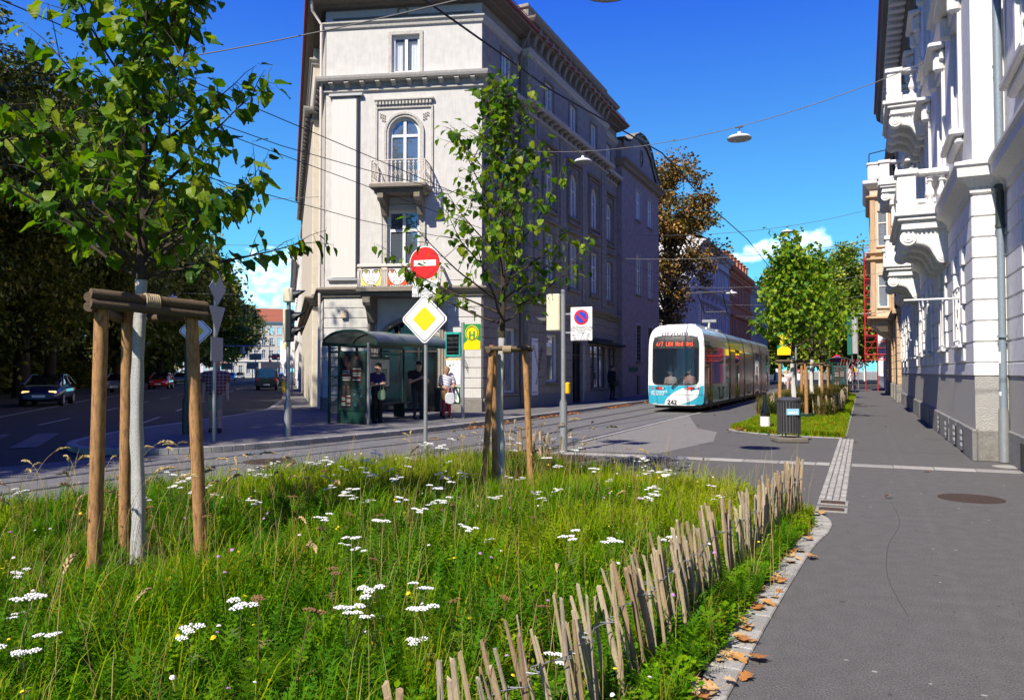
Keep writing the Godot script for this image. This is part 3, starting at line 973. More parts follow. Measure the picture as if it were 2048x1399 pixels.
func face_picture(bg: Color, iris: Color) -> Image: # a plain line drawing of a face
	var n := 160
	var im := Image.create(n, n, false, Image.FORMAT_RGB8)
	im.fill(bg)
	var el := func(cx: float, cy: float, rx: float, ry: float, col: Color, line := 0.0):
		for y in range(maxi(0, int(cy - ry - 3)), mini(n, int(cy + ry + 4))):
			for x in range(maxi(0, int(cx - rx - 3)), mini(n, int(cx + rx + 4))):
				var q := Vector2((x - cx) / rx, (y - cy) / ry).length()
				if line == 0.0 and q <= 1.0: im.set_pixel(x, y, col)
				elif line > 0.0 and absf(q - 1.0) * minf(rx, ry) < line: im.set_pixel(x, y, col)
	var ln := func(a: Vector2, b: Vector2, w: float, col: Color):
		var L := int(a.distance_to(b)) + 1
		for k in L + 1:
			var p := a.lerp(b, float(k) / L)
			for dy in range(-int(w), int(w) + 1):
				for dx in range(-int(w), int(w) + 1):
					var X := int(p.x) + dx; var Y := int(p.y) + dy
					if X >= 0 and Y >= 0 and X < n and Y < n and dx * dx + dy * dy <= w * w: im.set_pixel(X, Y, col)
	var ink := Color(0.16, 0.07, 0.08)
	el.call(80, 55, 74, 102, Color(0.97, 0.96, 0.93))
	el.call(80, 55, 74, 102, ink, 2.0)
	im.fill_rect(Rect2i(0, 0, n, 16), Color(0.08, 0.08, 0.09))
	for s in [-1.0, 1.0]:
		el.call(80 + s * 42, 34, 31, 15, Color(0.1, 0.09, 0.1))
		el.call(80 + s * 42, 42, 29, 15, Color(0.97, 0.96, 0.93))
		el.call(80 + s * 42, 42, 29, 15, ink, 1.6)
		el.call(80 + s * 40, 38, 14, 13, iris)
		el.call(80 + s * 40, 38, 14, 13, ink, 1.4)
		el.call(80 + s * 40, 38, 4, 4, ink)
		ln.call(Vector2(80 + s * 8, 44), Vector2(80 + s * 14, 84), 1.5, ink)
		ln.call(Vector2(80 + s * 14, 84), Vector2(80 + s * 30, 98), 1.5, ink)
		ln.call(Vector2(80 + s * 30, 98), Vector2(80 + s * 16, 105), 1.5, ink)
		ln.call(Vector2(80 + s * 16, 105), Vector2(80, 100), 1.5, ink)
		ln.call(Vector2(80 + s * 36, 128), Vector2(80 + s * 14, 119), 1.6, ink)
		ln.call(Vector2(80 + s * 14, 119), Vector2(80, 123), 1.6, ink)
		ln.call(Vector2(80 + s * 36, 128), Vector2(80 + s * 20, 141), 1.6, ink)
		ln.call(Vector2(80 + s * 20, 141), Vector2(80, 144), 1.6, ink)
	ln.call(Vector2(46, 129), Vector2(114, 129), 1.2, ink)
	return im

func iron_rail(parent: Node3D, f: Transform3D, u0: float, u1: float, y0: float, y1: float, w: float, n: int, m: Material, called := "railing") -> Node3D:
	var g := Mb.new()
	g.xf = f
	g.bx(Vector3(u0, y1 - 0.03, w - 0.02), Vector3(u1, y1, w + 0.02))
	g.bx(Vector3(u0, y0, w - 0.015), Vector3(u1, y0 + 0.025, w + 0.015))
	for u in [u0, u1]: g.bx(Vector3(u - 0.018, y0 + 0.026, w - 0.018), Vector3(u + 0.018, y1 - 0.031, w + 0.018))
	var r := part(called, g, m, parent)
	for k in n:
		var u := u0 + (u1 - u0) * (k + 0.5) / n
		var b := Mb.new()
		b.xf = f
		var h := y1 - y0
		b.bx(Vector3(u - 0.009, y0 + 0.026, w - 0.009), Vector3(u + 0.009, y1 - 0.031, w + 0.009))
		var rg := []
		for q in 7:
			var t := TAU * q / 6
			rg.append(Vector3(u + 0.055 * cos(t), y0 + h * 0.42 + 0.10 * sin(t), w))
		b.tube(rg, [0.012], 5)
		b.bev(Vector3(u - 0.035, y0 + h * 0.72, w - 0.014), Vector3(u + 0.035, y0 + h * 0.76, w + 0.014), 0.008)
		b.bev(Vector3(u - 0.05, y0 + h * 0.84, w - 0.014), Vector3(u + 0.05, y0 + h * 0.885, w + 0.014), 0.01)
		b.bev(Vector3(u - 0.03, y0 + h * 0.12, w - 0.014), Vector3(u + 0.03, y0 + h * 0.17, w + 0.014), 0.01)
		part("baluster", b, m, r)
	return r

func corner_building() -> void:
	var T := thing("corner_building", "grey white corner house of four storeys with balconies and red metal roof", "building")
	var fc := frame(Vector3(PL.x, 0, PL.y), Vector3(PR.x - PL.x, 0, PR.y - PL.y))
	var W := PL.distance_to(PR)
	var fr := frame(Vector3(-12.8, 0, -24.9), Vector3(0, 0, -1))
	var frr := frame(Vector3(-12.45, 0, -24.9), Vector3(0, 0, -1))
	var fl := frame(av3(35, 0), Vector3(-AV.x, 0, -AV.y))
	# the front on the corner
	var hc := [[2.15, 4.45, 0.12, 3.5, true], [2.48, 3.72, 4.75, 7.70], [2.52, 3.72, 8.55, 11.25, true], [2.62, 3.70, 12.95, 14.40]]
	var g := Mb.new()
	wall(g, fc, 0, W, 0.0, 15.62, hc, 0.2)
	var front := part("front_wall", g, mats.plaster_white, T)
	courses(front, fc, 0.0, W, 0.62, 4.40, 10, [[1.75, 2.12, 0, 4.5], [2.12, 4.46, 0, 4.5], [4.46, 4.80, 0, 4.5]], 0.03, mats.plaster_white)
	for s in [[-0.03, 2.13], [4.47, W + 0.03]]:
		g = Mb.new()
		g.xf = fc
		g.bev(Vector3(s[0], 0.0, 0.0), Vector3(s[1], 0.61, 0.075), 0.02)
		part("plinth", g, mats.plinth, front)
	# pilasters round the arch
	for u in [1.78, 4.48]:
		g = Mb.new()
		g.xf = fc
		for k in 3: g.bev(Vector3(u + k * 0.105, 0.62, 0.0), Vector3(u + k * 0.105 + 0.09, 3.62, 0.09), 0.02)
		g.bev(Vector3(u - 0.03, 3.625, 0.0), Vector3(u + 0.34, 3.75, 0.13), 0.02)
		part("pilaster", g, mats.plaster_grey, front)
	g = Mb.new()
	surround(g, fc, 2.15, 4.45, 0.62, 3.5, 0.16, 0.05, true)
	part("arch_moulding", g, mats.plaster_grey, front)
	var dd := window(T, fc, 2.15, 4.45, 0.16, 3.5, {"arch": true, "transom": 0.66, "mull": 2, "glass": mats.window_dark, "frame": mats.dark_wood, "deep": 0.19, "sill": false})
	dd.name = "entrance_door"
	# windows with curtains behind real panes
	for q in [[2.48, 3.72, 4.78, 7.70, false, 0.74], [2.52, 3.72, 8.58, 11.25, true, 0.74], [2.62, 3.70, 12.95, 14.40, false, 0.0]]:
		var win := window(T, fc, q[0], q[1], q[2], q[3], {"arch": q[4], "transom": q[5], "deep": 0.17, "t": 0.1, "glass": mats.window_blue if q[2] > 12 else mats.window_front, "sill": q[2] > 12})
		if q[2] < 12: continue
		g = Mb.new()
		g.xf = fc
		for s in [-1.0, 1.0]:
			var uc: float = (q[0] + q[1]) / 2
			var ytop: float = q[3] - (0.75 if q[4] else 0.25)
			for k in 5:
				var a: float = uc + s * (0.17 + k * 0.06)
				var b: float = uc + s * (0.17 + (k + 1) * 0.06)
				var wa := -0.235 if k % 2 == 0 else -0.215; var wb := -0.215 if k % 2 == 0 else -0.235
				g.quad(Vector3(minf(a, b), q[2] + 0.12, wa if s > 0 else wb), Vector3(maxf(a, b), q[2] + 0.12, wb if s > 0 else wa), Vector3(maxf(a, b), ytop, wb if s > 0 else wa), Vector3(minf(a, b), ytop, wa if s > 0 else wb))
		part("curtain", g, mats.curtain, win)
		g = Mb.new()
		g.xf = fc
		g.bx(Vector3(q[0] - 0.1, q[2] - 0.1, -0.45), Vector3(q[1] + 0.1, q[3] + 0.1, -0.40))
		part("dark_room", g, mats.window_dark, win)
	g = Mb.new()
	surround(g, fc, 2.48, 3.72, 4.75, 7.70, 0.2, 0.06)
	surround(g, fc, 2.30, 3.90, 4.75, 7.92, 0.05, 0.09)
	surround(g, fc, 2.52, 3.72, 8.55, 11.25, 0.10, 0.05, true)
	surround(g, fc, 2.44, 3.80, 8.55, 11.34, 0.09, 0.09, true)
	surround(g, fc, 2.08, 4.16, 8.55, 11.58, 0.08, 0.06)
	surround(g, fc, 2.62, 3.70, 12.95, 14.40, 0.13, 0.05)
	part("window_moulding", g, mats.plaster_trim, front)
	g = Mb.new()
	g.xf = fc
	g.bev(Vector3(1.96, 11.84, 0.0), Vector3(4.28, 11.95, 0.16), 0.03)
	for k in 17: g.bev(Vector3(2.02 + k * 0.13, 11.70, 0.07), Vector3(2.11 + k * 0.13, 11.838, 0.13), 0.015)
	for s in [-1.0, 1.0]: # carved corners beside the arch
		for k in 9:
			var c := Vector3(3.12 + s * (0.72 + 0.08 * (k % 3)), 11.10 + 0.1 * (k / 3) + 0.03 * (k % 3), 0.0)
			if (k % 3) + (2 - k / 3) > 2 + 1: continue
			g.tube([c, c + Vector3(0.045 * s, 0.05, 0.05), c + Vector3(0.07 * s, -0.01, 0.02)], [0.012, 0.026, 0.012], 5)
	part("arch_carving", g, mats.plaster_trim, front)
	# blank hanging banner on the left of the front
	g = Mb.new()
	g.xf = fc
	g.bev(Vector3(0.30, 5.16, 0.03), Vector3(1.26, 12.08, 0.07), 0.01)
	var ban := part("blank_banner", g, mats.plaster_banner, T)
	g = Mb.new()
	g.xf = fc
	g.bev(Vector3(0.18, 12.09, 0.02), Vector3(1.52, 12.21, 0.16), 0.02)
	part("banner_rail", g, mats.sign_back, ban)
	g = Mb.new()
	g.xf = fc
	g.bev(Vector3(0.16, 5.04, 0.02), Vector3(1.34, 5.14, 0.12), 0.02)
	part("banner_rail", g, mats.sign_back, ban)
	g = Mb.new()
	g.xf = fc
	g.tube([Vector3(1.33, 5.1, 0.07), Vector3(1.33, 12.1, 0.07)], [0.035], 8)
	part("banner_side_rail", g, mats.dark_steel, ban)
	# upper balcony
	g = Mb.new()
	g.xf = fc
	g.bev(Vector3(2.05, 8.34, 0.0), Vector3(4.20, 8.50, 0.98), 0.03)
	g.bx(Vector3(2.2, 8.18, 0.0), Vector3(4.05, 8.335, 0.8))
	var b2 := part("upper_balcony", g, mats.plaster_grey_trim, T)
	brackets(b2, fc, 1.75, 4.5, 2, 8.17, 0.22, 0.75, 0.85, mats.plaster_grey_trim, "console")
	iron_rail(b2, fc, 2.12, 4.13, 8.52, 9.38, 0.92, 12, mats.iron_white)
	for s in [2.12, 4.13]:
		var fs := frame(fc * Vector3(s, 0, 0.92 if s < 3 else 0.05), (fc.basis * Vector3(0, 0, -1)) if s < 3 else fc.basis * Vector3(0, 0, -1))
		fs = frame(fc * Vector3(s, 0, 0.90), -fc.basis.z)
		iron_rail(b2, fs, 0.03, 0.86, 8.52, 9.38, 0.0, 5, mats.iron_white)
	# lower balcony with painted panels
	g = Mb.new()
	g.xf = fc
	g.bev(Vector3(1.62, 4.50, 0.0), Vector3(4.72, 4.70, 1.10), 0.03)
	g.bev(Vector3(1.72, 4.36, 0.0), Vector3(4.62, 4.495, 0.95), 0.03)
	var b1 := part("lower_balcony", g, mats.plaster_grey_trim, T)
	brackets(b1, fc, 0.75, 5.6, 2, 4.35, 0.28, 0.95, 0.95, mats.plaster_grey_trim, "console")
	g = Mb.new()
	g.xf = fc
	g.bev(Vector3(1.66, 5.40, 0.96), Vector3(4.68, 5.52, 1.10), 0.02)
	g.bev(Vector3(1.66, 5.28, 1.0), Vector3(4.68, 5.36, 1.06), 0.02)
	for s in [1.66, 4.60]:
		g.bx(Vector3(s, 5.41, 0.0), Vector3(s + 0.08, 5.50, 0.955))
		g.bx(Vector3(s, 4.71, 1.0), Vector3(s + 0.08, 5.275, 1.07))
	part("balcony_rail", g, mats.iron_white, b1)
	for k in 34:
		var u := 1.76 + k * 0.085
		g = Mb.new()
		g.xf = fc
		g.tube([Vector3(u, 4.71, 1.03), Vector3(u + 0.015, 4.9, 1.045), Vector3(u - 0.012, 5.08, 1.03), Vector3(u, 5.28, 1.03)], [0.014, 0.02, 0.014, 0.02], 5)
		part("baluster", g, mats.iron_white, b1)
	for k in 3:
		g = Mb.new()
		g.xf = fc
		var u := 1.82 + k * 0.98
		g.bx(Vector3(u, 4.74, 1.072), Vector3(u + 0.74, 5.40, 1.084))
		g.quv(Vector3(u, 4.74, 1.087), Vector3(u + 0.74, 4.74, 1.087), Vector3(u + 0.74, 5.40, 1.087), Vector3(u, 5.40, 1.087))
		part("painted_face_panel", g, picture("face_%d" % k, face_picture([Color(0.93, 0.86, 0.45), Color(0.87, 0.34, 0.10), Color(0.80, 0.72, 0.40)][k], [Color(0.62, 0.64, 0.15), Color(0.88, 0.36, 0.08), Color(0.4, 0.5, 0.2)][k])), b1)
	# the side along the tram street
	var s1 := [[1.6, 2.7], [5.25, 6.35], [8.3, 9.4], [11.35, 12.45], [14.95, 16.05]]
	var hr := []
	for q in s1: hr.append_array([[q[0] + 0.06, q[1] - 0.06, 12.98, 14.35], [q[0], q[1], 8.95, 11.05, true], [q[0], q[1], 5.6, 7.7]])
	var low := [[1.35, 3.1, 0.75, 3.35], [5.5, 6.9, 1.15, 3.25], [8.7, 10.1, 0.12, 3.05], [11.3, 13.9, 0.75, 2.95], [14.5, 16.9, 0.75, 2.95]]
	g = Mb.new()
	wall(g, fr, 0, 3.5, 0, 15.62, hr.slice(0, 3) + [low[0]], 0.2)
	wall(g, frr, 3.5, 14.1, 0, 15.9, hr.slice(3, 12) + low.slice(1, 4), 0.2)
	wall(g, fr, 14.1, 17.1, 0, 15.62, hr.slice(12) + [low[4]], 0.2)
	for z in [-28.4, -39.0]:
		g.quad(Vector3(-12.8 if z > -30 else -12.45, 0, z), Vector3(-12.45 if z > -30 else -12.8, 0, z), Vector3(-12.45 if z > -30 else -12.8, 15.9, z), Vector3(-12.8 if z > -30 else -12.45, 15.9, z))
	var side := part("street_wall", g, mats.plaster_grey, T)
	g = Mb.new()
	for i in s1.size():
		var q: Array = s1[i]
		var f: Transform3D = fr if i == 0 or i == 4 else frr
		window(T, f, q[0] + 0.06, q[1] - 0.06, 12.98, 14.35, {"transom": 0.0, "t": 0.06, "sill_mat": mats.plaster_grey_trim})
		window(T, f, q[0], q[1], 8.95, 11.05, {"arch": true, "transom": 0.62, "t": 0.06, "sill_mat": mats.plaster_grey_trim})
		window(T, f, q[0], q[1], 5.6, 7.7, {"transom": 0.66, "t": 0.06, "rows": 2, "sill_mat": mats.plaster_grey_trim})
		surround(g, f, q[0] + 0.06, q[1] - 0.06, 12.98, 14.35, 0.1, 0.04)
		surround(g, f, q[0], q[1], 8.95, 11.05, 0.16, 0.07, true)
		surround(g, f, q[0] - 0.22, q[1] + 0.22, 8.6, 11.35, 0.07, 0.10)
		surround(g, f, q[0], q[1], 5.6, 7.7, 0.14, 0.06)
		g.xf = f
		g.bev(Vector3(q[0] - 0.42, 11.50, 0.0), Vector3(q[1] + 0.42, 11.62, 0.2), 0.03)
		g.bev(Vector3(q[0] - 0.3, 8.12, 0.0), Vector3(q[1] + 0.3, 8.24, 0.2), 0.03)
		g.bev(Vector3(q[0] - 0.25, 5.35, 0.0), Vector3(q[1] + 0.25, 5.5, 0.16), 0.03)
		g.bev(Vector3(q[0] - 0.25, 8.55, 0.0), Vector3(q[1] + 0.25, 8.7, 0.16), 0.03)
		g.xf = Transform3D()
		var lun := Mb.new() # half-round blind arch above the first-floor windows
		lun.xf = f
		lun.flat(PackedVector2Array(arc(q[0], q[1], 7.86, 0.30 * (q[1] - q[0]) / 0.6) ), 0.05)
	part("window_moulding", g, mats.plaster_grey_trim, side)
	g = Mb.new()
	for u in [4.35, 7.35, 10.35, 13.4]:
		g.xf = frr
		for k in 2: g.bev(Vector3(u - 0.28 + k * 0.33, 5.0, 0), Vector3(u - 0.28 + k * 0.33 + 0.25, 12.2, 0.08), 0.02)
	part("pilaster_relief", g, mats.plaster_grey, side)
	for i in 5:
		var q: Array = low[i]
		var f: Transform3D = fr if i == 0 or i == 4 else frr
		if i == 2:
			var dr := window(T, f, q[0], q[1], q[2], q[3], {"transom": 0.78, "frame": mats.dark_wood, "glass": mats.window_dark, "deep": 0.19, "sill": false})
			dr.name = "street_door"
			g = Mb.new()
			g.xf = f
			g.bev(Vector3(q[1] + 0.02, 0.14, 0.0), Vector3(q[1] + 0.32, 2.9, 0.05), 0.01)
			part("pale_door_leaf", g, mats.row_grey, dr)
		else:
			window(T, f, q[0], q[1], q[2], q[3], {"transom": 0.0 if i < 2 else 0.8, "mull": 0 if i < 2 else 2, "t": 0.1 if i < 2 else 0.05, "deep": 0.19, "sill_mat": mats.plaster_grey_trim, "frame": mats.white_paint if i < 2 else mats.dark_wood})
	courses(side, fr, 0.05, 3.5, 0.62, 4.40, 10, [[1.2, 3.25, 0.7, 3.5]], 0.028, mats.plaster_grey)
	courses(side, frr, 3.5, 14.1, 0.62, 4.40, 10, [[5.35, 7.05, 1.1, 3.4], [8.5, 10.45, 0, 3.2], [11.1, 14.1, 0.7, 3.2]], 0.028, mats.plaster_grey)
	courses(side, fr, 14.1, 17.1, 0.62, 4.40, 10, [[14.3, 17.0, 0.7, 3.2]], 0.028, mats.plaster_grey)
	g = Mb.new()
	g.xf = fr
	g.bev(Vector3(0.08, 0, 0), Vector3(3.5, 0.61, 0.07), 0.02)
	g.bev(Vector3(14.1, 0, 0), Vector3(17.1, 0.61, 0.07), 0.02)
	g.xf = frr
	g.bev(Vector3(3.5, 0, 0), Vector3(8.6, 0.61, 0.07), 0.02)
	g.bev(Vector3(10.2, 0, 0), Vector3(14.1, 0.61, 0.07), 0.02)
	part("street_plinth", g, mats.plinth_dark, side)
	g = Mb.new()
	g.xf = frr
	g.bev(Vector3(10.9, 3.0, 0), Vector3(14.2, 3.12, 0.55), 0.02)
	g.bev(Vector3(10.95, 3.125, 0.0), Vector3(14.15, 3.3, 0.3), 0.03)
	g.xf = fr
	g.bev(Vector3(14.3, 3.0, 0), Vector3(17.0, 3.12, 0.55), 0.02)
	part("shop_canopy", g, mats.eave_dark, side)
	# the wall along the avenue
	var hl := []
	for k in 6:
		var u := 3.0 + k * 5.3
		for y in [[12.98, 14.35], [8.95, 11.05], [5.6, 7.7], [0.9, 3.3]]: hl.append([u, u + 1.1, y[0], y[1]])
	g = Mb.new()
	wall(g, fl, 0, 35, 0, 15.62, hl, 0.2)
	var lw := part("avenue_wall", g, mats.plaster_cream, T)
	for q in hl: window(T, fl, q[0], q[1], q[2], q[3], {"t": 0.08})
	g = Mb.new()
	g.xf = fl
	g.bev(Vector3(8, 4.85, 0.0), Vector3(31.5, 15.5, 0.35), 0.03)
	g.bev(Vector3(8, 0, 0.0), Vector3(31.5, 4.4, 0.32), 0.03)
	part("avenue_bay", g, mats.plaster_cream, lw)
	courses(lw, fl, 31.6, 35.0, 0.62, 4.40, 10, [], 0.03, mats.plaster_white)
	g = Mb.new()
	g.xf = fl
	g.bev(Vector3(31.6, 0, 0), Vector3(34.97, 0.61, 0.07), 0.02)
	part("avenue_plinth", g, mats.plinth, lw)
	# mouldings that run round all sides
	var path := [av3(35, 0), av3(27, 0), av3(27, -0.35), av3(3.5, -0.35), av3(3.5, 0), Vector3(PL.x, 0, PL.y), Vector3(PR.x, 0, PR.y), Vector3(-12.8, 0, -28.4), Vector3(-12.45, 0, -28.4), Vector3(-12.45, 0, -39.0), Vector3(-12.8, 0, -39.0), Vector3(-12.8, 0, -42.0)]
	g = Mb.new()
	g.mould(path, [Vector2(0.0, 4.42), Vector2(0.10, 4.44), Vector2(0.12, 4.54), Vector2(0.22, 4.60), Vector2(0.30, 4.70), Vector2(0.30, 4.76), Vector2(0.0, 4.83)])
	part("lower_cornice", g, mats.plaster_grey_trim, T)
	g = Mb.new()
	g.mould(path, [Vector2(0.0, 12.28), Vector2(0.09, 12.30), Vector2(0.09, 12.38), Vector2(0.03, 12.42), Vector2(0.03, 12.60), Vector2(0.34, 12.64), Vector2(0.38, 12.72), Vector2(0.40, 12.80), Vector2(0.0, 12.90)])
	var belt := part("bracket_cornice", g, mats.plaster_trim, T)
	brackets(belt, fc, 0.0, W, 10, 12.60, 0.17, 0.2, 0.30, mats.plaster_trim)
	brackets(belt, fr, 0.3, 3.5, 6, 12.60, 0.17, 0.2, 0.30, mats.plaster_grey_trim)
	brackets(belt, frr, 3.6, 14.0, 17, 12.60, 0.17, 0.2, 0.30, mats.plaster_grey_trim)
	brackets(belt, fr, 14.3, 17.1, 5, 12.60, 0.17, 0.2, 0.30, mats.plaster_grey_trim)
	brackets(belt, frame(av3(26.8, -0.35), Vector3(-AV.x, 0, -AV.y)), 0, 23, 36, 12.60, 0.17, 0.2, 0.30, mats.plaster_trim)
	brackets(belt, fl, 31.6, 34.8, 5, 12.60, 0.17, 0.2, 0.30, mats.plaster_trim)
	g = Mb.new()
	g.mould(path, [Vector2(0.0, 14.72), Vector2(0.07, 14.75), Vector2(0.09, 14.86), Vector2(0.16, 14.92), Vector2(0.16, 14.98), Vector2(0.0, 15.03)])
	part("upper_moulding", g, mats.plaster_trim, T)
	g = Mb.new()
	g.xf = fc
	g.bev(Vector3(0.3, 15.1, 0.0), Vector3(W - 0.3, 15.16, 0.05), 0.02)
	g.bev(Vector3(0.3, 15.44, 0.0), Vector3(W - 0.3, 15.5, 0.05), 0.02)
	var rg := []
	for k in 17: rg.append(Vector3(3.05 + 0.2 * cos(TAU * k / 16), 15.3 + 0.15 * sin(TAU * k / 16), 0.03))
	g.tube(rg, [0.035], 6)
	part("frieze", g, mats.plaster_grey_trim, front)
	var epath := [av3(35, 0), Vector3(PL.x, 0, PL.y), Vector3(PR.x, 0, PR.y), Vector3(-12.8, 0, -42.0)]
	g = Mb.new()
	g.mould(epath, [Vector2(0.0, 15.46), Vector2(0.30, 15.50), Vector2(0.34, 15.58), Vector2(0.66, 15.62), Vector2(0.70, 15.70)])
	part("eave", g, mats.eave_soffit, T)
	g = Mb.new()
	g.mould(epath, [Vector2(0.70, 15.68), Vector2(0.78, 15.70), Vector2(0.80, 15.80), Vector2(0.70, 15.83), Vector2(-4.5, 18.4)], false)
	var roof := part("roof", g, mats.roof_red, T)
	for y in [0.12, 0.26]:
		g = Mb.new()
		g.mould(epath, [Vector2(0.52, 15.9 + y), Vector2(0.545, 15.9 + y), Vector2(0.545, 15.925 + y), Vector2(0.52, 15.925 + y), Vector2(0.52, 15.9 + y)])
		part("snow_rail", g, mats.roof_red, roof)
	g = Mb.new()
	for k in 10:
		var u := 0.4 + k * 1.65
		g.xf = fr
		g.bx(Vector3(u, 15.85, 0.52), Vector3(u + 0.03, 16.2, 0.55))
	part("snow_rail_post", g, mats.roof_red, roof)
	# raised attic over the middle of the street side
	g = Mb.new()
	g.xf = fr
	g.bev(Vector3(3.5, 15.6, -0.45), Vector3(14.1, 16.75, 0.30), 0.02)
	g.bev(Vector3(3.42, 16.755, -0.52), Vector3(14.18, 16.92, 0.40), 0.03)
	g.bev(Vector3(3.5, 15.85, 0.31), Vector3(3.95, 16.75, 0.36), 0.02)
	part("attic", g, mats.plaster_grey, T)
	g = Mb.new()
	var ap := [Vector3(-12.8, 0, -28.4), Vector3(-12.45, 0, -28.4), Vector3(-12.45, 0, -39.0), Vector3(-12.8, 0, -39.0)]
	g.mould(ap, [Vector2(0.0, 15.86), Vector2(0.5, 15.90), Vector2(0.58, 16.0), Vector2(0.60, 16.08), Vector2(0.0, 16.15)])
	g.mould(ap, [Vector2(0.0, 14.98), Vector2(0.12, 15.02), Vector2(0.14, 15.1), Vector2(0.0, 15.14)])
	var ac := part("attic_cornice", g, mats.plaster_grey_trim, T)
	brackets(ac, frr, 3.5, 14.1, 15, 15.88, 0.24, 0.72, 0.46, mats.plaster_grey_trim)
	pipe(T, [fc * Vector3(-0.12, 0.2, 0.15), fc * Vector3(-0.12, 14.9, 0.15), fc * Vector3(-0.35, 15.3, 0.5), fc * Vector3(-0.35, 15.66, 0.6)], 0.055, mats.iron_white)
	pipe(T, [fr * Vector3(3.36, 0.3, 0.12), fr * Vector3(3.36, 15.0, 0.12), fr * Vector3(3.2, 15.4, 0.5), fr * Vector3(3.2, 15.7, 0.62)], 0.055, mats.plaster_grey_trim)
	# solid inside, so that the sun enters nowhere
	g = Mb.new()
	var pl := PackedVector2Array()
	for q in [av(34.5, 0.6), PL + Vector2(0.35, -0.62), PR + Vector2(-0.62, -0.35), Vector2(-13.4, -41.9), Vector2(-24, -41.9), av(34.5, 9)]: pl.append(Vector2(q.x, -q.y))
	g.xf = Transform3D(Basis(Vector3(1, 0, 0), Vector3(0, 0, -1), Vector3(0, 1, 0)), Vector3.ZERO)
	g.prism(pl, 0.2, 15.5)
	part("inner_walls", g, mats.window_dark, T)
	# things painted or fixed on the front
	g = Mb.new()
	g.xf = fc
	for k in 3:
		var y0: float = [2.2, 1.5, 1.15][k]
		var pts := []
		for q in 14:
			var t := q * 0.62 + k * 2.0
			pts.append(Vector3(0.52 + 0.20 * sin(t * 1.3) + 0.04 * q / 14.0, y0 + 0.22 * cos(t * 0.9) * (1.0 if k < 2 else 0.5), 0.034))
		g.tube(curve3(pts), [0.012], 4, false)
	for k in 3:
		g.tube(curve3([Vector3(5.2 + k * 0.06, 2.0 - 0.1 * k, 0.034), Vector3(5.45, 2.05 - 0.1 * k, 0.034), Vector3(5.6, 1.75 - 0.1 * k, 0.034)]), [0.011], 4, false)
	part("graffiti", g, mats.print_black, front)
	g = Mb.new()
	g.xf = fc
	g.bev(Vector3(0.72, 3.62, 0.03), Vector3(0.94, 3.92, 0.16), 0.02)
	part("alarm_box", g, mats.sandstone_pale, front)
	# tall board with handwriting beside the shop window
	g = Mb.new()
	g.xf = frr
	g.bev(Vector3(3.78, 0.62, 0.03), Vector3(4.42, 3.0, 0.06), 0.01)
	var bd := part("notice_board", g, mats.sign_white, T)
	g = Mb.new()
	var fb := frr * Transform3D(Basis(Vector3(0, 0, 1), deg_to_rad(68)), Vector3(4.2, 1.05, 0.062))
	letters(g, "Moderne Kunst", 0.17, fb, "Droid Serif", 400, false)
	letters(g, "Antiquitäten", 0.15, frr * Transform3D(Basis(Vector3(0, 0, 1), deg_to_rad(-62)), Vector3(3.92, 2.72, 0.062)), "Droid Serif", 400, false)
	g.xf = frr
	for q in [[2.86, 1.0], [0.74, -1.0]]:
		g.bx(Vector3(3.9, q[0] - 0.012, 0.062), Vector3(4.3, q[0] + 0.012, 0.066))
		g.tri(Vector3(4.3 if q[1] > 0 else 3.9, q[0] + 0.05 * q[1], 0.066), Vector3(4.3 if q[1] > 0 else 3.9, q[0] - 0.05 * q[1], 0.066), Vector3(4.38 if q[1] > 0 else 3.82, q[0], 0.066))
	part("handwriting", g, mats.print_black, bd)

func curve3(pts: Array, n := 5) -> Array:
	var o := []
	for i in pts.size() - 1:
		var p0 = pts[maxi(i - 1, 0)]; var p3 = pts[mini(i + 2, pts.size() - 1)]
		for k in n: o.append(pts[i].cubic_interpolate(pts[i + 1], p0, p3, float(k) / n))
	o.append(pts[-1])
	return o

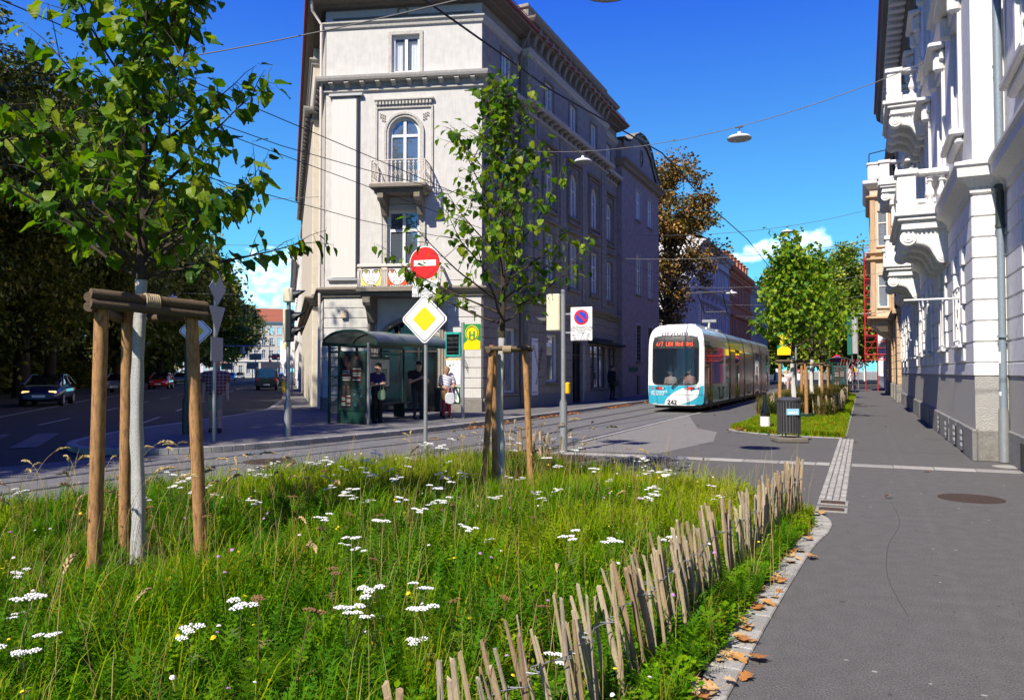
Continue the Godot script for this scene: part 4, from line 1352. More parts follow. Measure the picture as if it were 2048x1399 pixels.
# ---------------------------------------------------------------- gabled house next to it
func gabled_house() -> void:
	var T := thing("gabled_house", "lilac grey house with a curved gable and an oval window", "building")
	var f := frame(Vector3(-12.5, 0, -42.0), Vector3(0, 0, -1))
	var h := []
	for u in [2.9, 5.7]:
		h.append([u, u + 1.05, 10.95, 12.75]); h.append([u, u + 1.05, 6.35, 8.75]); h.append([u - 0.05, u + 1.1, 2.25, 4.45]); h.append([u + 0.2, u + 0.9, 0.2, 1.35])
	var g := Mb.new()
	wall(g, f, 0, 8.7, 0, 13.75, h, 0.2)
	g.quad(Vector3(-14, 0, -42.0), Vector3(-12.5, 0, -42.0), Vector3(-12.5, 13.75, -42.0), Vector3(-14, 13.75, -42.0))
	g.quad(Vector3(-12.5, 0, -50.7), Vector3(-22, 0, -50.7), Vector3(-22, 14, -50.7), Vector3(-12.5, 14, -50.7))
	var wl := part("wall", g, mats.plaster_lilac, T)
	for i in h.size():
		var q: Array = h[i]
		if i % 4 == 3:
			g = Mb.new()
			g.xf = f
			g.bx(Vector3(q[0], q[2], -0.2), Vector3(q[1], q[3], -0.12))
			part("cellar_hatch", g, mats.window_dark, T)
			continue
		var w := window(T, f, q[0], q[1], q[2], q[3], {"transom": 0.62, "t": 0.07, "deep": 0.1 if i % 4 < 2 else 0.18, "glass": [mats.window_glass, mats.window_blind, mats.window_dark][i % 4], "sill_mat": mats.plaster_grey_trim})
		if i % 4 == 2:
			for k in 6:
				g = Mb.new()
				g.xf = f
				var u: float = q[0] + 0.1 + k * 0.19
				g.tube([Vector3(u, q[2], -0.05), Vector3(u, q[3], -0.05)], [0.016], 6)
				for j in 9: g.bev(Vector3(u - 0.04, q[2] + 0.12 + j * 0.24, -0.07), Vector3(u + 0.04, q[2] + 0.2 + j * 0.24, -0.03), 0.015)
				part("grille_bar", g, mats.iron_black, w)
	g = Mb.new()
	for i in h.size():
		if i % 4 < 3: surround(g, f, h[i][0], h[i][1], h[i][2], h[i][3], 0.12, 0.05)
	part("window_moulding", g, mats.row_grey, wl)
	var gp := [Vector2(0, 13.9), Vector2(8.7, 13.9), Vector2(8.7, 14.25), Vector2(8.0, 14.45), Vector2(7.2, 15.0), Vector2(6.3, 15.8), Vector2(5.3, 16.2), Vector2(4.4, 16.3), Vector2(3.4, 16.2), Vector2(2.4, 15.8), Vector2(1.5, 15.25), Vector2(0.7, 15.05), Vector2(0, 15.0)]
	g = Mb.new()
	g.xf = f
	g.prism(PackedVector2Array(gp), -0.4, 0.0)
	var gb := part("gable", g, mats.plaster_lilac, T)
	g = Mb.new()
	g.xf = f
	for i in range(2, gp.size() - 1):
		var a: Vector2 = gp[i]; var b: Vector2 = gp[i + 1]
		var d := (b - a).normalized(); var nn := Vector2(d.y, -d.x)
		var A := a; var B := b
		for w in [[0.12, 0.0], [0.22, 0.14]]:
			var p := [A + nn * w[1], B + nn * w[1]]
			g.quad(Vector3(p[0].x, p[0].y - 0.3 + 0.3 * (w[1] / 0.14), w[0]), Vector3(p[0].x, p[0].y + 0.08, w[0]), Vector3(p[1].x, p[1].y + 0.08, w[0]), Vector3(p[1].x, p[1].y - 0.3 + 0.3 * (w[1] / 0.14), w[0]))
			g.quad(Vector3(p[1].x, p[1].y + 0.08, -0.5), Vector3(p[1].x, p[1].y + 0.08, w[0]), Vector3(p[0].x, p[0].y + 0.08, w[0]), Vector3(p[0].x, p[0].y + 0.08, -0.5))
	part("gable_moulding", g, mats.plaster_grey_trim, gb)
	g = Mb.new()
	g.mould([Vector3(-14, 0, -42.0), Vector3(-12.5, 0, -42.0), Vector3(-12.5, 0, -50.7), Vector3(-16, 0, -50.7)], [Vector2(0, 13.5), Vector2(0.2, 13.55), Vector2(0.25, 13.7), Vector2(0.42, 13.8), Vector2(0.42, 13.9), Vector2(0, 13.98)])
	part("cornice", g, mats.plaster_grey_trim, T)
	g = Mb.new()
	g.xf = f
	var ov := []
	for k in 25: ov.append(Vector3(4.35 + 0.3 * cos(TAU * k / 24), 15.05 + 0.5 * sin(TAU * k / 24), 0.02))
	g.tube(ov, [0.05], 6)
	var po := PackedVector2Array()
	for k in 24: po.append(Vector2(4.35 + 0.3 * cos(TAU * k / 24), 15.05 + 0.5 * sin(TAU * k / 24)))
	var ow := part("oval_window", g, mats.plaster_grey_trim, T)
	g = Mb.new()
	g.xf = f
	g.flat(po, 0.006)
	part("pane", g, mats.window_dark, ow)
	g = Mb.new()
	g.bx(Vector3(-22, 0.2, -50.6), Vector3(-12.75, 13.7, -42.1))
	part("inner_walls", g, mats.window_dark, T)
	g = Mb.new()
	g.xf = f
	for k in 5:
		g.tube(curve3([Vector3(1.2 + k * 0.42, 1.55, 0.012), Vector3(1.35 + k * 0.42, 2.0 - 0.1 * (k % 2), 0.012), Vector3(1.42 + k * 0.42, 1.6, 0.012), Vector3(1.55 + k * 0.42, 1.85, 0.012)]), [0.02], 4, false)
	part("graffiti", g, mats.sign_green, wl)

# ---------------------------------------------------------------- the row of houses behind the tram
func plain_house(called: String, label: String, f: Transform3D, W: float, H: float, deep: float, cols: int, floors: Array, wm: Material, tm: Material, rm: Material, o := {}) -> Node3D:
	var T := thing(called, label, "building", Vector3.ZERO, 0.0, o.get("group", ""))
	var holes := []
	var ww: float = o.get("ww", 1.05)
	for fl in floors:
		for k in cols:
			var u := W * (k + 0.5) / cols - ww / 2
			holes.append([u, u + ww, fl[0], fl[1]])
	var g := Mb.new()
	wall(g, f, 0, W, 0, H, holes, 0.16)
	g.xf = f
	g.quad(Vector3(0, 0, -deep), Vector3(0, 0, 0), Vector3(0, H, 0), Vector3(0, H, -deep))
	g.quad(Vector3(W, 0, 0), Vector3(W, 0, -deep), Vector3(W, H, -deep), Vector3(W, H, 0))
	if o.get("gable", false):
		for u in [0.0, W]:
			var a := Vector3(u, H, 0); var b := Vector3(u, H, -deep); var c := Vector3(u, H + deep * 0.3, -deep / 2)
			if u == 0.0: g.tri(b, a, c)
			else: g.tri(a, b, c)
	g.xf = Transform3D()
	var wl := part("wall", g, wm, T)
	for q in holes: window(T, f, q[0], q[1], q[2], q[3], {"t": 0.07, "transom": 0.64, "deep": 0.12, "sill_mat": tm, "frame": o.get("frame", mats.white_paint)})
	g = Mb.new()
	for q in holes:
		surround(g, f, q[0], q[1], q[2], q[3], 0.12, 0.05)
		if o.get("hoods", false):
			g.xf = f
			g.bev(Vector3(q[0] - 0.25, q[3] + 0.3, 0), Vector3(q[1] + 0.25, q[3] + 0.42, 0.22), 0.03)
			for s in [q[0] - 0.1, q[1] - 0.05]: g.bev(Vector3(s, q[3] + 0.02, 0.0), Vector3(s + 0.15, q[3] + 0.3, 0.15), 0.03)
	part("window_moulding", g, tm, wl)
	g = Mb.new()
	var c := [f * Vector3(0, 0, 0), f * Vector3(W, 0, 0)]
	for b in o.get("belts", []): g.mould(c, [Vector2(0, b - 0.12), Vector2(0.1, b - 0.1), Vector2(0.22, b), Vector2(0.24, b + 0.1), Vector2(0, b + 0.16)])
	g.mould(c, [Vector2(0, H - 0.7), Vector2(0.14, H - 0.66), Vector2(0.2, H - 0.4), Vector2(0.45, H - 0.3), Vector2(0.6, H - 0.1), Vector2(0.62, H + 0.02), Vector2(0, H + 0.06)])
	var cn := part("cornice", g, tm, T)
	if o.has("brackets"): brackets(cn, f, 0.2, W - 0.2, o.brackets, H - 0.3, 0.18, 0.3, 0.38, tm)
	g = Mb.new()
	g.xf = f
	var rh := deep * 0.3
	g.quad(Vector3(-0.1, H + 0.03, 0.66), Vector3(W + 0.1, H + 0.03, 0.66), Vector3(W + 0.1, H + rh, -deep / 2), Vector3(-0.1, H + rh, -deep / 2))
	g.quad(Vector3(W + 0.1, H + 0.03, -deep - 0.6), Vector3(-0.1, H + 0.03, -deep - 0.6), Vector3(-0.1, H + rh, -deep / 2), Vector3(W + 0.1, H + rh, -deep / 2))
	var rf := part("roof", g, rm, T)
	for k in o.get("dormers", 0):
		var u: float = W * (k + 0.5) / o.dormers
		g = Mb.new()
		g.xf = f
		g.bev(Vector3(u - 0.55, H + 0.15, -2.2), Vector3(u + 0.55, H + 1.6, -0.25), 0.03)
		g.bev(Vector3(u - 0.68, H + 1.605, -2.3), Vector3(u + 0.68, H + 1.75, -0.1), 0.03)
		g.bx(Vector3(u - 0.35, H + 0.45, -0.245), Vector3(u + 0.35, H + 1.35, -0.22))
		part("dormer", g, mats.row_red, rf)
	for k in o.get("chimneys", 0):
		var u: float = W * (k + 0.7) / (o.chimneys + 0.4)
		g = Mb.new()
		g.xf = f
		g.bev(Vector3(u - 0.4, H + 0.5, -deep * 0.45), Vector3(u + 0.4, H + rh + 1.0, -deep * 0.45 - 0.6), 0.03)
		part("chimney", g, tm, rf)
	g = Mb.new()
	g.xf = f
	g.bx(Vector3(0.2, 0.1, -deep + 0.2), Vector3(W - 0.2, H - 0.1, -0.4))
	part("inner_walls", g, mats.window_dark, T)
	return T

func street_row() -> void:
	var fl := [[0.9, 3.0], [5.5, 7.5], [9.6, 11.5]]
	var A := plain_house("apartment_house", "blue grey apartment house with a bare white end wall behind the tram", frame(Vector3(-12.9, 0, -67), Vector3(0, 0, -1)), 16.5, 13.3, 12, 7, fl, mats.row_blue, mats.row_grey, mats.roof_tile, {"hoods": true, "belts": [4.3, 9.0], "gable": true, "brackets": 22, "chimneys": 1})
	var f := frame(Vector3(-12.9, 0, -67), Vector3(0, 0, -1))
	var g := Mb.new()
	g.bev(Vector3(-24.9, 0, -66.98), Vector3(-12.96, 13.25, -66.7), 0.02)
	part("white_end_wall", g, mats.facade_white, A)
	pipe(A, [Vector3(-12.85, 0.1, -66.6), Vector3(-12.85, 12.7, -66.6), Vector3(-12.5, 13.2, -66.9)], 0.07, mats.white_paint)
	brackets(A, f, 0.3, 16.2, 7, 8.8, 0.5, 0.6, 0.45, mats.row_grey, "hood_console")
	plain_house("apartment_house", "brick red apartment house with a row of dormers on the roof", frame(Vector3(-12.9, 0, -83.5), Vector3(0, 0, -1)), 17.0, 13.0, 12, 7, fl, mats.row_red, mats.row_red, mats.roof_tile, {"hoods": true, "belts": [4.3, 9.0], "brackets": 22, "dormers": 7, "frame": mats.sandstone_pale})
	plain_house("apartment_house", "grey apartment house farthest along the row behind the tram", frame(Vector3(-12.9, 0, -100.5), Vector3(0, 0, -1)), 19.0, 12.7, 12, 8, fl, mats.row_grey, mats.row_grey, mats.roof_tile, {"hoods": true, "belts": [4.3, 9.0], "brackets": 24})
	# end of the street: railing wall in front of the park
	var T := thing("park_fence", "low green fence with pale pillars at the end of the street", "fence")
	for k in 7:
		g = Mb.new()
		g.bev(Vector3(-13 + k * 2.2, 0.1, -132), Vector3(-12.6 + k * 2.2, 2.1, -131.6), 0.03)
		part("pillar", g, mats.facade_trim, T)
		for j in 12:
			g = Mb.new()
			g.bx(Vector3(-12.55 + k * 2.2 + j * 0.15, 0.3, -131.85), Vector3(-12.47 + k * 2.2 + j * 0.15, 1.8, -131.8))
			part("slat", g, mats.row_grey, T)

# ---------------------------------------------------------------- white building on the right
func balcony(T: Node3D, f: Transform3D, u0: float, u1: float, y: float, d: float) -> void:
	var g := Mb.new()
	g.xf = f
	g.bev(Vector3(u0, y - 0.10, 0), Vector3(u1, y, d), 0.02)
	g.bev(Vector3(u0 + 0.06, y - 0.20, 0), Vector3(u1 - 0.06, y - 0.104, d - 0.06), 0.02)
	g.bev(Vector3(u0 + 0.14, y - 0.40, 0), Vector3(u1 - 0.14, y - 0.204, d - 0.14), 0.02)
	var b := part("balcony", g, mats.facade_trim, T)
	g = Mb.new()
	g.xf = f
	for k in int((u1 - u0 - 0.3) / 0.09):
		g.bx(Vector3(u0 + 0.17 + k * 0.09, y - 0.39, d - 0.139), Vector3(u0 + 0.22 + k * 0.09, y - 0.30, d - 0.115))
	for k in int((d - 0.2) / 0.09):
		g.bx(Vector3(u1 - 0.139, y - 0.39, 0.05 + k * 0.09), Vector3(u1 - 0.115, y - 0.30, 0.10 + k * 0.09))
	part("dentil", g, mats.facade_trim, b)
	for s in [u0 + 0.03, u1 - 0.48]:
		g = Mb.new()
		g.xf = f
		g.bev(Vector3(s, y + 0.002, d - 0.48), Vector3(s + 0.45, y + 0.22, d - 0.03), 0.015)
		g.bev(Vector3(s + 0.03, y + 0.222, d - 0.45), Vector3(s + 0.42, y + 0.86, d - 0.06), 0.015)
		g.bev(Vector3(s + 0.09, y + 0.30, d - 0.062), Vector3(s + 0.36, y + 0.78, d - 0.045), 0.01)
		g.bev(Vector3(s - 0.02, y + 0.862, d - 0.50), Vector3(s + 0.47, y + 1.0, d - 0.01), 0.02)
		part("pedestal", g, mats.facade_trim, b)
	g = Mb.new()
	g.xf = f
	g.bev(Vector3(u0 + 0.48, y + 0.002, d - 0.38), Vector3(u1 - 0.48, y + 0.17, d - 0.12), 0.015)
	g.bev(Vector3(u0 + 0.47, y + 0.86, d - 0.4), Vector3(u1 - 0.49, y + 0.985, d - 0.1), 0.02)
	for s in [u0 + 0.12, u1 - 0.38]:
		g.bev(Vector3(s, y + 0.002, 0.0), Vector3(s + 0.26, y + 0.17, d - 0.485), 0.015)
		g.bev(Vector3(s - 0.02, y + 0.86, 0.0), Vector3(s + 0.28, y + 0.985, d - 0.505), 0.02)
	part("rail", g, mats.facade_trim, b)
	var prof := [Vector2(0.05, 0.0), Vector2(0.085, 0.0), Vector2(0.085, 0.06), Vector2(0.05, 0.09), Vector2(0.06, 0.13), Vector2(0.10, 0.22), Vector2(0.095, 0.30), Vector2(0.055, 0.40), Vector2(0.04, 0.48), Vector2(0.045, 0.53), Vector2(0.075, 0.55), Vector2(0.05, 0.58), Vector2(0.05, 0.62), Vector2(0.085, 0.64), Vector2(0.085, 0.685)]
	g = Mb.new()
	g.lathe(prof, 12)
	var me := g.mesh()
	var spots := []
	var n := int((u1 - u0 - 1.0) / 0.25)
	for k in n: spots.append(Vector3(u0 + 0.5 + (u1 - u0 - 1.0) * (k + 0.5) / n, y + 0.173, d - 0.25))
	for s in [u0 + 0.25, u1 - 0.25]:
		for k in 2: spots.append(Vector3(s, y + 0.173, 0.14 + k * 0.24))
	for p in spots:
		var o := MeshInstance3D.new()
		o.name = "baluster"
		o.mesh = me
		o.material_override = mats.facade_trim
		o.position = f * p
		b.add_child(o, true)
	# scroll consoles below
	for k in 4:
		var u := u0 + 0.36 + (u1 - u0 - 0.72) * k / 3.0
		g = Mb.new()
		var p := PackedVector2Array([Vector2(0, -0.402), Vector2(d - 0.2, -0.402), Vector2(d - 0.16, -0.62), Vector2(d - 0.34, -0.66), Vector2(d * 0.5, -0.70), Vector2(d * 0.34, -0.80), Vector2(d * 0.26, -0.96), Vector2(d * 0.18, -1.12), Vector2(0, -1.18)])
		g.xf = f * Transform3D(Basis(Vector3(0, 0, 1), Vector3(0, 1, 0), Vector3(-1, 0, 0)), Vector3(u, y, 0))
		g.prism(p, -0.13, 0.13)
		for s in [[d - 0.28, -0.58, 0.175], [d * 0.13, -1.06, 0.13]]:
			g.tube([Vector3(s[0], s[1], -0.16), Vector3(s[0], s[1], 0.16)], [s[2]], 18)
			g.tube([Vector3(s[0], s[1], -0.18), Vector3(s[0], s[1], 0.18)], [s[2] * 0.62], 16)
			g.tube([Vector3(s[0], s[1], -0.195), Vector3(s[0], s[1], 0.195)], [s[2] * 0.25], 10)
		for s in [-0.08, 0.08]:
			var rib := []
			for q in [p[2], p[4], p[5], p[6], p[7]]: rib.append(Vector3(q.x, q.y - 0.01, s))
			g.tube(curve3(rib, 4), [0.05], 6)
		part("console", g, mats.facade_trim, b)

func white_building() -> void:
	var T := thing("white_house", "white rusticated house with stone balconies along the right pavement", "building")
	var f := frame(Vector3(1.85, 0, -43.5), Vector3(0, 0, 1))
	var f2 := frame(Vector3(2.36, 0, -15.8), Vector3(0, 0, 1))
	var fe := frame(Vector3(1.85, 0, -15.8), Vector3(1, 0, 0))
	var zc := [-17.75, -21.0, -24.9, -28.2, -31.6, -35.2, -38.6, -41.6]
	var holes := []
	for z in zc:
		var u: float = z + 43.5 - 0.55
		holes.append_array([[u, u + 1.1, 2.14, 4.15], [u, u + 1.1, 6.35, 8.75], [u, u + 1.1, 10.5, 12.7]])
	var h2 := []
	for k in 3:
		var u := 1.55 + k * 3.4
		h2.append_array([[u, u + 1.25, 2.14, 4.15], [u, u + 1.25, 6.35, 8.75], [u, u + 1.25, 10.5, 12.7]])
	var g := Mb.new()
	wall(g, f, 0, 27.7, 0, 15.0, holes, 0.2)
	wall(g, f2, 0, 22, 0, 15.0, h2, 0.2)
	wall(g, fe, 0, 0.51, 0, 15.0, [], 0.2)
	var wl := part("wall", g, mats.facade_white, T)
	for i in holes.size() + h2.size():
		var q: Array = holes[i] if i < holes.size() else h2[i - holes.size()]
		var ff: Transform3D = f if i < holes.size() else f2
		window(T, ff, q[0], q[1], q[2], q[3], {"t": 0.075, "transom": 0.66, "rows": 2, "deep": 0.08 if ff == f2 else 0.10, "sill": i % 3 != 0, "glass": mats.window_glass if i < holes.size() else mats.window_pale})
	g = Mb.new()
	for i in holes.size() + h2.size():
		var q: Array = holes[i] if i < holes.size() else h2[i - holes.size()]
		var ff: Transform3D = f if i < holes.size() else f2
		if i % 3 == 0: continue
		surround(g, ff, q[0], q[1], q[2], q[3], 0.16, 0.07)
		g.xf = ff
		g.bev(Vector3(q[0] - 0.34, q[2] - 0.14, 0), Vector3(q[1] + 0.34, q[2] - 0.01, 0.26), 0.03)
		g.bev(Vector3(q[0] - 0.26, q[2] - 0.30, 0), Vector3(q[1] + 0.26, q[2] - 0.145, 0.16), 0.05)
		g.bev(Vector3(q[0] - 0.42, q[3] + 0.45, 0), Vector3(q[1] + 0.42, q[3] + 0.58, 0.36), 0.04)
		g.bev(Vector3(q[0] - 0.3, q[3] + 0.18, 0), Vector3(q[1] + 0.3, q[3] + 0.44, 0.12), 0.03)
		for s in [q[0] - 0.22, q[1] + 0.04]: g.bev(Vector3(s, q[3] - 0.05, 0.0), Vector3(s + 0.18, q[3] + 0.44, 0.24), 0.05)
		g.xf = Transform3D()
	part("window_moulding", g, mats.facade_trim, wl)
	# stone courses of the ground floor, with blocks beside the windows
	var cut := []
	for q in holes:
		if q[2] < 3: cut.append([q[0] - 0.02, q[1] + 0.02, q[2], q[3]])
	courses(wl, f, 0.0, 27.72, 1.77, 4.78, 8, cut, 0.03, mats.facade_white)
	var cut2 := []
	for q in h2:
		if q[2] < 3: cut2.append([q[0] - 0.02, q[1] + 0.02, q[2], q[3]])
	courses(wl, f2, 0.0, 22.0, 1.77, 4.78, 8, cut2, 0.03, mats.facade_white)
	courses(wl, fe, -0.03, 0.51, 1.77, 4.78, 8, [], 0.03, mats.facade_white)
	for i in range(0, holes.size(), 3):
		var q: Array = holes[i]
		for k in 5:
			for s in [-1.0, 1.0]:
				g = Mb.new()
				g.xf = f
				var wd := 0.38 if k % 2 == 0 else 0.26
				var a: float = q[0] - wd if s < 0 else q[1] + 0.01
				g.bev(Vector3(a, 2.15 + k * 0.376, 0.031), Vector3(a + wd - 0.01, 2.15 + k * 0.376 + 0.345, 0.085), 0.018)
				part("window_block", g, mats.facade_white, wl)
		for k in 3:
			g = Mb.new()
			g.xf = f
			g.bev(Vector3(q[0] - 0.25 + k * 0.55, 1.80, 0.031), Vector3(q[0] + 0.27 + k * 0.55, 2.06, 0.07), 0.015)
			part("window_block", g, mats.facade_white, wl)
		g = Mb.new()
		g.xf = f
		g.bev(Vector3(q[0] - 0.1, 2.07, 0.0), Vector3(q[1] + 0.1, 2.13, 0.14), 0.015)
		part("window_sill", g, mats.facade_trim, wl)
		# thin white guard bars in front of the ground-floor windows
		g = Mb.new()
		g.xf = f
		for u in [q[0] + 0.1, q[0] + 0.55, q[1] - 0.1]: g.tube([Vector3(u, 2.2, 0.1), Vector3(u, 3.3, 0.1)], [0.016], 6)
		for y in [2.22, 3.28]: g.tube([Vector3(q[0], y, 0.1), Vector3(q[1], y, 0.1)], [0.016], 6)
		part("guard_rail", g, mats.white_paint, wl)
	# base: roughcast over dark rough stone
	g = Mb.new()
	g.mould([Vector3(1.85, 0, -43.5), Vector3(1.85, 0, -15.8), Vector3(2.36, 0, -15.8), Vector3(2.36, 0, 6.2)], [Vector2(0.0, 1.52), Vector2(0.035, 1.54), Vector2(0.035, 1.74), Vector2(0.0, 1.76)], false)
	part("base_band", g, mats.facade_white, wl)
	g = Mb.new()
	g.mould([Vector3(1.85, 0, -43.5), Vector3(1.85, 0, -15.8), Vector3(2.36, 0, -15.8), Vector3(2.36, 0, 6.2)], [Vector2(0.0, 0.56), Vector2(0.02, 0.57), Vector2(0.02, 1.515), Vector2(0.0, 1.52)], false)
	part("roughcast_base", g, mats.roughcast, wl)
	var first := true
	for seg in [[f, 0.0, 27.77, 20], [fe, 0.0, 0.47, 1], [f2, 0.03, 22.0, 14]]:
		for k in seg[3]:
			var a: float = seg[1] + (seg[2] - seg[1]) * k / seg[3]
			var b: float = seg[1] + (seg[2] - seg[1]) * (k + 1) / seg[3]
			g = Mb.new()
			g.xf = seg[0]
			var m := 4
			var ring0 := []
			g.bev(Vector3(a + 0.005, 0.0, 0.0), Vector3(b - 0.005, 0.57, 0.06 + rng.randf_range(0, 0.02)), 0.02)
			part("plinth_stone", g, mats.plinth_dark if seg[3] != 1 else mats.plinth, wl)
	for q in [[-17.3, 0.08, 0.46], [-18.6, 0.08, 0.46], [-20.4, 0.06, 0.44], [-22.3, 0.1, 0.45], [-25.4, 0.1, 0.45]]:
		g = Mb.new()
		g.xf = f
		var u: float = q[0] + 43.5
		g.bx(Vector3(u - 0.17, q[1], 0.05), Vector3(u + 0.17, q[2], 0.088))
		var v := part("cellar_vent", g, mats.groove, wl)
		g = Mb.new()
		g.xf = f
		for k in 4: g.tube([Vector3(u - 0.13 + k * 0.087, q[1], 0.095), Vector3(u - 0.13 + k * 0.087, q[2], 0.095)], [0.01], 5)
		for k in 3: g.tube([Vector3(u - 0.17, q[1] + 0.06 + k * 0.12, 0.1), Vector3(u + 0.17, q[1] + 0.06 + k * 0.12, 0.1)], [0.008], 5)
		part("vent_grille", g, mats.sign_back, v)
	g = Mb.new()
	g.xf = f2
	g.bx(Vector3(1.5, 0.12, 0.05), Vector3(2.7, 0.46, 0.088))
	var cv := part("cellar_window", g, mats.groove, wl)
	for k in 7:
		g = Mb.new()
		g.xf = f2
		g.tube([Vector3(1.55 + k * 0.18, 0.1, 0.1), Vector3(1.55 + k * 0.18, 0.47, 0.1)], [0.012], 6)
		part("window_bar", g, mats.dark_steel, cv)
	# cornices
	var path := [Vector3(1.85, 0, -43.5), Vector3(1.85, 0, -15.8), Vector3(2.36, 0, -15.8), Vector3(2.36, 0, 6.2)]
	g = Mb.new()
	g.mould(path, [Vector2(0.0, 4.80), Vector2(0.05, 4.82), Vector2(0.06, 4.92), Vector2(0.16, 5.02), Vector2(0.26, 5.08), Vector2(0.27, 5.24), Vector2(0.31, 5.28), Vector2(0.31, 5.34), Vector2(0.0, 5.44)])
	part("belt_cornice", g, mats.facade_trim, T)
	g = Mb.new()
	g.mould(path, [Vector2(0.0, 9.62), Vector2(0.08, 9.64), Vector2(0.16, 9.74), Vector2(0.17, 9.84), Vector2(0.0, 9.9)])
	part("upper_belt", g, mats.facade_trim, T)
	g = Mb.new()
	g.mould(path, [Vector2(0.0, 13.9), Vector2(0.1, 13.95), Vector2(0.14, 14.2), Vector2(0.3, 14.4), Vector2(0.34, 14.62), Vector2(1.0, 14.7), Vector2(1.05, 14.95), Vector2(1.05, 15.02), Vector2(0.0, 15.1)])
	var ev := part("eave", g, mats.eave_soffit, T)
	for k in 46:
		g = Mb.new()
		g.xf = f
		g.bev(Vector3(0.2 + k * 0.6, 14.45, 0.3), Vector3(0.48 + k * 0.6, 14.69, 0.85), 0.03)
		part("eave_block", g, mats.facade_trim, ev)
	g = Mb.new()
	g.mould(path, [Vector2(1.04, 15.03), Vector2(1.14, 15.06), Vector2(1.14, 15.16), Vector2(1.02, 15.18), Vector2(-4.0, 18.2)], false)
	part("roof", g, mats.roof_red, T)
	balcony(T, f, 20.0, 23.9, 5.30, 1.12)
	balcony(T, f, 14.5, 18.0, 9.85, 1.12)
	balcony(T, f, 11.0, 14.5, 5.30, 1.12)
	balcony(T, f, 3.5, 7.0, 9.85, 1.12)
	# rainwater pipe in the corner: painted steel over a cast foot
	g = Mb.new()
	g.tube([Vector3(2.24, 0.02, -15.66), Vector3(2.24, 0.9, -15.66)], [0.085], 16)
	g.tube([Vector3(2.24, 0.9, -15.66), Vector3(2.24, 0.97, -15.66)], [0.085, 0.062], 16)
	var dp := part("drainpipe", g, mats.galvanised, T)
	g = Mb.new()
	g.tube([Vector3(2.24, 0.97, -15.66), Vector3(2.24, 4.15, -15.66)], [0.06], 16)
	g.tube([Vector3(2.24, 5.45, -15.62), Vector3(2.24, 15, -15.62)], [0.07], 16)
	for y in [2.2, 7.0, 9.4]: g.tube([Vector3(2.24, y, -15.64), Vector3(2.24, y + 0.04, -15.64)], [0.08], 16)
	part("painted_pipe", g, mats.pipe_grey, dp)
	g = Mb.new()
	g.tube([Vector3(2.24, 4.15, -15.66), Vector3(2.24, 4.72, -15.66), Vector3(2.20, 4.85, -15.5)], [0.072], 16)
	g.tube([Vector3(2.24, 4.14, -15.66), Vector3(2.24, 4.2, -15.66)], [0.082], 16)
	part("dark_pipe_piece", g, mats.pipe_dark, dp)
	g = Mb.new()
	for q in [[1.75, 0.10, 0.2], [1.18, 0.08, 0.07]]:
		g.xf = Transform3D(Basis(), Vector3(2.24, q[0], -15.66))
		for k in 5:
			var a0 := -0.4 + k * 0.28 - PI / 2 * 0.0; var a1 := a0 + 0.28
			g.quad(Vector3(-0.0625 * cos(a0), 0, 0.0625 * sin(a0)), Vector3(-0.0625 * cos(a1), 0, 0.0625 * sin(a1)), Vector3(-0.0625 * cos(a1), q[2], 0.0625 * sin(a1)), Vector3(-0.0625 * cos(a0), q[2], 0.0625 * sin(a0)))
	part("sticker", g, mats.sign_white, dp)
	g = Mb.new()
	g.xf = f
	g.tube([Vector3(26.3, 3.05, 0.0), Vector3(26.0, 3.07, 1.05)], [0.022], 8)
	g.tube([Vector3(26.3, 3.05, 0.0), Vector3(26.3, 3.05, 0.08)], [0.06, 0.03], 10)
	part("white_rod", g, mats.white_paint, wl)
	g = Mb.new()
	g.bx(Vector3(2.2, 0.1, -43.4), Vector3(12, 14.8, -16.2))
	g.bx(Vector3(2.75, 0.1, -16.19), Vector3(12, 14.8, 6.0))
	part("inner_walls", g, mats.window_dark, T)

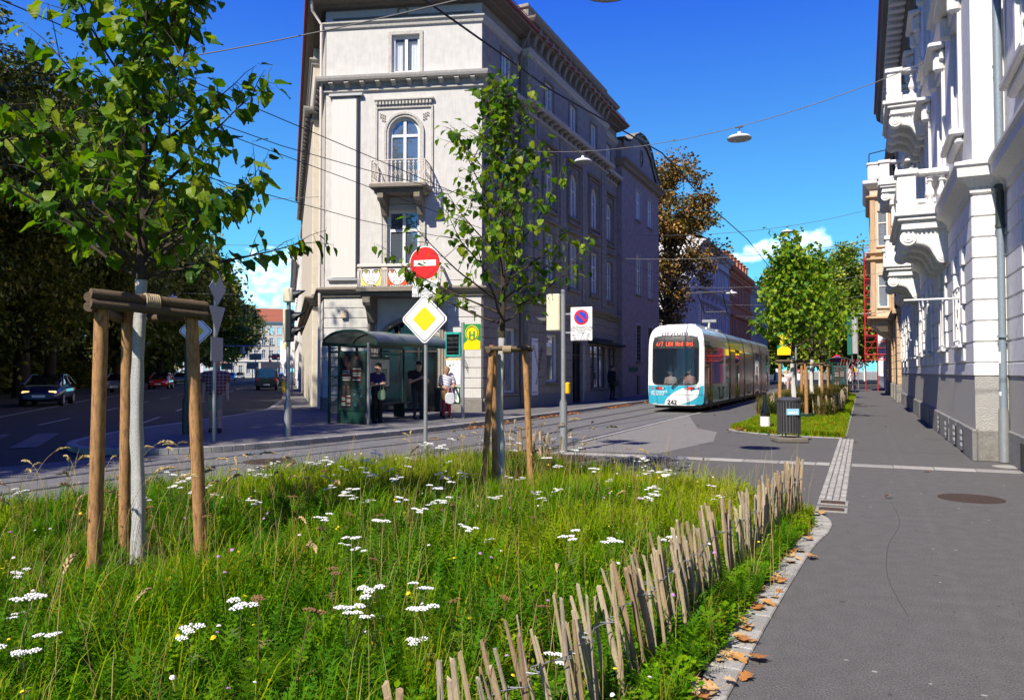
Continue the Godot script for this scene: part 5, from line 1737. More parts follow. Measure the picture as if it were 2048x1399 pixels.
# ---------------------------------------------------------------- sand-coloured house with an oriel
func orange_building() -> void:
	var T := thing("sandstone_house", "sand coloured house with a tall oriel beyond the white house", "building")
	var f := frame(Vector3(1.85, 0, -66), Vector3(0, 0, 1))
	var holes := []
	for z in [-45.6, -49.2, -61.5]:
		for y in [[1.7, 3.9], [6.2, 8.3], [9.8, 11.8]]: holes.append([z + 66 - 0.55, z + 66 + 0.55, y[0], y[1]])
	var g := Mb.new()
	wall(g, f, 0, 22.5, 0, 13.6, holes, 0.18)
	var wl := part("wall", g, mats.sandstone_pale, T)
	for q in holes: window(T, f, q[0], q[1], q[2], q[3], {"t": 0.08, "sill_mat": mats.sandstone})
	g = Mb.new()
	for q in holes: surround(g, f, q[0], q[1], q[2], q[3], 0.2, 0.08)
	part("window_moulding", g, mats.sandstone, wl)
	for z in [-43.5, -47.4, -51.4, -58.5, -63.6]:
		var u: float = z + 66
		for k in 9:
			g = Mb.new()
			g.xf = f
			g.bev(Vector3(u - 0.9, 0.95 + k * 0.40, 0.0), Vector3(u, 0.95 + k * 0.40 + 0.38, 0.22), 0.02)
			part("pillar_stone", g, mats.sandstone, wl)
		g = Mb.new()
		g.xf = f
		g.bev(Vector3(u - 0.97, 0, 0), Vector3(u + 0.06, 0.94, 0.28), 0.03)
		part("pillar_base", g, mats.plinth, wl)
		g = Mb.new()
		g.xf = f
		g.bev(Vector3(u - 1.0, 4.56, 0), Vector3(u + 0.1, 4.85, 0.42), 0.05)
		g.bev(Vector3(u - 0.9, 4.86, 0), Vector3(u, 13.2, 0.16), 0.03)
		part("pilaster", g, mats.sandstone, wl)
	# oriel
	var b0 := 8.0; var b1 := 14.0
	var fo := frame(Vector3(1.85, 0, -66 + b1), Vector3(1, 0, 0)) # its end wall
	fo = frame(Vector3(0.55, 0, -66 + b1), Vector3(1, 0, 0))
	var fs := frame(Vector3(0.55, 0, -66 + b0), Vector3(0, 0, 1))
	var he := [[0.40, 0.98, 9.4, 11.6], [0.40, 0.98, 5.6, 7.6]]
	g = Mb.new()
	wall(g, fo, 0, 1.3, 4.9, 13.2, he, 0.12)
	wall(g, fs, 0, b1 - b0, 4.9, 13.2, [[1.0, 2.0, 9.4, 11.6], [3.8, 4.8, 9.4, 11.6], [1.0, 2.0, 5.6, 7.6], [3.8, 4.8, 5.6, 7.6]], 0.12)
	var oc := [fs * Vector3(0, 0, -1.2), fs * Vector3(0, 0, 0), fs * Vector3(b1 - b0, 0, 0), fs * Vector3(b1 - b0, 0, 0) + Vector3(1.3, 0, 0)]
	oc[0] = Vector3(1.85, 0, -66 + b0)
	g.mould(oc, [Vector2(-1.3, 3.6), Vector2(-0.5, 4.1), Vector2(-0.1, 4.6), Vector2(0.0, 4.9)], false)
	var ori := part("oriel", g, mats.sandstone_pale, T)
	for q in he: window(T, fo, q[0], q[1], q[2], q[3], {"t": 0.06, "mull": 0, "sill_mat": mats.sandstone})
	for q in [[1.0, 9.4, 11.6], [3.8, 9.4, 11.6], [1.0, 5.6, 7.6], [3.8, 5.6, 7.6]]: window(T, fs, q[0], q[0] + 1.0, q[1], q[2], {"t": 0.07, "sill_mat": mats.sandstone})
	g = Mb.new()
	for y in [4.85, 8.5, 8.9, 12.4]: g.mould(oc, [Vector2(0, y - 0.1), Vector2(0.12, y - 0.04), Vector2(0.22, y + 0.06), Vector2(0.22, y + 0.14), Vector2(0, y + 0.2)])
	g.xf = fo
	for u in [0.0, 1.02]: g.bev(Vector3(u, 5.1, 0.0), Vector3(u + 0.28, 12.3, 0.07), 0.02)
	g.xf = Transform3D()
	part("oriel_moulding", g, mats.sandstone, ori)
	g = Mb.new()
	g.mould(oc, [Vector2(0, 13.0), Vector2(0.2, 13.1), Vector2(0.38, 13.3), Vector2(0.4, 13.5), Vector2(0, 13.6)])
	g.bev(Vector3(0.45, 13.6, -52.6), Vector3(1.2, 14.5, -51.95), 0.06)
	g.bev(Vector3(0.40, 14.51, -52.7), Vector3(1.25, 14.66, -51.9), 0.04)
	part("oriel_parapet", g, mats.facade_trim, ori)
	g = Mb.new()
	for k in 4: g.tube([Vector3(0.55 + 0.0, 13.6, -58 + k * 1.8), Vector3(0.55, 15.2, -58 + k * 1.8)], [0.03], 6)
	g.tube([Vector3(0.55, 15.2, -58), Vector3(0.55, 15.2, -51.9), Vector3(1.8, 15.4, -51.9)], [0.03], 6)
	part("roof_rail", g, mats.iron_black, ori)
	g = Mb.new()
	g.mould([Vector3(1.85, 0, -66), Vector3(1.85, 0, -43.55)], [Vector2(0, 13.2), Vector2(0.2, 13.3), Vector2(0.5, 13.5), Vector2(0.55, 13.8), Vector2(0, 13.95)])
	g.mould([Vector3(1.85, 0, -66), Vector3(1.85, 0, -43.55)], [Vector2(0.25, 4.5), Vector2(0.4, 4.6), Vector2(0.45, 4.8), Vector2(0, 4.9)])
	part("cornice", g, mats.eave_soffit, T)
	g = Mb.new()
	g.mould([Vector3(1.85, 0, -66), Vector3(1.85, 0, -43.55)], [Vector2(0.55, 13.8), Vector2(0.5, 13.96), Vector2(-4, 16.8)], false)
	part("roof", g, mats.roof_tile, T)
	g = Mb.new()
	g.bx(Vector3(2.2, 0.1, -65.9), Vector3(12, 13.5, -43.6))
	g.bx(Vector3(0.85, 4.9, -57.8), Vector3(2.19, 13.0, -52.3))
	part("inner_walls", g, mats.window_dark, T)
	pipe(T, [Vector3(1.62, 0.2, -43.75), Vector3(1.62, 12.8, -43.75)], 0.06, mats.dark_steel)

func far_right() -> void:
	# red scaffold in front of the far houses
	var red := mat("scaffold_red", Color(0.42, 0.018, 0.016), 0.5)
	var T := thing("scaffold", "red steel scaffold tower with a bridge over the pavement", "scaffold", Vector3(0.6, 0, 0))
	for x in [-0.35, 0.55, 1.7]:
		for z in [-68.5, -71.0, -73.5]:
			var g := Mb.new()
			g.tube([Vector3(x, 0.0 if x > 1.0 or z > -69 else 2.9, z), Vector3(x, 11.5 if x < 1.0 else 6.5, z)], [0.05], 6)
			part("post", g, red, T)
	for k in 6:
		var y := 3.0 + k * 1.55
		var g := Mb.new()
		g.bx(Vector3(-0.38, y, -73.5), Vector3(0.58 if k else 1.75, y + 0.06, -68.45))
		part("platform", g, red, T)
		for z in [-68.45, -73.5]:
			g = Mb.new()
			g.tube([Vector3(-0.35, y, z), Vector3(0.55, y + 1.5, z)], [0.028], 5)
			g.tube([Vector3(-0.35, y + 0.55, z), Vector3(1.7 if k == 0 else 0.55, y + 0.55, z)], [0.026], 5)
			g.tube([Vector3(-0.35, y + 1.05, z), Vector3(1.7 if k == 0 else 0.55, y + 1.05, z)], [0.026], 5)
			part("brace", g, red, T)
		g = Mb.new()
		for q in 5:
			g.tube([Vector3(-0.4, y, -68.5 - q), Vector3(-0.4, y + 1.4, -69.5 - q)], [0.026], 5)
			g.tube([Vector3(-0.4, y + 1.4, -68.5 - q), Vector3(-0.4, y, -69.5 - q)], [0.026], 5)
		part("brace", g, red, T)
	var gb := Mb.new() # lattice bridge
	for y in [2.55, 3.0]: gb.tube([Vector3(-0.4, y, -68.4), Vector3(1.8, y, -68.4)], [0.035], 6)
	for k in 9:
		gb.tube([Vector3(-0.4 + k * 0.24, 2.55 if k % 2 == 0 else 3.0, -68.4), Vector3(-0.16 + k * 0.24, 3.0 if k % 2 == 0 else 2.55, -68.4)], [0.022], 5)
	part("lattice_girder", gb, red, T)
	var P := thing("formwork_stack", "leaning stack of red formwork panels beside the pavement", "building panels")
	for k in 9:
		var g := Mb.new()
		var b := Basis(Vector3(0, 0, 1), deg_to_rad(-13.0 - k * 1.1)) 
		g.xf = Transform3D(b, Vector3(-2.35 + k * 0.17, 0.02, -67.5))
		g.bev(Vector3(0, 0, -1.1), Vector3(0.05, 2.75, 0.0), 0.01)
		for j in 5: g.bev(Vector3(0.0, 0.1 + j * 0.6, 0.002), Vector3(0.05, 0.18 + j * 0.6, 0.05), 0.01)
		part("panel", g, red if k % 3 != 1 else mats.galvanised, P)
	var wh := plain_house("far_house", "narrow white house front beyond the red scaffold", frame(Vector3(1.9, 0, -110), Vector3(0, 0, 1)), 43.0, 13.0, 10, 14, [[1.2, 3.2], [5.0, 7.0], [8.8, 10.8]], mats.facade_white, mats.facade_trim, mats.roof_red, {"belts": [4.2]})
	var bn := thing("scaffold_tarp", "grey and green tarpaulins hanging beside the scaffold", "tarpaulin")
	for k in 2:
		var g := Mb.new()
		for j in 6:
			var x0 := -1.25 + k * 0.45 + j * 0.07
			g.quad(Vector3(x0, 3.2 + 0.1 * k, -78 + 0.05 * (j % 2)), Vector3(x0 + 0.07, 3.2 + 0.1 * k, -78 + 0.05 * ((j + 1) % 2)), Vector3(x0 + 0.03, 7.0, -78 + 0.05 * ((j + 1) % 2)), Vector3(x0 - 0.04, 7.0, -78 + 0.05 * (j % 2)))
		part("sheet", g, mats.tarp_green if k == 0 else mats.row_grey, bn)
	var g2 := Mb.new()
	for x in [-0.85, -0.35]: g2.tube([Vector3(x, 0, -78.1), Vector3(x, 7.2, -78.1)], [0.04], 6)
	g2.tube([Vector3(-1.4, 7.05, -78.05), Vector3(1.8, 7.05, -78.05)], [0.03], 6)
	part("frame_pole", g2, mats.galvanised, bn)

# ---------------------------------------------------------------- along the avenue
func avenue_buildings() -> void:
	plain_house("avenue_house", "pale house front behind the corner house along the avenue", frame(av3(72, -0.4), Vector3(-AV.x, 0, -AV.y)), 36.5, 11.2, 12, 12, [[1.0, 3.2], [5.2, 7.3], [8.6, 10.4]], mats.facade_white, mats.facade_trim, mats.roof_tile, {"belts": [4.2]})
	plain_house("avenue_house", "far beige house with a red tiled roof at the end of the avenue", frame(av3(190, -16.5), Vector3(AN.x, 0, AN.y)), 14.0, 15.5, 14, 7, [[1.0, 3.4], [5.2, 7.6], [8.8, 11.0], [12.0, 14.0]], mats.plaster_cream, mats.facade_trim, mats.roof_tile, {"belts": [4.4], "gable": true})
	plain_house("avenue_house", "far low pinkish house left of the beige one", frame(av3(230, -27), Vector3(AN.x, 0, AN.y)), 10.0, 11.5, 14, 5, [[1.0, 3.4], [5.2, 7.2], [8.4, 10.2]], mats.row_pink, mats.facade_trim, mats.roof_tile, {"gable": true})
	plain_house("avenue_house", "farthest white house front closing the avenue", frame(av3(280, -50), Vector3(AN.x, 0, AN.y)), 50.0, 6.5, 10, 14, [[1.0, 2.8], [3.8, 5.4]], mats.facade_white, mats.facade_trim, mats.roof_tile)

# ---------------------------------------------------------------- tram
func oval(cx: float, cy: float, a: float, b: float, e: float, n: int) -> Array:
	var o := []
	for k in n:
		var t := TAU * (k + 0.5) / n
		var c := absf(cos(t)); var s := absf(sin(t))
		var ee := e if sin(t) < 0.3 else e * 0.62
		var r := pow(pow(c / a, ee) + pow(s / b, ee), -1.0 / ee)
		o.append(Vector2(cx + cos(t) * r, cy + sin(t) * r))
	return o

func nose(p: Vector2) -> float: # depth of the tram's front
	return -0.15 * pow(p.x / 1.1, 4) - 0.06 * pow(p.x / 1.1, 2) - maxf(0.0, p.y - 1.1) * 0.075 - pow(maxf(0.0, p.y - 2.75), 2) * 0.55 - 0.10 * maxf(0.0, 0.6 - p.y)

func band(g: Mb, a: Array, b: Array, off: float) -> void: # strip between two outlines of equal count on the tram's front
	for k in a.size():
		var q := [a[k], a[(k + 1) % a.size()], b[(k + 1) % b.size()], b[k]]
		var p := []
		for v in q: p.append(Vector3(v.x, v.y, nose(v) + off))
		if (p[1] - p[0]).cross(p[2] - p[0]).z > 0: g.quad(p[0], p[1], p[2], p[3])
		else: g.quad(p[3], p[2], p[1], p[0])

func patch(g: Mb, o: Array, off: float) -> void:
	var c := Vector2.ZERO
	for p in o: c += p
	c /= o.size()
	var prev: Array = o
	for k in range(1, 6):
		var nx := []
		for p in o: nx.append(c + (p - c) * (1.0 - k / 5.0 * 0.999))
		band(g, prev, nx, off)
		prev = nx

func dense(poly: Array, n := 6) -> Array:
	var o := []
	for i in poly.size():
		for k in n: o.append(poly[i].lerp(poly[(i + 1) % poly.size()], float(k) / n))
	return o

func side_picture(kind: int) -> Image:
	var im := Image.create(192, 128, false, Image.FORMAT_RGB8)
	var r := RandomNumberGenerator.new()
	r.seed = 40 + kind
	var base: Array = [Color(0.55, 0.46, 0.40), Color(0.50, 0.42, 0.38), Color(0.58, 0.52, 0.46)]
	im.fill(base[kind % 3])
	for k in 60:
		var c := Color(0.62, 0.16, 0.14) if k % 3 == 0 else Color(0.70, 0.64, 0.56) if k % 3 == 1 else Color(0.34, 0.30, 0.28)
		if kind == 2: c = [Color(0.75, 0.72, 0.66), Color(0.30, 0.28, 0.3), Color(0.20, 0.22, 0.55)][k % 3]
		im.fill_rect(Rect2i(r.randi() % 180, r.randi() % 100, 3 + r.randi() % 14, 3 + r.randi() % 10), c)
	if kind == 0:
		for p in [[92, Color(0.35, 0.16, 0.14), Color(0.22, 0.28, 0.45)], [132, Color(0.88, 0.62, 0.78), Color(0.80, 0.05, 0.30)]]:
			for y in range(34, 128):
				for x in range(p[0] - 16, p[0] + 17):
					var w := 9.0 if y < 46 else 14.0 if y < 80 else 11.0
					if absf(x - p[0]) < w: im.set_pixel(x, y, Color(0.55, 0.38, 0.27) if y < 46 else p[1] if y < 80 else p[2])
	return im

func tram() -> void:
	var tw := mat("tram_white", Color(0.82, 0.82, 0.81), 0.22, {"coat": 0.7, "fine": texs["soft"], "fs": Vector3.ONE * 0.8})
	var tb := mat("tram_blue", Color(0.03, 0.36, 0.50), 0.25, {"coat": 0.7})
	var ts := mat("tram_silver", Color(0.36, 0.33, 0.30), 0.28, {"metal": 0.55, "coat": 0.25})
	var tg := mat("tram_glass", Color(0.012, 0.014, 0.016), 0.03, {"spec": 0.9, "coat": 1.0})
	var td := mat("tram_dark", Color(0.02, 0.021, 0.023), 0.5)
	var T := thing("tram", "white and light blue tram seen from behind on the tram street", "tram", Vector3(-6.65, 0, -29.4))
	var N := 64
	var outer := oval(0, 1.87, 1.10, 1.58, 8.0, N)
	var pane := oval(0, 2.05, 0.92, 0.98, 11.0, N)
	var L := [[0.0, -6.2], [-6.5, -10.9], [-11.2, -14.4], [-14.7, -17.9], [-18.2, -23.0]]
	for i in 5:
		var g := Mb.new()
		for k in N:
			var a: Vector2 = outer[k]; var b: Vector2 = outer[(k + 1) % N]
			var za: float = nose(a) if i == 0 else L[i][0]; var zb: float = nose(b) if i == 0 else L[i][0]
			var na := (Vector3(a.x, 0, 0) if absf(a.y - 1.87) < 0.7 else Vector3(signf(a.x) * pow(absf(a.x) / 1.1, 7) / 1.1, signf(a.y - 1.87) * pow(absf(a.y - 1.87) / 1.58, 5) / 1.5, 0)).normalized()
			var nb := (Vector3(b.x, 0, 0) if absf(b.y - 1.87) < 0.7 else Vector3(signf(b.x) * pow(absf(b.x) / 1.1, 7) / 1.1, signf(b.y - 1.87) * pow(absf(b.y - 1.87) / 1.58, 5) / 1.5, 0)).normalized()
			g.quadn(Vector3(a.x, a.y, za), Vector3(a.x, a.y, L[i][1]), Vector3(b.x, b.y, L[i][1]), Vector3(b.x, b.y, zb), na, na, nb, nb)
			if i == 4: g.tri(Vector3(0, 1.87, L[i][1]), Vector3(a.x, a.y, L[i][1]), Vector3(b.x, b.y, L[i][1]))
		if i == 0: band(g, outer, pane, 0.0)
		part("body", g, tw if i == 0 else ts, T)
		# bright hoop at the end of each section, dark bellows between
		if i < 4:
			for s in [[-0.02, 0.07, 1.012, tw if i == 0 else ts], [-0.34, -0.02, 0.955, td]]:
				g = Mb.new()
				var z0: float = L[i][1] + s[1]; var z1: float = L[i][1] + s[0]
				for k in N:
					var a: Vector2 = Vector2(0, 1.87) + (outer[k] - Vector2(0, 1.87)) * s[2]; var b: Vector2 = Vector2(0, 1.87) + (outer[(k + 1) % N] - Vector2(0, 1.87)) * s[2]
					g.quad(Vector3(a.x, a.y, z1), Vector3(a.x, a.y, z0), Vector3(b.x, b.y, z0), Vector3(b.x, b.y, z1))
				part("hoop" if s[2] > 1.0 else "bellows", g, s[3], T)
		# windows, doors and panels along both sides
		for sd in [1.0, -1.0]:
			var f := Transform3D(Basis(Vector3(0, 0, -sd), UP, Vector3(sd, 0, 0)), Vector3(sd * 1.083, 0, L[i][0] - (0.42 if i == 0 else 0.06)))
			if sd < 0: f = Transform3D(Basis(Vector3(0, 0, 1), UP, Vector3(-1, 0, 0)), Vector3(-1.083, 0, L[i][1] + 0.1))
			var W: float = L[i][0] - L[i][1] - (0.5 if i == 0 else 0.14)
			var doors: Array = [[[0.45, 1.55]], [[1.5, 2.8]], [], [[0.7, 2.3]], [[2.4, 3.6]]][i]
			if sd < 0: doors = []
			var x := 0.05
			var cuts := [x]
			for d in doors: cuts.append_array([d[0], d[1]])
			cuts.append(W)
			for c in range(0, cuts.size(), 2):
				if cuts[c + 1] - cuts[c] < 0.25: continue
				var pg := Mb.new()
				pg.xf = f
				pg.bev(Vector3(cuts[c] + 0.02, 1.08, 0), Vector3(cuts[c + 1] - 0.02, 2.62, 0.030), 0.008)
				part("side_window", pg, tg, T)
				pg = Mb.new()
				pg.xf = f
				pg.bev(Vector3(cuts[c] + 0.02, 0.34, -0.02), Vector3(cuts[c + 1] - 0.02, 1.06, 0.026), 0.01)
				part("side_panel", pg, tb if i == 0 else ts, T)
				if i != 0 and sd > 0:
					pg = Mb.new()
					pg.xf = f
					pg.quv(Vector3(cuts[c] + 0.05, 0.5, 0.034), Vector3(cuts[c + 1] - 0.05, 0.5, 0.034), Vector3(cuts[c + 1] - 0.05, 2.55, 0.034), Vector3(cuts[c] + 0.05, 2.55, 0.034))
					var pm := picture("side_print_%d" % i, side_picture([0, 0, 1, 2, 2][i]), 0.3)
					part("side_print", pg, pm, T)
				if cuts[c + 1] - cuts[c] > 1.6 and sd > 0: # dark wheel-arch line
					pg = Mb.new()
					pg.xf = f
					var m: float = (cuts[c] + cuts[c + 1]) / 2
					for q in [[m - 0.75, m - 0.42, 0.86, 0.95], [m - 0.50, m - 0.42, 0.42, 0.86], [m - 0.42, m + 0.42, 0.42, 0.52], [m + 0.42, m + 0.50, 0.42, 0.86], [m + 0.42, m + 0.75, 0.86, 0.95]]: pg.bx(Vector3(q[0], q[2], 0.02), Vector3(q[1], q[3], 0.04))
					part("wheel_cover_seam", pg, td, T)
			for d in doors:
				var pg := Mb.new()
				pg.xf = f
				pg.bev(Vector3(d[0], 0.32, -0.03), Vector3(d[1], 2.66, 0.02), 0.01)
				var dr := part("door", pg, td, T)
				for h in 2:
					var m0: float = lerpf(d[0], d[1], h * 0.5) + 0.04; var m1: float = lerpf(d[0], d[1], h * 0.5 + 0.5) - 0.04
					pg = Mb.new()
					pg.xf = f
					pg.bev(Vector3(m0, 0.48, 0.021), Vector3(m1, 2.5, 0.032), 0.006)
					part("door_pane", pg, tg, dr)
					pg = Mb.new()
					pg.xf = f
					pg.tube([Vector3(m1 if h == 0 else m0, 0.9, 0.05), Vector3(m1 if h == 0 else m0, 1.9, 0.05)], [0.014], 6)
					part("door_handle", pg, mats.galvanised, dr)
	# front: screen, blue panel, white swoosh, bumper seams
	var g := Mb.new()
	patch(g, pane, -0.004)
	part("windscreen", g, clear_glass("screen_glass", Color(0.02, 0.03, 0.05), 0.45), T)
	g = Mb.new()
	band(g, pane, oval(0, 2.05, 0.875, 0.93, 11.0, N), 0.004)
	part("windscreen_seal", g, td, T)
	g = Mb.new()
	var top := dense([Vector2(-0.87, 2.52), Vector2(0.87, 2.52), Vector2(0.86, 2.97), Vector2(-0.86, 2.97)])
	patch(g, top, 0.003)
	part("display_case", g, td, T)
	g = Mb.new()
	var bl := dense([Vector2(-1.075, 0.40), Vector2(-1.0, 0.325), Vector2(1.0, 0.325), Vector2(1.075, 0.40), Vector2(1.085, 1.06), Vector2(-1.085, 1.06)], 8)
	patch(g, bl, 0.005)
	var bp := part("blue_panel", g, tb, T)
	g = Mb.new()
	var sw := []
	for k in 13:
		var t := k / 12.0
		sw.append(Vector2(lerpf(-0.40, 0.30, t * t), lerpf(0.33, 0.96, t)))
	for k in 13:
		var t := k / 12.0
		sw.append(Vector2(lerpf(0.92, 0.20, t * t), lerpf(0.92, 0.33, pow(t, 0.6))))
	patch(g, dense(sw, 2), 0.009)
	part("white_swoosh", g, tw, bp)
	g = Mb.new()
	for y in [0.70]:
		patch(g, dense([Vector2(-1.08, y), Vector2(1.08, y), Vector2(1.08, y + 0.014), Vector2(-1.08, y + 0.014)], 10), 0.012)
	for x in [-0.72, 0.55]: patch(g, dense([Vector2(x, 0.33), Vector2(x + 0.012, 0.33), Vector2(x + 0.012, 0.70), Vector2(x, 0.70)], 4), 0.012)
	part("panel_seam", g, td, bp)
	var bend := func(p: Vector3): return Vector3(p.x, p.y, nose(Vector2(p.x, p.y)) + 0.018 + p.z)
	g = Mb.new()
	letters(g, "we connect", 0.095, Transform3D(Basis(), Vector3(-0.96, 0.825, 0)), "Droid Sans", 400, false, 1.0, bend)
	letters(g, "the world", 0.095, Transform3D(Basis(), Vector3(-0.98, 0.725, 0)), "Droid Sans", 400, false, 1.0, bend)
	part("slogan", g, mats.print_white, bp)
	g = Mb.new()
	letters(g, "242", 0.17, Transform3D(Basis(), Vector3(-0.30, 0.41, 0.002)), "Droid Sans", 700, false, 1.0, bend)
	letters(g, "citycom", 0.17, Transform3D(Basis(), Vector3(-0.03, 3.10, 0.02)), "Droid Sans", 400, true, 1.3, bend)
	part("lettering", g, mats.print_black, T)
	g = Mb.new()
	letters(g, "citycom", 0.26, Transform3D(Basis(Vector3(0, 0, -1), UP, Vector3(1, 0, 0)), Vector3(1.112, 2.72, -0.75)), "Droid Sans", 400, true, 1.1)
	part("side_lettering", g, mats.print_black, T)
	g = Mb.new()
	letters(g, "4/7 LKH Med Uni", 0.15, Transform3D(Basis(), Vector3(-0.02, 2.68, 0.02)), "Droid Sans Mono", 400, true, 0.78, bend)
	part("destination_display", g, mat("led_orange", Color(0.8, 0.12, 0.03), 0.5, {"emit": Color(1.0, 0.22, 0.08), "ee": 1.1}), T)
	for s in [-1.0, 1.0]:
		g = Mb.new()
		var lp := []
		for k in 20: lp.append(Vector2(s * 0.58 + 0.20 * cos(TAU * k / 20), 0.955 + 0.065 * sin(TAU * k / 20)))
		patch(g, lp, 0.013)
		var tl := part("tail_light", g, td, T)
		for q in [[-s * 0.01, 0.055, "lamp_lens", "tail_red", Color(0.9, 0.03, 0.03), 2.2], [s * 0.11, 0.04, "lamp_lens", "tail_dim", Color(0.35, 0.02, 0.02), 0.0], [-s * 0.12, 0.04, "lamp_lens", "tail_clear", Color(0.5, 0.48, 0.42), 0.0]]:
			g = Mb.new()
			lp = []
			for k in 16: lp.append(Vector2(s * 0.58 + q[0] + q[1] * cos(TAU * k / 16), 0.955 + q[1] * 0.95 * sin(TAU * k / 16)))
			patch(g, lp, 0.019)
			var lm: StandardMaterial3D = mat(q[3], q[4], 0.2, {"emit": Color(1.0, 0.10, 0.10), "ee": q[5]} if q[5] > 0 else {})
			part(q[2], g, lm, tl)
		g = Mb.new()
		patch(g, dense([Vector2(s * 0.90 - 0.02, 0.90), Vector2(s * 0.90 + 0.02, 0.90), Vector2(s * 0.90 + 0.02, 1.0), Vector2(s * 0.90 - 0.02, 1.0)], 3), 0.013)
		part("reflector", g, mats.sign_red, T)
		g = Mb.new()
		g.bev(Vector3(s * 1.10 - 0.03, 0.86, -0.52), Vector3(s * 1.10 + 0.03, 0.93, -0.40), 0.015)
		part("indicator", g, mats.amber_box, T)
	# wiper
	g = Mb.new()
	var wp := []
	for q in [Vector2(-0.12, 0.98), Vector2(0.28, 1.38), Vector2(0.68, 1.70)]: wp.append(Vector3(q.x, q.y, nose(q) + 0.06))
	g.tube(wp, [0.022, 0.016], 6)
	g.tube([wp[0] + Vector3(0.05, -0.02, 0), wp[2] + Vector3(0.03, -0.06, 0)], [0.014], 6)
	g.tube([Vector3(0.62, 1.55, nose(Vector2(0.62, 1.55)) + 0.05), Vector3(0.68, 2.35, nose(Vector2(0.68, 2.35)) + 0.05)], [0.014], 6)
	part("wiper", g, td, T)
	# inside of the driver's cab
	g = Mb.new()
	g.bx(Vector3(-1.0, 0.5, -2.1), Vector3(1.0, 3.2, -2.0))
	g.bx(Vector3(-1.0, 0.95, -2.0), Vector3(1.0, 1.0, -0.35))
	for s in [-1.0, 1.0]: g.bx(Vector3(s * 0.98, 1.0, -2.0), Vector3(s * 1.0, 3.1, -0.4))
	part("cab_interior", g, mat("cab_grey", Color(0.06, 0.07, 0.085), 0.8), T)
	g = Mb.new()
	for x in [-0.28, 0.1, 0.45]: g.tube([Vector3(x, 1.0, -1.2), Vector3(x, 3.1, -1.2)], [0.02], 8)
	part("hand_pole", g, mats.galvanised, T)
	# roof boxes, pantograph, wheels
	g = Mb.new()
	for q in [[-1.2, -3.2], [-3.6, -5.6]]: g.bev(Vector3(-0.6, 3.44, q[0]), Vector3(0.6, 3.52, q[1]), 0.04)
	part("roof_box", g, tw, T)
	g = Mb.new()
	g.bev(Vector3(-0.5, 3.44, -8.0), Vector3(0.5, 3.6, -7.0), 0.03)
	g.tube([Vector3(0, 3.6, -7.3), Vector3(0, 3.95, -7.5)], [0.09, 0.06], 10)
	g.bev(Vector3(-0.35, 3.95, -7.6), Vector3(0.35, 4.1, -7.4), 0.03)
	part("pantograph_base", g, mats.galvanised, T)
	g = Mb.new()
	for s in [-1.0, 1.0]:
		g.tube([Vector3(s * 0.3, 4.05, -7.5), Vector3(s * 0.55, 4.6, -9.2)], [0.035], 6)
		g.tube([Vector3(s * 0.55, 4.6, -9.2), Vector3(s * 0.6, 5.42, -7.7)], [0.028], 6)
	for s in [-0.16, 0.16]:
		g.tube([Vector3(-1.15, 5.22, -7.7 + s), Vector3(-0.9, 5.44, -7.7 + s), Vector3(0.9, 5.44, -7.7 + s), Vector3(1.15, 5.22, -7.7 + s)], [0.025], 6)
	g.tube([Vector3(-0.55, 4.6, -9.2), Vector3(0.55, 4.6, -9.2)], [0.03], 6)
	part("pantograph", g, mats.dark_steel, T)
	for z in [-3.3, -5.0, -12.1, -13.6, -20.0, -21.7]:
		for s in [-1.0, 1.0]:
			g = Mb.new()
			g.tube([Vector3(s * 0.68, 0.30, z), Vector3(s * 0.80, 0.30, z)], [0.29], 20)
			part("wheel", g, td, T)
	g = Mb.new()
	g.bx(Vector3(-0.9, 0.16, -22.6), Vector3(0.9, 0.45, -0.5))
	part("underframe", g, td, T)
	# overhead and span wires
func lamp_bowl(T: Node3D, at: Vector3, d: float) -> void:
	var g := Mb.new()
	g.lathe([Vector2(d * 0.5, 0.0), Vector2(d * 0.52, 0.03), Vector2(d * 0.44, 0.09), Vector2(d * 0.22, 0.14), Vector2(0.06, 0.16), Vector2(0.05, 0.24), Vector2(0.0, 0.25)], 24, at)
	part("lamp_shade", g, mats.lamp_white, T)
	g = Mb.new()
	g.lathe([Vector2(0.0, -0.02), Vector2(d * 0.3, -0.015), Vector2(d * 0.485, 0.002)], 24, at)
	part("lamp_glass", g, mats.sign_back, T)
	g = Mb.new()
	g.tube([at + Vector3(0, 0.24, 0), at + Vector3(0, 0.38, 0)], [0.015], 6)
	g.bev(at + Vector3(-0.12, 0.36, -0.02), at + Vector3(0.12, 0.40, 0.02), 0.01)
	part("hanger", g, mats.dark_steel, T)

func sag(a: Vector3, b: Vector3, s: float, n := 10) -> Array:
	var o := []
	for k in n + 1:
		var t := float(k) / n
		o.append(a.lerp(b, t) - UP * s * 4.0 * t * (1.0 - t))
	return o

func wire(label: String, pts: Array, r: float, m: Material) -> void:
	var g := Mb.new()
	g.tube(pts, [r], 5)
	solo("overhead_wire", g, m, label, "wire")

func street_lamp(label: String, a: Vector3, b: Vector3, t: float, s: float, d: float) -> void:
	var p := a.lerp(b, t) - UP * s * 4.0 * t * (1.0 - t)
	var T := thing("hanging_street_lamp", label, "street lamp", Vector3.ZERO, 0.0, "lamps hanging over the streets")
	lamp_bowl(T, p - UP * 0.40, d)

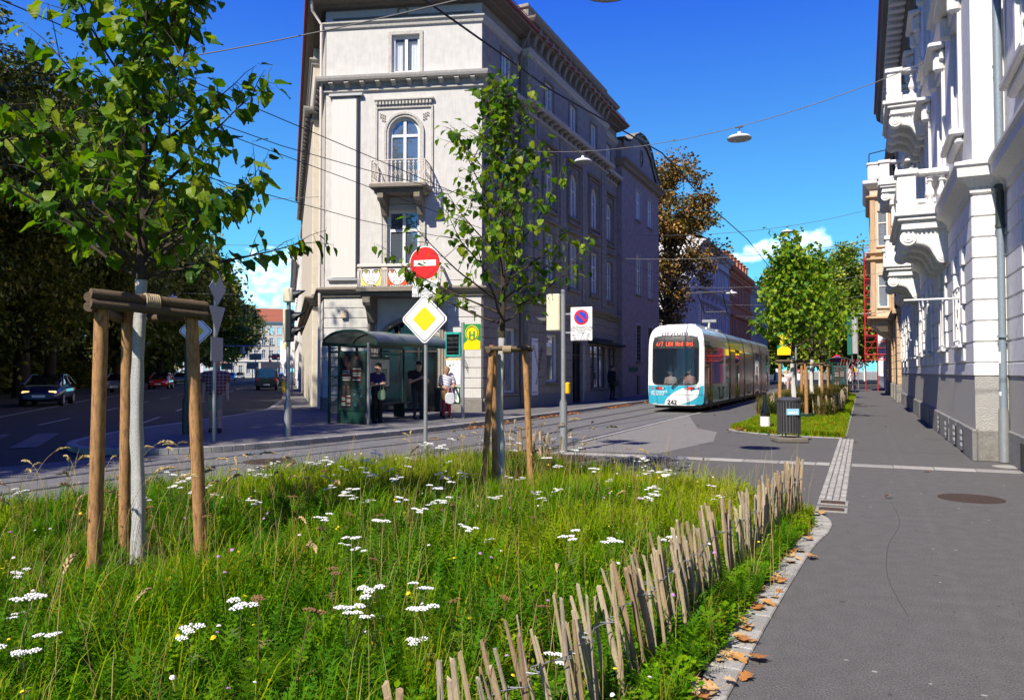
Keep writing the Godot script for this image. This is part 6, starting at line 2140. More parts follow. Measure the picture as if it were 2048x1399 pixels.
func wires() -> void:
	var w1 := [Vector3(-9.6, 9.4, -4.0), Vector3(-8.35, 9.5, -13.6), Vector3(-8.06, 9.5, -16.7), Vector3(-7.86, 9.52, -19.5), Vector3(-6.75, 9.84, -28.0), Vector3(-6.7, 9.75, -38), Vector3(-6.65, 10.17, -50.5), Vector3(-6.65, 10.0, -61.8), Vector3(-6.65, 10.2, -75), Vector3(-6.65, 10.0, -110)]
	wire("thick black cable high over the tram street, fixed at the crossings of the span wires", w1, 0.026, mats.wire_black)
	var a := Vector3(-12.45, 10.3, -26.6); var b := Vector3(1.85, 9.95, -22.8)
	wire("thin span wire from the corner house to the white house carrying two lamps", sag(a, b, 0.89), 0.012, mats.wire_grey)
	street_lamp("large white lamp hanging over the middle of the tram street", a, b, 0.633, 0.89, 0.72)
	street_lamp("white lamp hanging beside the corner house wall, left of the larger one", a, b, 0.234, 0.89, 0.62)
	a = Vector3(-12.5, 9.93, -44.8); b = Vector3(0.55, 12.9, -58.0)
	wire("span wire from the gabled house to the sand coloured oriel", sag(a, b, 0.55), 0.014, mats.wire_grey)
	street_lamp("lamp hanging beside the leafy young tree crown in the street", a, b, 0.62, 0.55, 0.8)
	var mt := wire
	wire("contact wire straight above the tram", [Vector3(-8.2, 5.5, -2), Vector3(-7.9, 5.5, -22), Vector3(-6.65, 5.48, -38), Vector3(-6.65, 5.5, -110)], 0.008, mats.wire_black)
	wire("second contact wire along the tram street near the far kerb", [Vector3(-9.5, 5.5, -2), Vector3(-9.2, 5.5, -40), Vector3(-9.2, 5.5, -110)], 0.008, mats.wire_black)
	var lab := ["span wire over the street behind the first young tree", "span wire in front of the blue grey house", "span wire between the blue grey house and the scaffold", "span wire above the brick red house front", "span wire farthest down the tram street"]
	for k in 5:
		var z := -36.0 - k * 13.0
		a = Vector3(-12.5, 7.4 - k * 0.1, z); b = Vector3(1.8 if k < 3 else 0.4, 7.6, z - 1.0)
		wire(lab[k], sag(a, b, 0.5), 0.011, mats.wire_grey)
		if k in [1, 3]: street_lamp("small lamp hanging over the street %s" % ["in front of the brown tree", "far down by the brick red house"][k / 2], a, b, 0.35 if k == 1 else 0.6, 0.5, 0.7)
	wire("black wire crossing the front of the corner house at the upper balcony", [Vector3(-15, 7.0, 0), Vector3(-12.6, 6.9, -8), Vector3(-12.45, 6.89, -11.07), Vector3(-12.45, 6.96, -13.8), Vector3(-12.42, 7.25, -17.9), Vector3(-12.4, 8.0, -26)], 0.011, mats.wire_black)
	wire("black wire crossing the front of the corner house just above the lower balcony", [Vector3(-15, 5.8, 0), Vector3(-12.6, 5.72, -8), Vector3(-12.45, 5.7, -13.5), Vector3(-12.42, 5.75, -16.9), Vector3(-12.4, 5.95, -20.6), Vector3(-12.4, 6.4, -26)], 0.010, mats.wire_black)
	# along the avenue
	var al := ["near", "second", "third", "fourth", "farthest"]
	for k in 5:
		var u := 12.0 + k * 26.0
		a = av3(u, 0.0, 8.4); b = av3(u, -19.0, 8.6)
		wire("%s span wire across the tree-lined avenue" % al[k], sag(a, b, 0.4), 0.012, mats.wire_grey)
		street_lamp("%s lamp hanging over the tree-lined avenue" % al[k], a, b, 0.55, 0.4, 0.75)
	street_lamp("white lamp hanging in front of the dark park trees at the left", Vector3(-22.0, 8.45, -18), Vector3(-30, 8.45, -20), 0.5, 0.2, 0.7)
	wire("span wire carrying the lamp in front of the dark park trees", sag(Vector3(-18.7, 8.3, -23.0), Vector3(-38, 8.6, -15), 0.3), 0.011, mats.wire_grey)
	# lamp out of sight above the pavement, whose shadow falls beside the waste bin
	street_lamp("lamp hanging over the pavement above the picket fence", Vector3(-12.4, 7.6, -10.2), Vector3(2.3, 7.6, -9.8), 0.63, 0.3, 0.8)
	wire("span wire high over the planting bed", sag(Vector3(-12.4, 7.6, -10.2), Vector3(2.3, 7.6, -9.8), 0.3), 0.011, mats.wire_grey)

# ---------------------------------------------------------------- bus shelter
func poster(kind: int) -> Image:
	var im := Image.create(96, 160, false, Image.FORMAT_RGB8)
	var r := RandomNumberGenerator.new()
	r.seed = 5 + kind
	im.fill([Color(0.13, 0.10, 0.09), Color(0.86, 0.88, 0.88), Color(0.03, 0.20, 0.20)][kind])
	if kind == 0:
		for s in [28, 66]:
			for y in range(8, 70):
				for x in range(s - 14, s + 14):
					if Vector2((x - s) / (7.0 if y < 28 else 13.0), (y - (20 if y < 28 else 50)) / (10.0 if y < 28 else 26.0)).length() < 1.0:
						im.set_pixel(x, y, Color(0.45, 0.32, 0.24) if y < 28 else Color(0.22 + 0.1 * (s % 3), 0.22, 0.20))
		for k in 12: im.fill_rect(Rect2i(6 + (k % 2) * 46, 78 + (k / 2) * 12, 30 + r.randi() % 8, 6), Color(0.75, 0.75, 0.72) if k % 3 else Color(0.50, 0.08, 0.07))
	elif kind == 1:
		for k in 22: im.fill_rect(Rect2i(8, 10 + k * 6, 30 + r.randi() % 46, 2), Color(0.2, 0.25, 0.25))
		im.fill_rect(Rect2i(0, 0, 96, 6), Color(0.02, 0.35, 0.22))
		for k in 5: im.fill_rect(Rect2i(56, 60 + k * 14, 28, 10), Color(0.35, 0.55, 0.45))
	else:
		for k in 40: im.fill_rect(Rect2i(r.randi() % 90, 20 + r.randi() % 130, 4 + r.randi() % 10, 3 + r.randi() % 8), [Color(0.10, 0.45, 0.50), Color(0.30, 0.65, 0.70), Color(0.45, 0.15, 0.12), Color(0.05, 0.12, 0.14)][k % 4])
	return im

func shelter(T: Node3D, near: bool) -> void: # local: x across, from -1.4 (back) to 0 (front); z away along the street, from 0 to -3.9
	var gm: Material = mats.shelter_green
	var g := Mb.new()
	var cg := clear_glass("shelter_glass", Color(0.2, 0.32, 0.30), 0.2)
	for q in [[-1.4, 0.0], [-0.03, 0.0], [-1.4, -1.3], [-1.4, -2.6], [-1.4, -3.9], [-0.62, -3.9], [-1.05, 0.0]]:
		g = Mb.new()
		g.bev(Vector3(q[0] - 0.035, 0.0, q[1] - 0.035), Vector3(q[0] + 0.035, 2.22 if q[0] < -0.05 else 2.3, q[1] + 0.035), 0.01)
		part("post", g, gm if q[0] != -0.03 else mats.galvanised, T)
	for k in 8:
		g = Mb.new()
		g.bx(Vector3(-1.365, 0.25 + k * 0.27, -0.02), Vector3(-1.085, 0.28 + k * 0.27, 0.02))
		part("rung", g, gm, T)
	# vaulted roof
	var rp := func(t: float, z: float) -> Vector3: return Vector3(-0.62 - 0.92 * cos(t * PI), 2.30 + 0.36 * sin(t * PI), z)
	for z in [0.1, -1.3, -2.65, -4.0]:
		g = Mb.new()
		var pts := []
		for k in 13: pts.append(rp.call(k / 12.0, z))
		g.tube(pts, [0.035], 6)
		part("roof_rib", g, gm, T)
	for s in [[0.1, -1.3], [-1.3, -2.65], [-2.65, -4.0]]:
		g = Mb.new()
		for k in 12:
			var n0 := Vector3(-cos(k / 12.0 * PI), sin(k / 12.0 * PI), 0); var n1 := Vector3(-cos((k + 1) / 12.0 * PI), sin((k + 1) / 12.0 * PI), 0)
			g.quadn(rp.call(k / 12.0, s[0]), rp.call((k + 1) / 12.0, s[0]), rp.call((k + 1) / 12.0, s[1]), rp.call(k / 12.0, s[1]), n0, n1, n1, n0)
		part("roof_panel", g, mat("roof_acrylic", Color(0.30, 0.33, 0.30), 0.3, {"fine": texs["blotch"], "fs": Vector3.ONE * 1.2, "back": Color(0.5, 0.55, 0.5)}), T)
	for x in [-1.54, 0.30]:
		g = Mb.new()
		g.bev(Vector3(x - 0.04, 2.22, -4.03), Vector3(x + 0.04, 2.32, 0.13), 0.01)
		part("gutter", g, gm, T)
	for y in [2.22, 2.02]:
		g = Mb.new()
		g.bx(Vector3(-1.43, y, -3.93), Vector3(-1.37, y + 0.05, 0.03))
		g.bx(Vector3(-1.36, y, -0.03), Vector3(0.25 if y > 2.1 else -0.07, y + 0.05, 0.03))
		part("beam", g, gm, T)
	for k in 3:
		g = Mb.new()
		g.bx(Vector3(-1.405, 0.25, -0.06 - k * 1.3), Vector3(-1.395, 2.0, -1.24 - k * 1.3))
		part("glass_pane", g, cg, T)
	g = Mb.new()
	g.bx(Vector3(-1.36, 0.25, -3.905), Vector3(-0.66, 2.0, -3.895))
	part("glass_pane", g, cg, T)
	for k in 4:
		g = Mb.new()
		g.bev(Vector3(-1.25 + k * 0.1, 0.45, -3.6), Vector3(-1.165 + k * 0.1, 0.48, -1.5), 0.008)
		part("bench_slat", g, mats.dark_steel, T)
	for z in [-1.9, -3.2]:
		g = Mb.new()
		g.bev(Vector3(-1.3, 0.02, z), Vector3(-0.9, 0.445, z + 0.05), 0.01)
		part("bench_leg", g, gm, T)
	# advertising case in the end wall
	g = Mb.new()
	g.bev(Vector3(-1.0, 0.35, -0.07), Vector3(-0.10, 2.05, 0.07), 0.02)
	g.bev(Vector3(-0.95, 0.02, -0.05), Vector3(-0.15, 0.345, 0.05), 0.01)
	var ad := part("advert_case", g, gm, T)
	for q in [[-0.93, -0.17, 1.15, 1.98, 0], [-0.93, -0.56, 0.45, 1.13, 0], [-0.54, -0.17, 0.45, 1.13, 2]]:
		g = Mb.new()
		g.quv(Vector3(q[0], q[2], 0.074), Vector3(q[1], q[2], 0.074), Vector3(q[1], q[3], 0.074), Vector3(q[0], q[3], 0.074))
		part("poster", g, picture("poster_%d" % q[4], poster(q[4]), 0.6), ad)
	g = Mb.new()
	g.bx(Vector3(-0.97, 0.4, 0.085), Vector3(-0.13, 2.02, 0.09))
	part("case_glass", g, clear_glass("case_glass_pane", Color(0.1, 0.12, 0.12), 0.05), ad)
	# timetable board on the back wall
	g = Mb.new()
	g.bev(Vector3(-1.38, 0.95, -3.0), Vector3(-1.33, 1.95, -1.8), 0.015)
	var tt := part("timetable_board", g, gm, T)
	g = Mb.new()
	g.quv(Vector3(-1.326, 1.0, -1.85), Vector3(-1.326, 1.0, -2.95), Vector3(-1.326, 1.9, -2.95), Vector3(-1.326, 1.9, -1.85))
	part("timetable", g, picture("timetable", poster(1), 0.2), tt)

func bus_shelter() -> void:
	var T := thing("bus_shelter", "dark green bus shelter with a vaulted roof before the corner house", "shelter", Vector3(-12.6, 0.122, -17.6))
	shelter(T, true)
	var F := thing("bus_shelter", "green shelter frame far away behind the young trees", "shelter", Vector3(-1.0, 0.02, -62.0), 0.0)
	for c in T.get_children():
		var d := c.duplicate()
		F.add_child(d, true)
	# stop sign mast with timetable cases
	var S := thing("tram_stop_post", "stop post with a green and yellow H sign and white timetable case", "stop sign", Vector3(-11.57, 0.122, -21.2))
	var g := Mb.new()
	g.tube([Vector3(0, 0, 0), Vector3(0, 3.05, 0)], [0.055], 12)
	part("post", g, mats.galvanised, S)
	h_sign(S, Vector3(0.34, 2.62, 0.0), 0.30)
	g = Mb.new()
	g.bev(Vector3(-0.62, 1.95, -0.05), Vector3(-0.07, 2.75, 0.05), 0.02)
	var cs := part("display_case", g, mat("case_teal", Color(0.02, 0.32, 0.26), 0.4), S)
	g = Mb.new()
	g.bx(Vector3(-0.57, 2.03, 0.052), Vector3(-0.12, 2.68, 0.056))
	part("screen", g, mats.window_dark, cs)
	for k in 4:
		g = Mb.new()
		g.bx(Vector3(-0.55, 2.1 + k * 0.15, 0.058), Vector3(-0.14, 2.13 + k * 0.15, 0.061))
		part("display_line", g, mats.dark_steel, cs)
	g = Mb.new()
	g.bev(Vector3(-0.62, 1.05, -0.03), Vector3(-0.07, 1.90, 0.03), 0.02)
	var tb := part("timetable_case", g, mats.sign_white, S)
	g = Mb.new()
	g.bx(Vector3(-0.62, 1.86, 0.032), Vector3(-0.07, 1.895, 0.038))
	part("orange_line", g, mats.amber_box, tb)
	g = Mb.new()
	letters(g, "4 7", 0.10, Transform3D(Basis(), Vector3(-0.5, 1.68, 0.033)), "Droid Sans", 700, false)
	part("line_numbers", g, mats.print_black, tb)
	g = Mb.new()
	g.bev(Vector3(-0.60, 0.45, -0.03), Vector3(-0.09, 1.0, 0.03), 0.02)
	var gf := part("green_frame", g, mats.sign_green, S)
	g = Mb.new()
	g.quv(Vector3(-0.56, 0.5, 0.033), Vector3(-0.13, 0.5, 0.033), Vector3(-0.13, 0.96, 0.033), Vector3(-0.56, 0.96, 0.033))
	part("timetable", g, picture("timetable_2", poster(1), 0.3), gf)
	var F2 := thing("tram_stop_post", "yellow and green H stop sign far away at the island", "stop sign", Vector3(-3.5, 0.02, -47.0))
	g = Mb.new()
	g.tube([Vector3(0, 0, 0), Vector3(0, 3.4, 0)], [0.05], 10)
	part("post", g, mats.galvanised, F2)
	h_sign(F2, Vector3(-0.55, 3.3, 0), 0.5)
	var F3 := thing("tram_stop_post", "stop post with a yellow H sign by the avenue beyond the corner house", "stop sign", av3(22, -1.0, 0.122), 0.0)
	g = Mb.new()
	g.tube([Vector3(0, 0, 0), Vector3(0, 3.4, 0)], [0.05], 10)
	part("post", g, mats.galvanised, F3)
	g = Mb.new()
	g.bev(Vector3(-1.0, 1.7, -0.04), Vector3(0.2, 3.5, 0.04), 0.02)
	var hb := part("white_board", g, mats.sign_white, F3)
	g = Mb.new()
	g.tube([Vector3(-0.4, 3.15, 0.042), Vector3(-0.4, 3.15, 0.055)], [0.24], 24)
	part("yellow_disc", g, mats.sign_yellow, hb)
	g = Mb.new()
	letters(g, "H", 0.3, Transform3D(Basis(), Vector3(-0.4, 3.05, 0.058)), "Droid Sans", 700)
	part("letter", g, mats.print_black, hb)

func h_sign(P: Node3D, at: Vector3, r: float) -> void: # green plate, yellow disc with an H, yellow plate below
	var g := Mb.new()
	g.bev(at + Vector3(-r, -r * 1.5, -0.02), at + Vector3(r, r * 1.25, 0.02), 0.012)
	var s := part("sign_plate", g, mats.sign_green, P)
	g = Mb.new()
	g.prism(PackedVector2Array([Vector2(at.x - r * 0.98, at.y - r * 1.48), Vector2(at.x + r * 0.98, at.y - r * 1.48), Vector2(at.x + r * 0.98, at.y - r * 0.6), Vector2(at.x + r * 0.4, at.y - r * 0.35), Vector2(at.x - r * 0.4, at.y - r * 0.35), Vector2(at.x - r * 0.98, at.y - r * 0.85)]), at.z + 0.021, at.z + 0.026)
	part("yellow_foot", g, mats.sign_yellow, s)
	g = Mb.new()
	g.tube([at + Vector3(0, r * 0.28, 0.021), at + Vector3(0, r * 0.28, 0.032)], [r * 0.82], 28)
	part("yellow_disc", g, mats.sign_yellow, s)
	g = Mb.new()
	var ring := []
	for k in 29: ring.append(at + Vector3(r * 0.70 * cos(TAU * k / 28), r * 0.28 + r * 0.70 * sin(TAU * k / 28), 0.034))
	g.tube(ring, [r * 0.05], 5)
	letters(g, "H", r * 0.9, Transform3D(Basis(), at + Vector3(0, r * 0.02, 0.034)), "Droid Sans", 700)
	part("letter", g, mats.sign_green, s)

# ---------------------------------------------------------------- signs, poles, signals
func disc(P: Node3D, called: String, at: Vector3, r: float, z0: float, z1: float, m: Material, n := 36) -> MeshInstance3D:
	var g := Mb.new()
	g.tube([at + Vector3(0, 0, z0), at + Vector3(0, 0, z1)], [r], n)
	return part(called, g, m, P)

func diamond(P: Node3D, at: Vector3, r: float, front := true) -> void:
	var sq := func(q: float) -> PackedVector2Array:
		var o := PackedVector2Array()
		for k in 4:
			var a := PI / 2 * k
			for s in [-0.09, 0.0, 0.09]: o.append(Vector2(at.x, at.y) + Vector2(cos(a + s), sin(a + s)) * q * (1.0 if s == 0.0 else 0.985))
		return o
	var prev: Node3D = P
	for k in [[1.0, -0.01, 0.012, "sign_white", "sign_plate"], [0.93, 0.012, 0.015, "print_black", "black_line"], [0.89, 0.015, 0.018, "sign_white", "white_field"], [0.50, 0.018, 0.022, "sign_yellow", "yellow_field"]]:
		var g := Mb.new()
		g.prism(sq.call(r * k[0]), at.z + k[1], at.z + k[2])
		var o := part(k[4], g, mats[k[3]], prev)
		if prev == P: prev = o

func pole(P: Node3D, h: float, r: float, m: Material, base := 0.0, x := 0.0) -> void:
	var g := Mb.new()
	if base > 0.0: g.tube([Vector3(x, 0, 0), Vector3(x, base, 0), Vector3(x, base + 0.07, 0), Vector3(x, h, 0)], [r * 1.65, r * 1.65, r, r], 14)
	else: g.tube([Vector3(x, 0, 0), Vector3(x, h, 0)], [r], 14)
	part("post", g, m, P)

func hood(P: Node3D, c: Vector3, d: Vector3, r: float) -> void: # round signal lens with its visor, looking along d
	var s := d.cross(UP).normalized()
	var g := Mb.new()
	for k in 14:
		var t0 := PI * (-0.15 + 1.3 * k / 14.0); var t1 := PI * (-0.15 + 1.3 * (k + 1) / 14.0)
		var f := func(t: float, rr: float, l: float) -> Vector3: return c + (s * cos(t) + UP * sin(t)) * rr + d * l
		var l0 := 0.07 + 0.20 * maxf(0, sin(t0)); var l1 := 0.07 + 0.20 * maxf(0, sin(t1))
		g.quad(f.call(t0, r, 0), f.call(t1, r, 0), f.call(t1, r * 0.97, l1), f.call(t0, r * 0.97, l0))
	part("visor", g, mats.signal_black, P)
	g = Mb.new()
	g.tube([c, c + d * 0.012], [r * 0.94], 18)
	part("lens", g, mats.window_dark, P)

func signs_and_poles() -> void:
	var g := Mb.new()
	var S := thing("sign_post", "post in the meadow with a no entry sign above a yellow priority diamond", "traffic sign", Vector3(-6.64, 0.02, -10.87), 0.14)
	pole(S, 3.74, 0.032, mats.galvanised)
	disc(S, "round_sign_rim", Vector3(0, 3.40, 0), 0.285, 0.03, 0.045, mats.sign_white)
	disc(S, "red_disc", Vector3(0, 3.40, 0), 0.27, 0.045, 0.05, mats.sign_red)
	g.bev(Vector3(-0.20, 3.35, 0.05), Vector3(0.20, 3.45, 0.055), 0.002)
	part("white_bar", g, mats.sign_white, S)
	g = Mb.new()
	g.bev(Vector3(-0.235, 2.83, 0.03), Vector3(0.235, 3.10, 0.045), 0.008)
	var pl := part("text_plate", g, mats.sign_white, S)
	g = Mb.new()
	for k in 3: letters(g, ["Ausgenommen", "Buslinien", "Straßendienst"][k], 0.062, Transform3D(Basis(), Vector3(0, 3.015 - k * 0.075, 0.047)), "Droid Sans", 400, true, 0.85)
	part("lettering", g, mats.print_black, pl)
	diamond(S, Vector3(0, 2.46, 0.045), 0.40)
	# pole with parking sign and the back of a signal
	S = thing("sign_post", "steel pole with a white short stay parking sign and a cream signal box", "traffic sign", Vector3(-5.38, 0.01, -14.01), 0.05)
	pole(S, 3.22, 0.047, mats.galvanised, 0.98)
	g = Mb.new()
	g.bev(Vector3(0.16, 2.20, 0.0), Vector3(0.60, 2.86, 0.02), 0.012)
	pl = part("parking_sign", g, mats.sign_white, S)
	for y in [2.35, 2.72]:
		g = Mb.new()
		g.bx(Vector3(0.0, y, -0.02), Vector3(0.5, y + 0.03, -0.003))
		part("bracket", g, mats.galvanised, S)
	var at := Vector3(0.38, 2.66, 0)
	disc(pl, "red_ring", at, 0.15, 0.02, 0.024, mats.sign_red)
	disc(pl, "blue_field", at, 0.112, 0.024, 0.028, mats.sign_blue)
	g = Mb.new()
	g.xf = Transform3D(Basis(Vector3(0, 0, 1), deg_to_rad(-45)), at)
	g.bx(Vector3(-0.115, -0.018, 0.028), Vector3(0.115, 0.018, 0.032))
	part("red_slash", g, mats.sign_red, pl)
	g = Mb.new()
	for q in [["KURZPARKZONE", 0.056, 2.455, 1.0], ["max. Parkdauer 3 Std.", 0.036, 2.405, 0.95], ["werktags", 0.030, 2.362, 1.0], ["Mo.-Fr.  9   - 20  ", 0.042, 2.312, 1.0], ["Sa.      9   - 13  ", 0.042, 2.262, 1.0], ["gebührenpflichtig", 0.032, 2.222, 1.0]]:
		letters(g, q[0], q[1], Transform3D(Basis(), Vector3(0.38, q[2], 0.0225)), "Droid Sans", 400, true, q[3] * 0.92, null, 0.002)
	for yy in [2.33, 2.28]:
		for xx in [0.425, 0.53]: letters(g, "00", 0.02, Transform3D(Basis(), Vector3(xx, yy, 0.0225)), "Droid Sans", 400, true, 1.0, null, 0.002)
	part("lettering", g, mats.print_black, pl)
	g = Mb.new()
	g.bev(Vector3(-0.34, 2.40, -0.12), Vector3(-0.06, 3.14, 0.06), 0.02)
	var sb := part("signal_box", g, mats.signal_cream, S)
	for y in [2.60, 2.93]: hood(sb, Vector3(-0.345, y, -0.03), Vector3(-1, 0, 0), 0.105)
	g = Mb.new()
	g.bev(Vector3(0.05, 1.15, -0.07), Vector3(0.13, 1.38, 0.05), 0.02)
	part("push_button_box", g, mats.amber_box, S)
	# signal at the corner
	S = thing("traffic_light", "traffic light with two black hoods on the far pavement corner", "traffic light", Vector3(-12.0, 0.122, -13.6), 0.45)
	pole(S, 3.10, 0.05, mats.galvanised, 0.75)
	g = Mb.new()
	g.bev(Vector3(-0.11, 3.08, -0.12), Vector3(0.11, 3.40, 0.12), 0.02)
	sb = part("top_box", g, mats.signal_cream, S)
	hood(sb, Vector3(0.115, 3.24, 0), Vector3(1, 0, 0), 0.12)
	g = Mb.new()
	g.bev(Vector3(-0.09, 2.16, -0.16), Vector3(-0.02, 2.92, 0.16), 0.02)
	sb = part("signal_back", g, mats.signal_cream, S)
	g = Mb.new()
	g.bev(Vector3(-0.02, 2.17, -0.15), Vector3(0.10, 2.91, 0.15), 0.02)
	part("signal_head", g, mats.signal_black, S)
	for y in [2.38, 2.72]: hood(S, Vector3(0.105, y, 0), Vector3(1, 0, 0), 0.135)
	g = Mb.new()
	g.bev(Vector3(-0.13, 1.0, -0.06), Vector3(-0.04, 1.26, 0.06), 0.02)
	part("push_button_box", g, mats.amber_box, S)
	# signs seen from behind
	S = thing("sign_post", "post with three traffic signs seen edge on from behind", "traffic sign", Vector3(-12.42, 0.122, -11.82), 1.9)
	pole(S, 3.42, 0.035, mats.galvanised)
	for q in [[PackedVector2Array([Vector2(0, 2.88), Vector2(0.36, 3.24), Vector2(0, 3.6), Vector2(-0.36, 3.24)]), "diamond_sign"], [PackedVector2Array([Vector2(-0.34, 2.86), Vector2(0.0, 2.24), Vector2(0.34, 2.86)]), "triangle_sign"], [PackedVector2Array([Vector2(-0.25, 1.7), Vector2(0.25, 1.7), Vector2(0.25, 2.2), Vector2(-0.25, 2.2)]), "square_sign"]]:
		g = Mb.new()
		g.prism(q[0], 0.04, 0.055)
		for y in [0.3, 0.7]:
			var yy: float = lerpf(q[0][0].y, 0.0, 0.0)
		part(q[1], g, mats.sign_back, S)
	S = thing("traffic_light", "dark traffic light pole in the shade left of the traffic sign post", "traffic light", Vector3(-14.57, 0.122, -13.03), 2.4)
	pole(S, 3.0, 0.06, mats.pipe_dark, 0.8)
	g = Mb.new()
	g.bev(Vector3(-0.15, 2.1, 0.06), Vector3(0.15, 2.95, 0.2), 0.02)
	part("signal_head", g, mats.signal_black, S)
	for y in [2.33, 2.70]: hood(S, Vector3(0, y, 0.205), Vector3(0, 0, 1), 0.12)
	g = Mb.new()
	g.bev(Vector3(-0.17, 2.08, 0.03), Vector3(0.17, 2.97, 0.058), 0.01)
	part("back_plate", g, mats.sign_back, S)
	S = thing("marker_post", "red and white striped marker board under a yellow priority diamond", "road marker", Vector3(-13.75, 0.122, -12.55), 0.5)
	pole(S, 2.45, 0.03, mats.galvanised)
	for k in 5:
		g = Mb.new()
		g.bev(Vector3(-0.06, 0.55 + k * 0.3, 0.032), Vector3(0.06, 0.845 + k * 0.3, 0.05), 0.004)
		part("stripe_panel", g, mats.sign_red if k % 2 == 0 else mats.sign_white, S)
	diamond(S, Vector3(0.0, 2.4, 0.06), 0.36)
	# signals hanging across the avenue
	S = thing("traffic_light", "signals on an arm across the far avenue showing red", "traffic light", av3(95, -4.0))
	g = Mb.new()
	g.tube([Vector3(0, 0, 0), Vector3(0, 5.6, 0), av3(0, -11, 5.6) - av3(0, 0)], [0.09], 8)
	part("arm", g, mats.galvanised, S)
	for v in [-4.0, -10.5]:
		g = Mb.new()
		var c := av3(0, v, 5.0) - av3(0, 0)
		g.bev(c - Vector3(0.3, 0.6, 0.2), c + Vector3(0.3, 0.6, 0.2), 0.04)
		part("signal_head", g, mats.sign_back, S)
	g = Mb.new()
	g.lathe([Vector2(0, -0.25), Vector2(0.25, 0), Vector2(0, 0.25)], 10, av3(0, -7.6, 5.9) - av3(0, 0))
	part("red_lamp", g, mat("signal_red", Color(0.9, 0.02, 0.01), 0.4, {"emit": Color(1, 0.03, 0.02), "ee": 1.5}), S)
	S = thing("direction_board", "grey direction boards over the far avenue", "road sign", av3(120, -3))
	for q in [[0.0, 4.4], [-4.0, 4.4], [-9.0, 2.6], [-4.5, 2.7]]:
		g = Mb.new()
		var c := av3(0, q[0], q[1]) - av3(0, 0)
		g.bev(c - Vector3(1.4, 0.6, 0.1), c + Vector3(1.4, 0.6, 0.1), 0.03)
		g.bx(c + Vector3(-0.06, -4.5, -0.06), c + Vector3(0.06, -0.6, 0.06))
		part("board", g, mats.row_grey, S)
	var NP := thing("no_stopping_sign", "small round no parking sign near the far shelter", "traffic sign", Vector3(-1.75, 0, -63.0))
	pole(NP, 2.9, 0.03, mats.galvanised)
	disc(NP, "red_ring", Vector3(0, 2.55, 0), 0.34, 0.03, 0.04, mats.sign_red)
	disc(NP, "blue_field", Vector3(0, 2.55, 0), 0.26, 0.04, 0.05, mats.sign_blue)
	g = Mb.new()
	g.xf = Transform3D(Basis(Vector3(0, 0, 1), deg_to_rad(-45)), Vector3(0, 2.55, 0))
	g.bx(Vector3(-0.26, -0.04, 0.05), Vector3(0.26, 0.04, 0.055))
	part("red_slash", g, mats.sign_red, NP)
	NP = thing("road_barrier_post", "red and white post with a yellow warning lamp by the scaffold", "barrier post", Vector3(-0.55, 0.01, -66.3))
	for k in 6:
		g = Mb.new()
		g.tube([Vector3(0, k * 0.26, 0), Vector3(0, k * 0.26 + 0.25, 0)], [0.07], 10)
		part("band", g, mats.sign_red if k % 2 else mats.sign_white, NP)
	g = Mb.new()
	g.tube([Vector3(0, 1.56, 0), Vector3(0, 1.62, 0), Vector3(0, 1.9, 0)], [0.08, 0.15, 0.13], 12)
	part("warning_lamp", g, mats.amber_box, NP)

# ---------------------------------------------------------------- cars
func loft(g: Mb, rings: Array) -> void:
	for i in rings.size() - 1:
		var n: int = rings[i].size()
		for k in n:
			var a: Vector3 = rings[i][k]; var b: Vector3 = rings[i][(k + 1) % n]; var c: Vector3 = rings[i + 1][(k + 1) % n]; var d: Vector3 = rings[i + 1][k]
			g.quad(a, b, c, d)
	for k in range(1, rings[0].size() - 1):
		g.tri(rings[0][0], rings[0][k + 1], rings[0][k])
		g.tri(rings[-1][0], rings[-1][k], rings[-1][k + 1])

func car_ring(z: float, w: float, y0: float, y1: float, e := 4.0, lean := 0.0) -> Array:
	var o := []
	for k in 20:
		var t := TAU * (k + 0.5) / 20
		var c := absf(cos(t)); var s := absf(sin(t))
		var r := pow(pow(c, e) + pow(s, e), -1.0 / e)
		var y := (y0 + y1) / 2 + sin(t) * r * (y1 - y0) / 2
		o.append(Vector3(cos(t) * r * (w - lean * (y - y0) / (y1 - y0)), y, z))
	return o

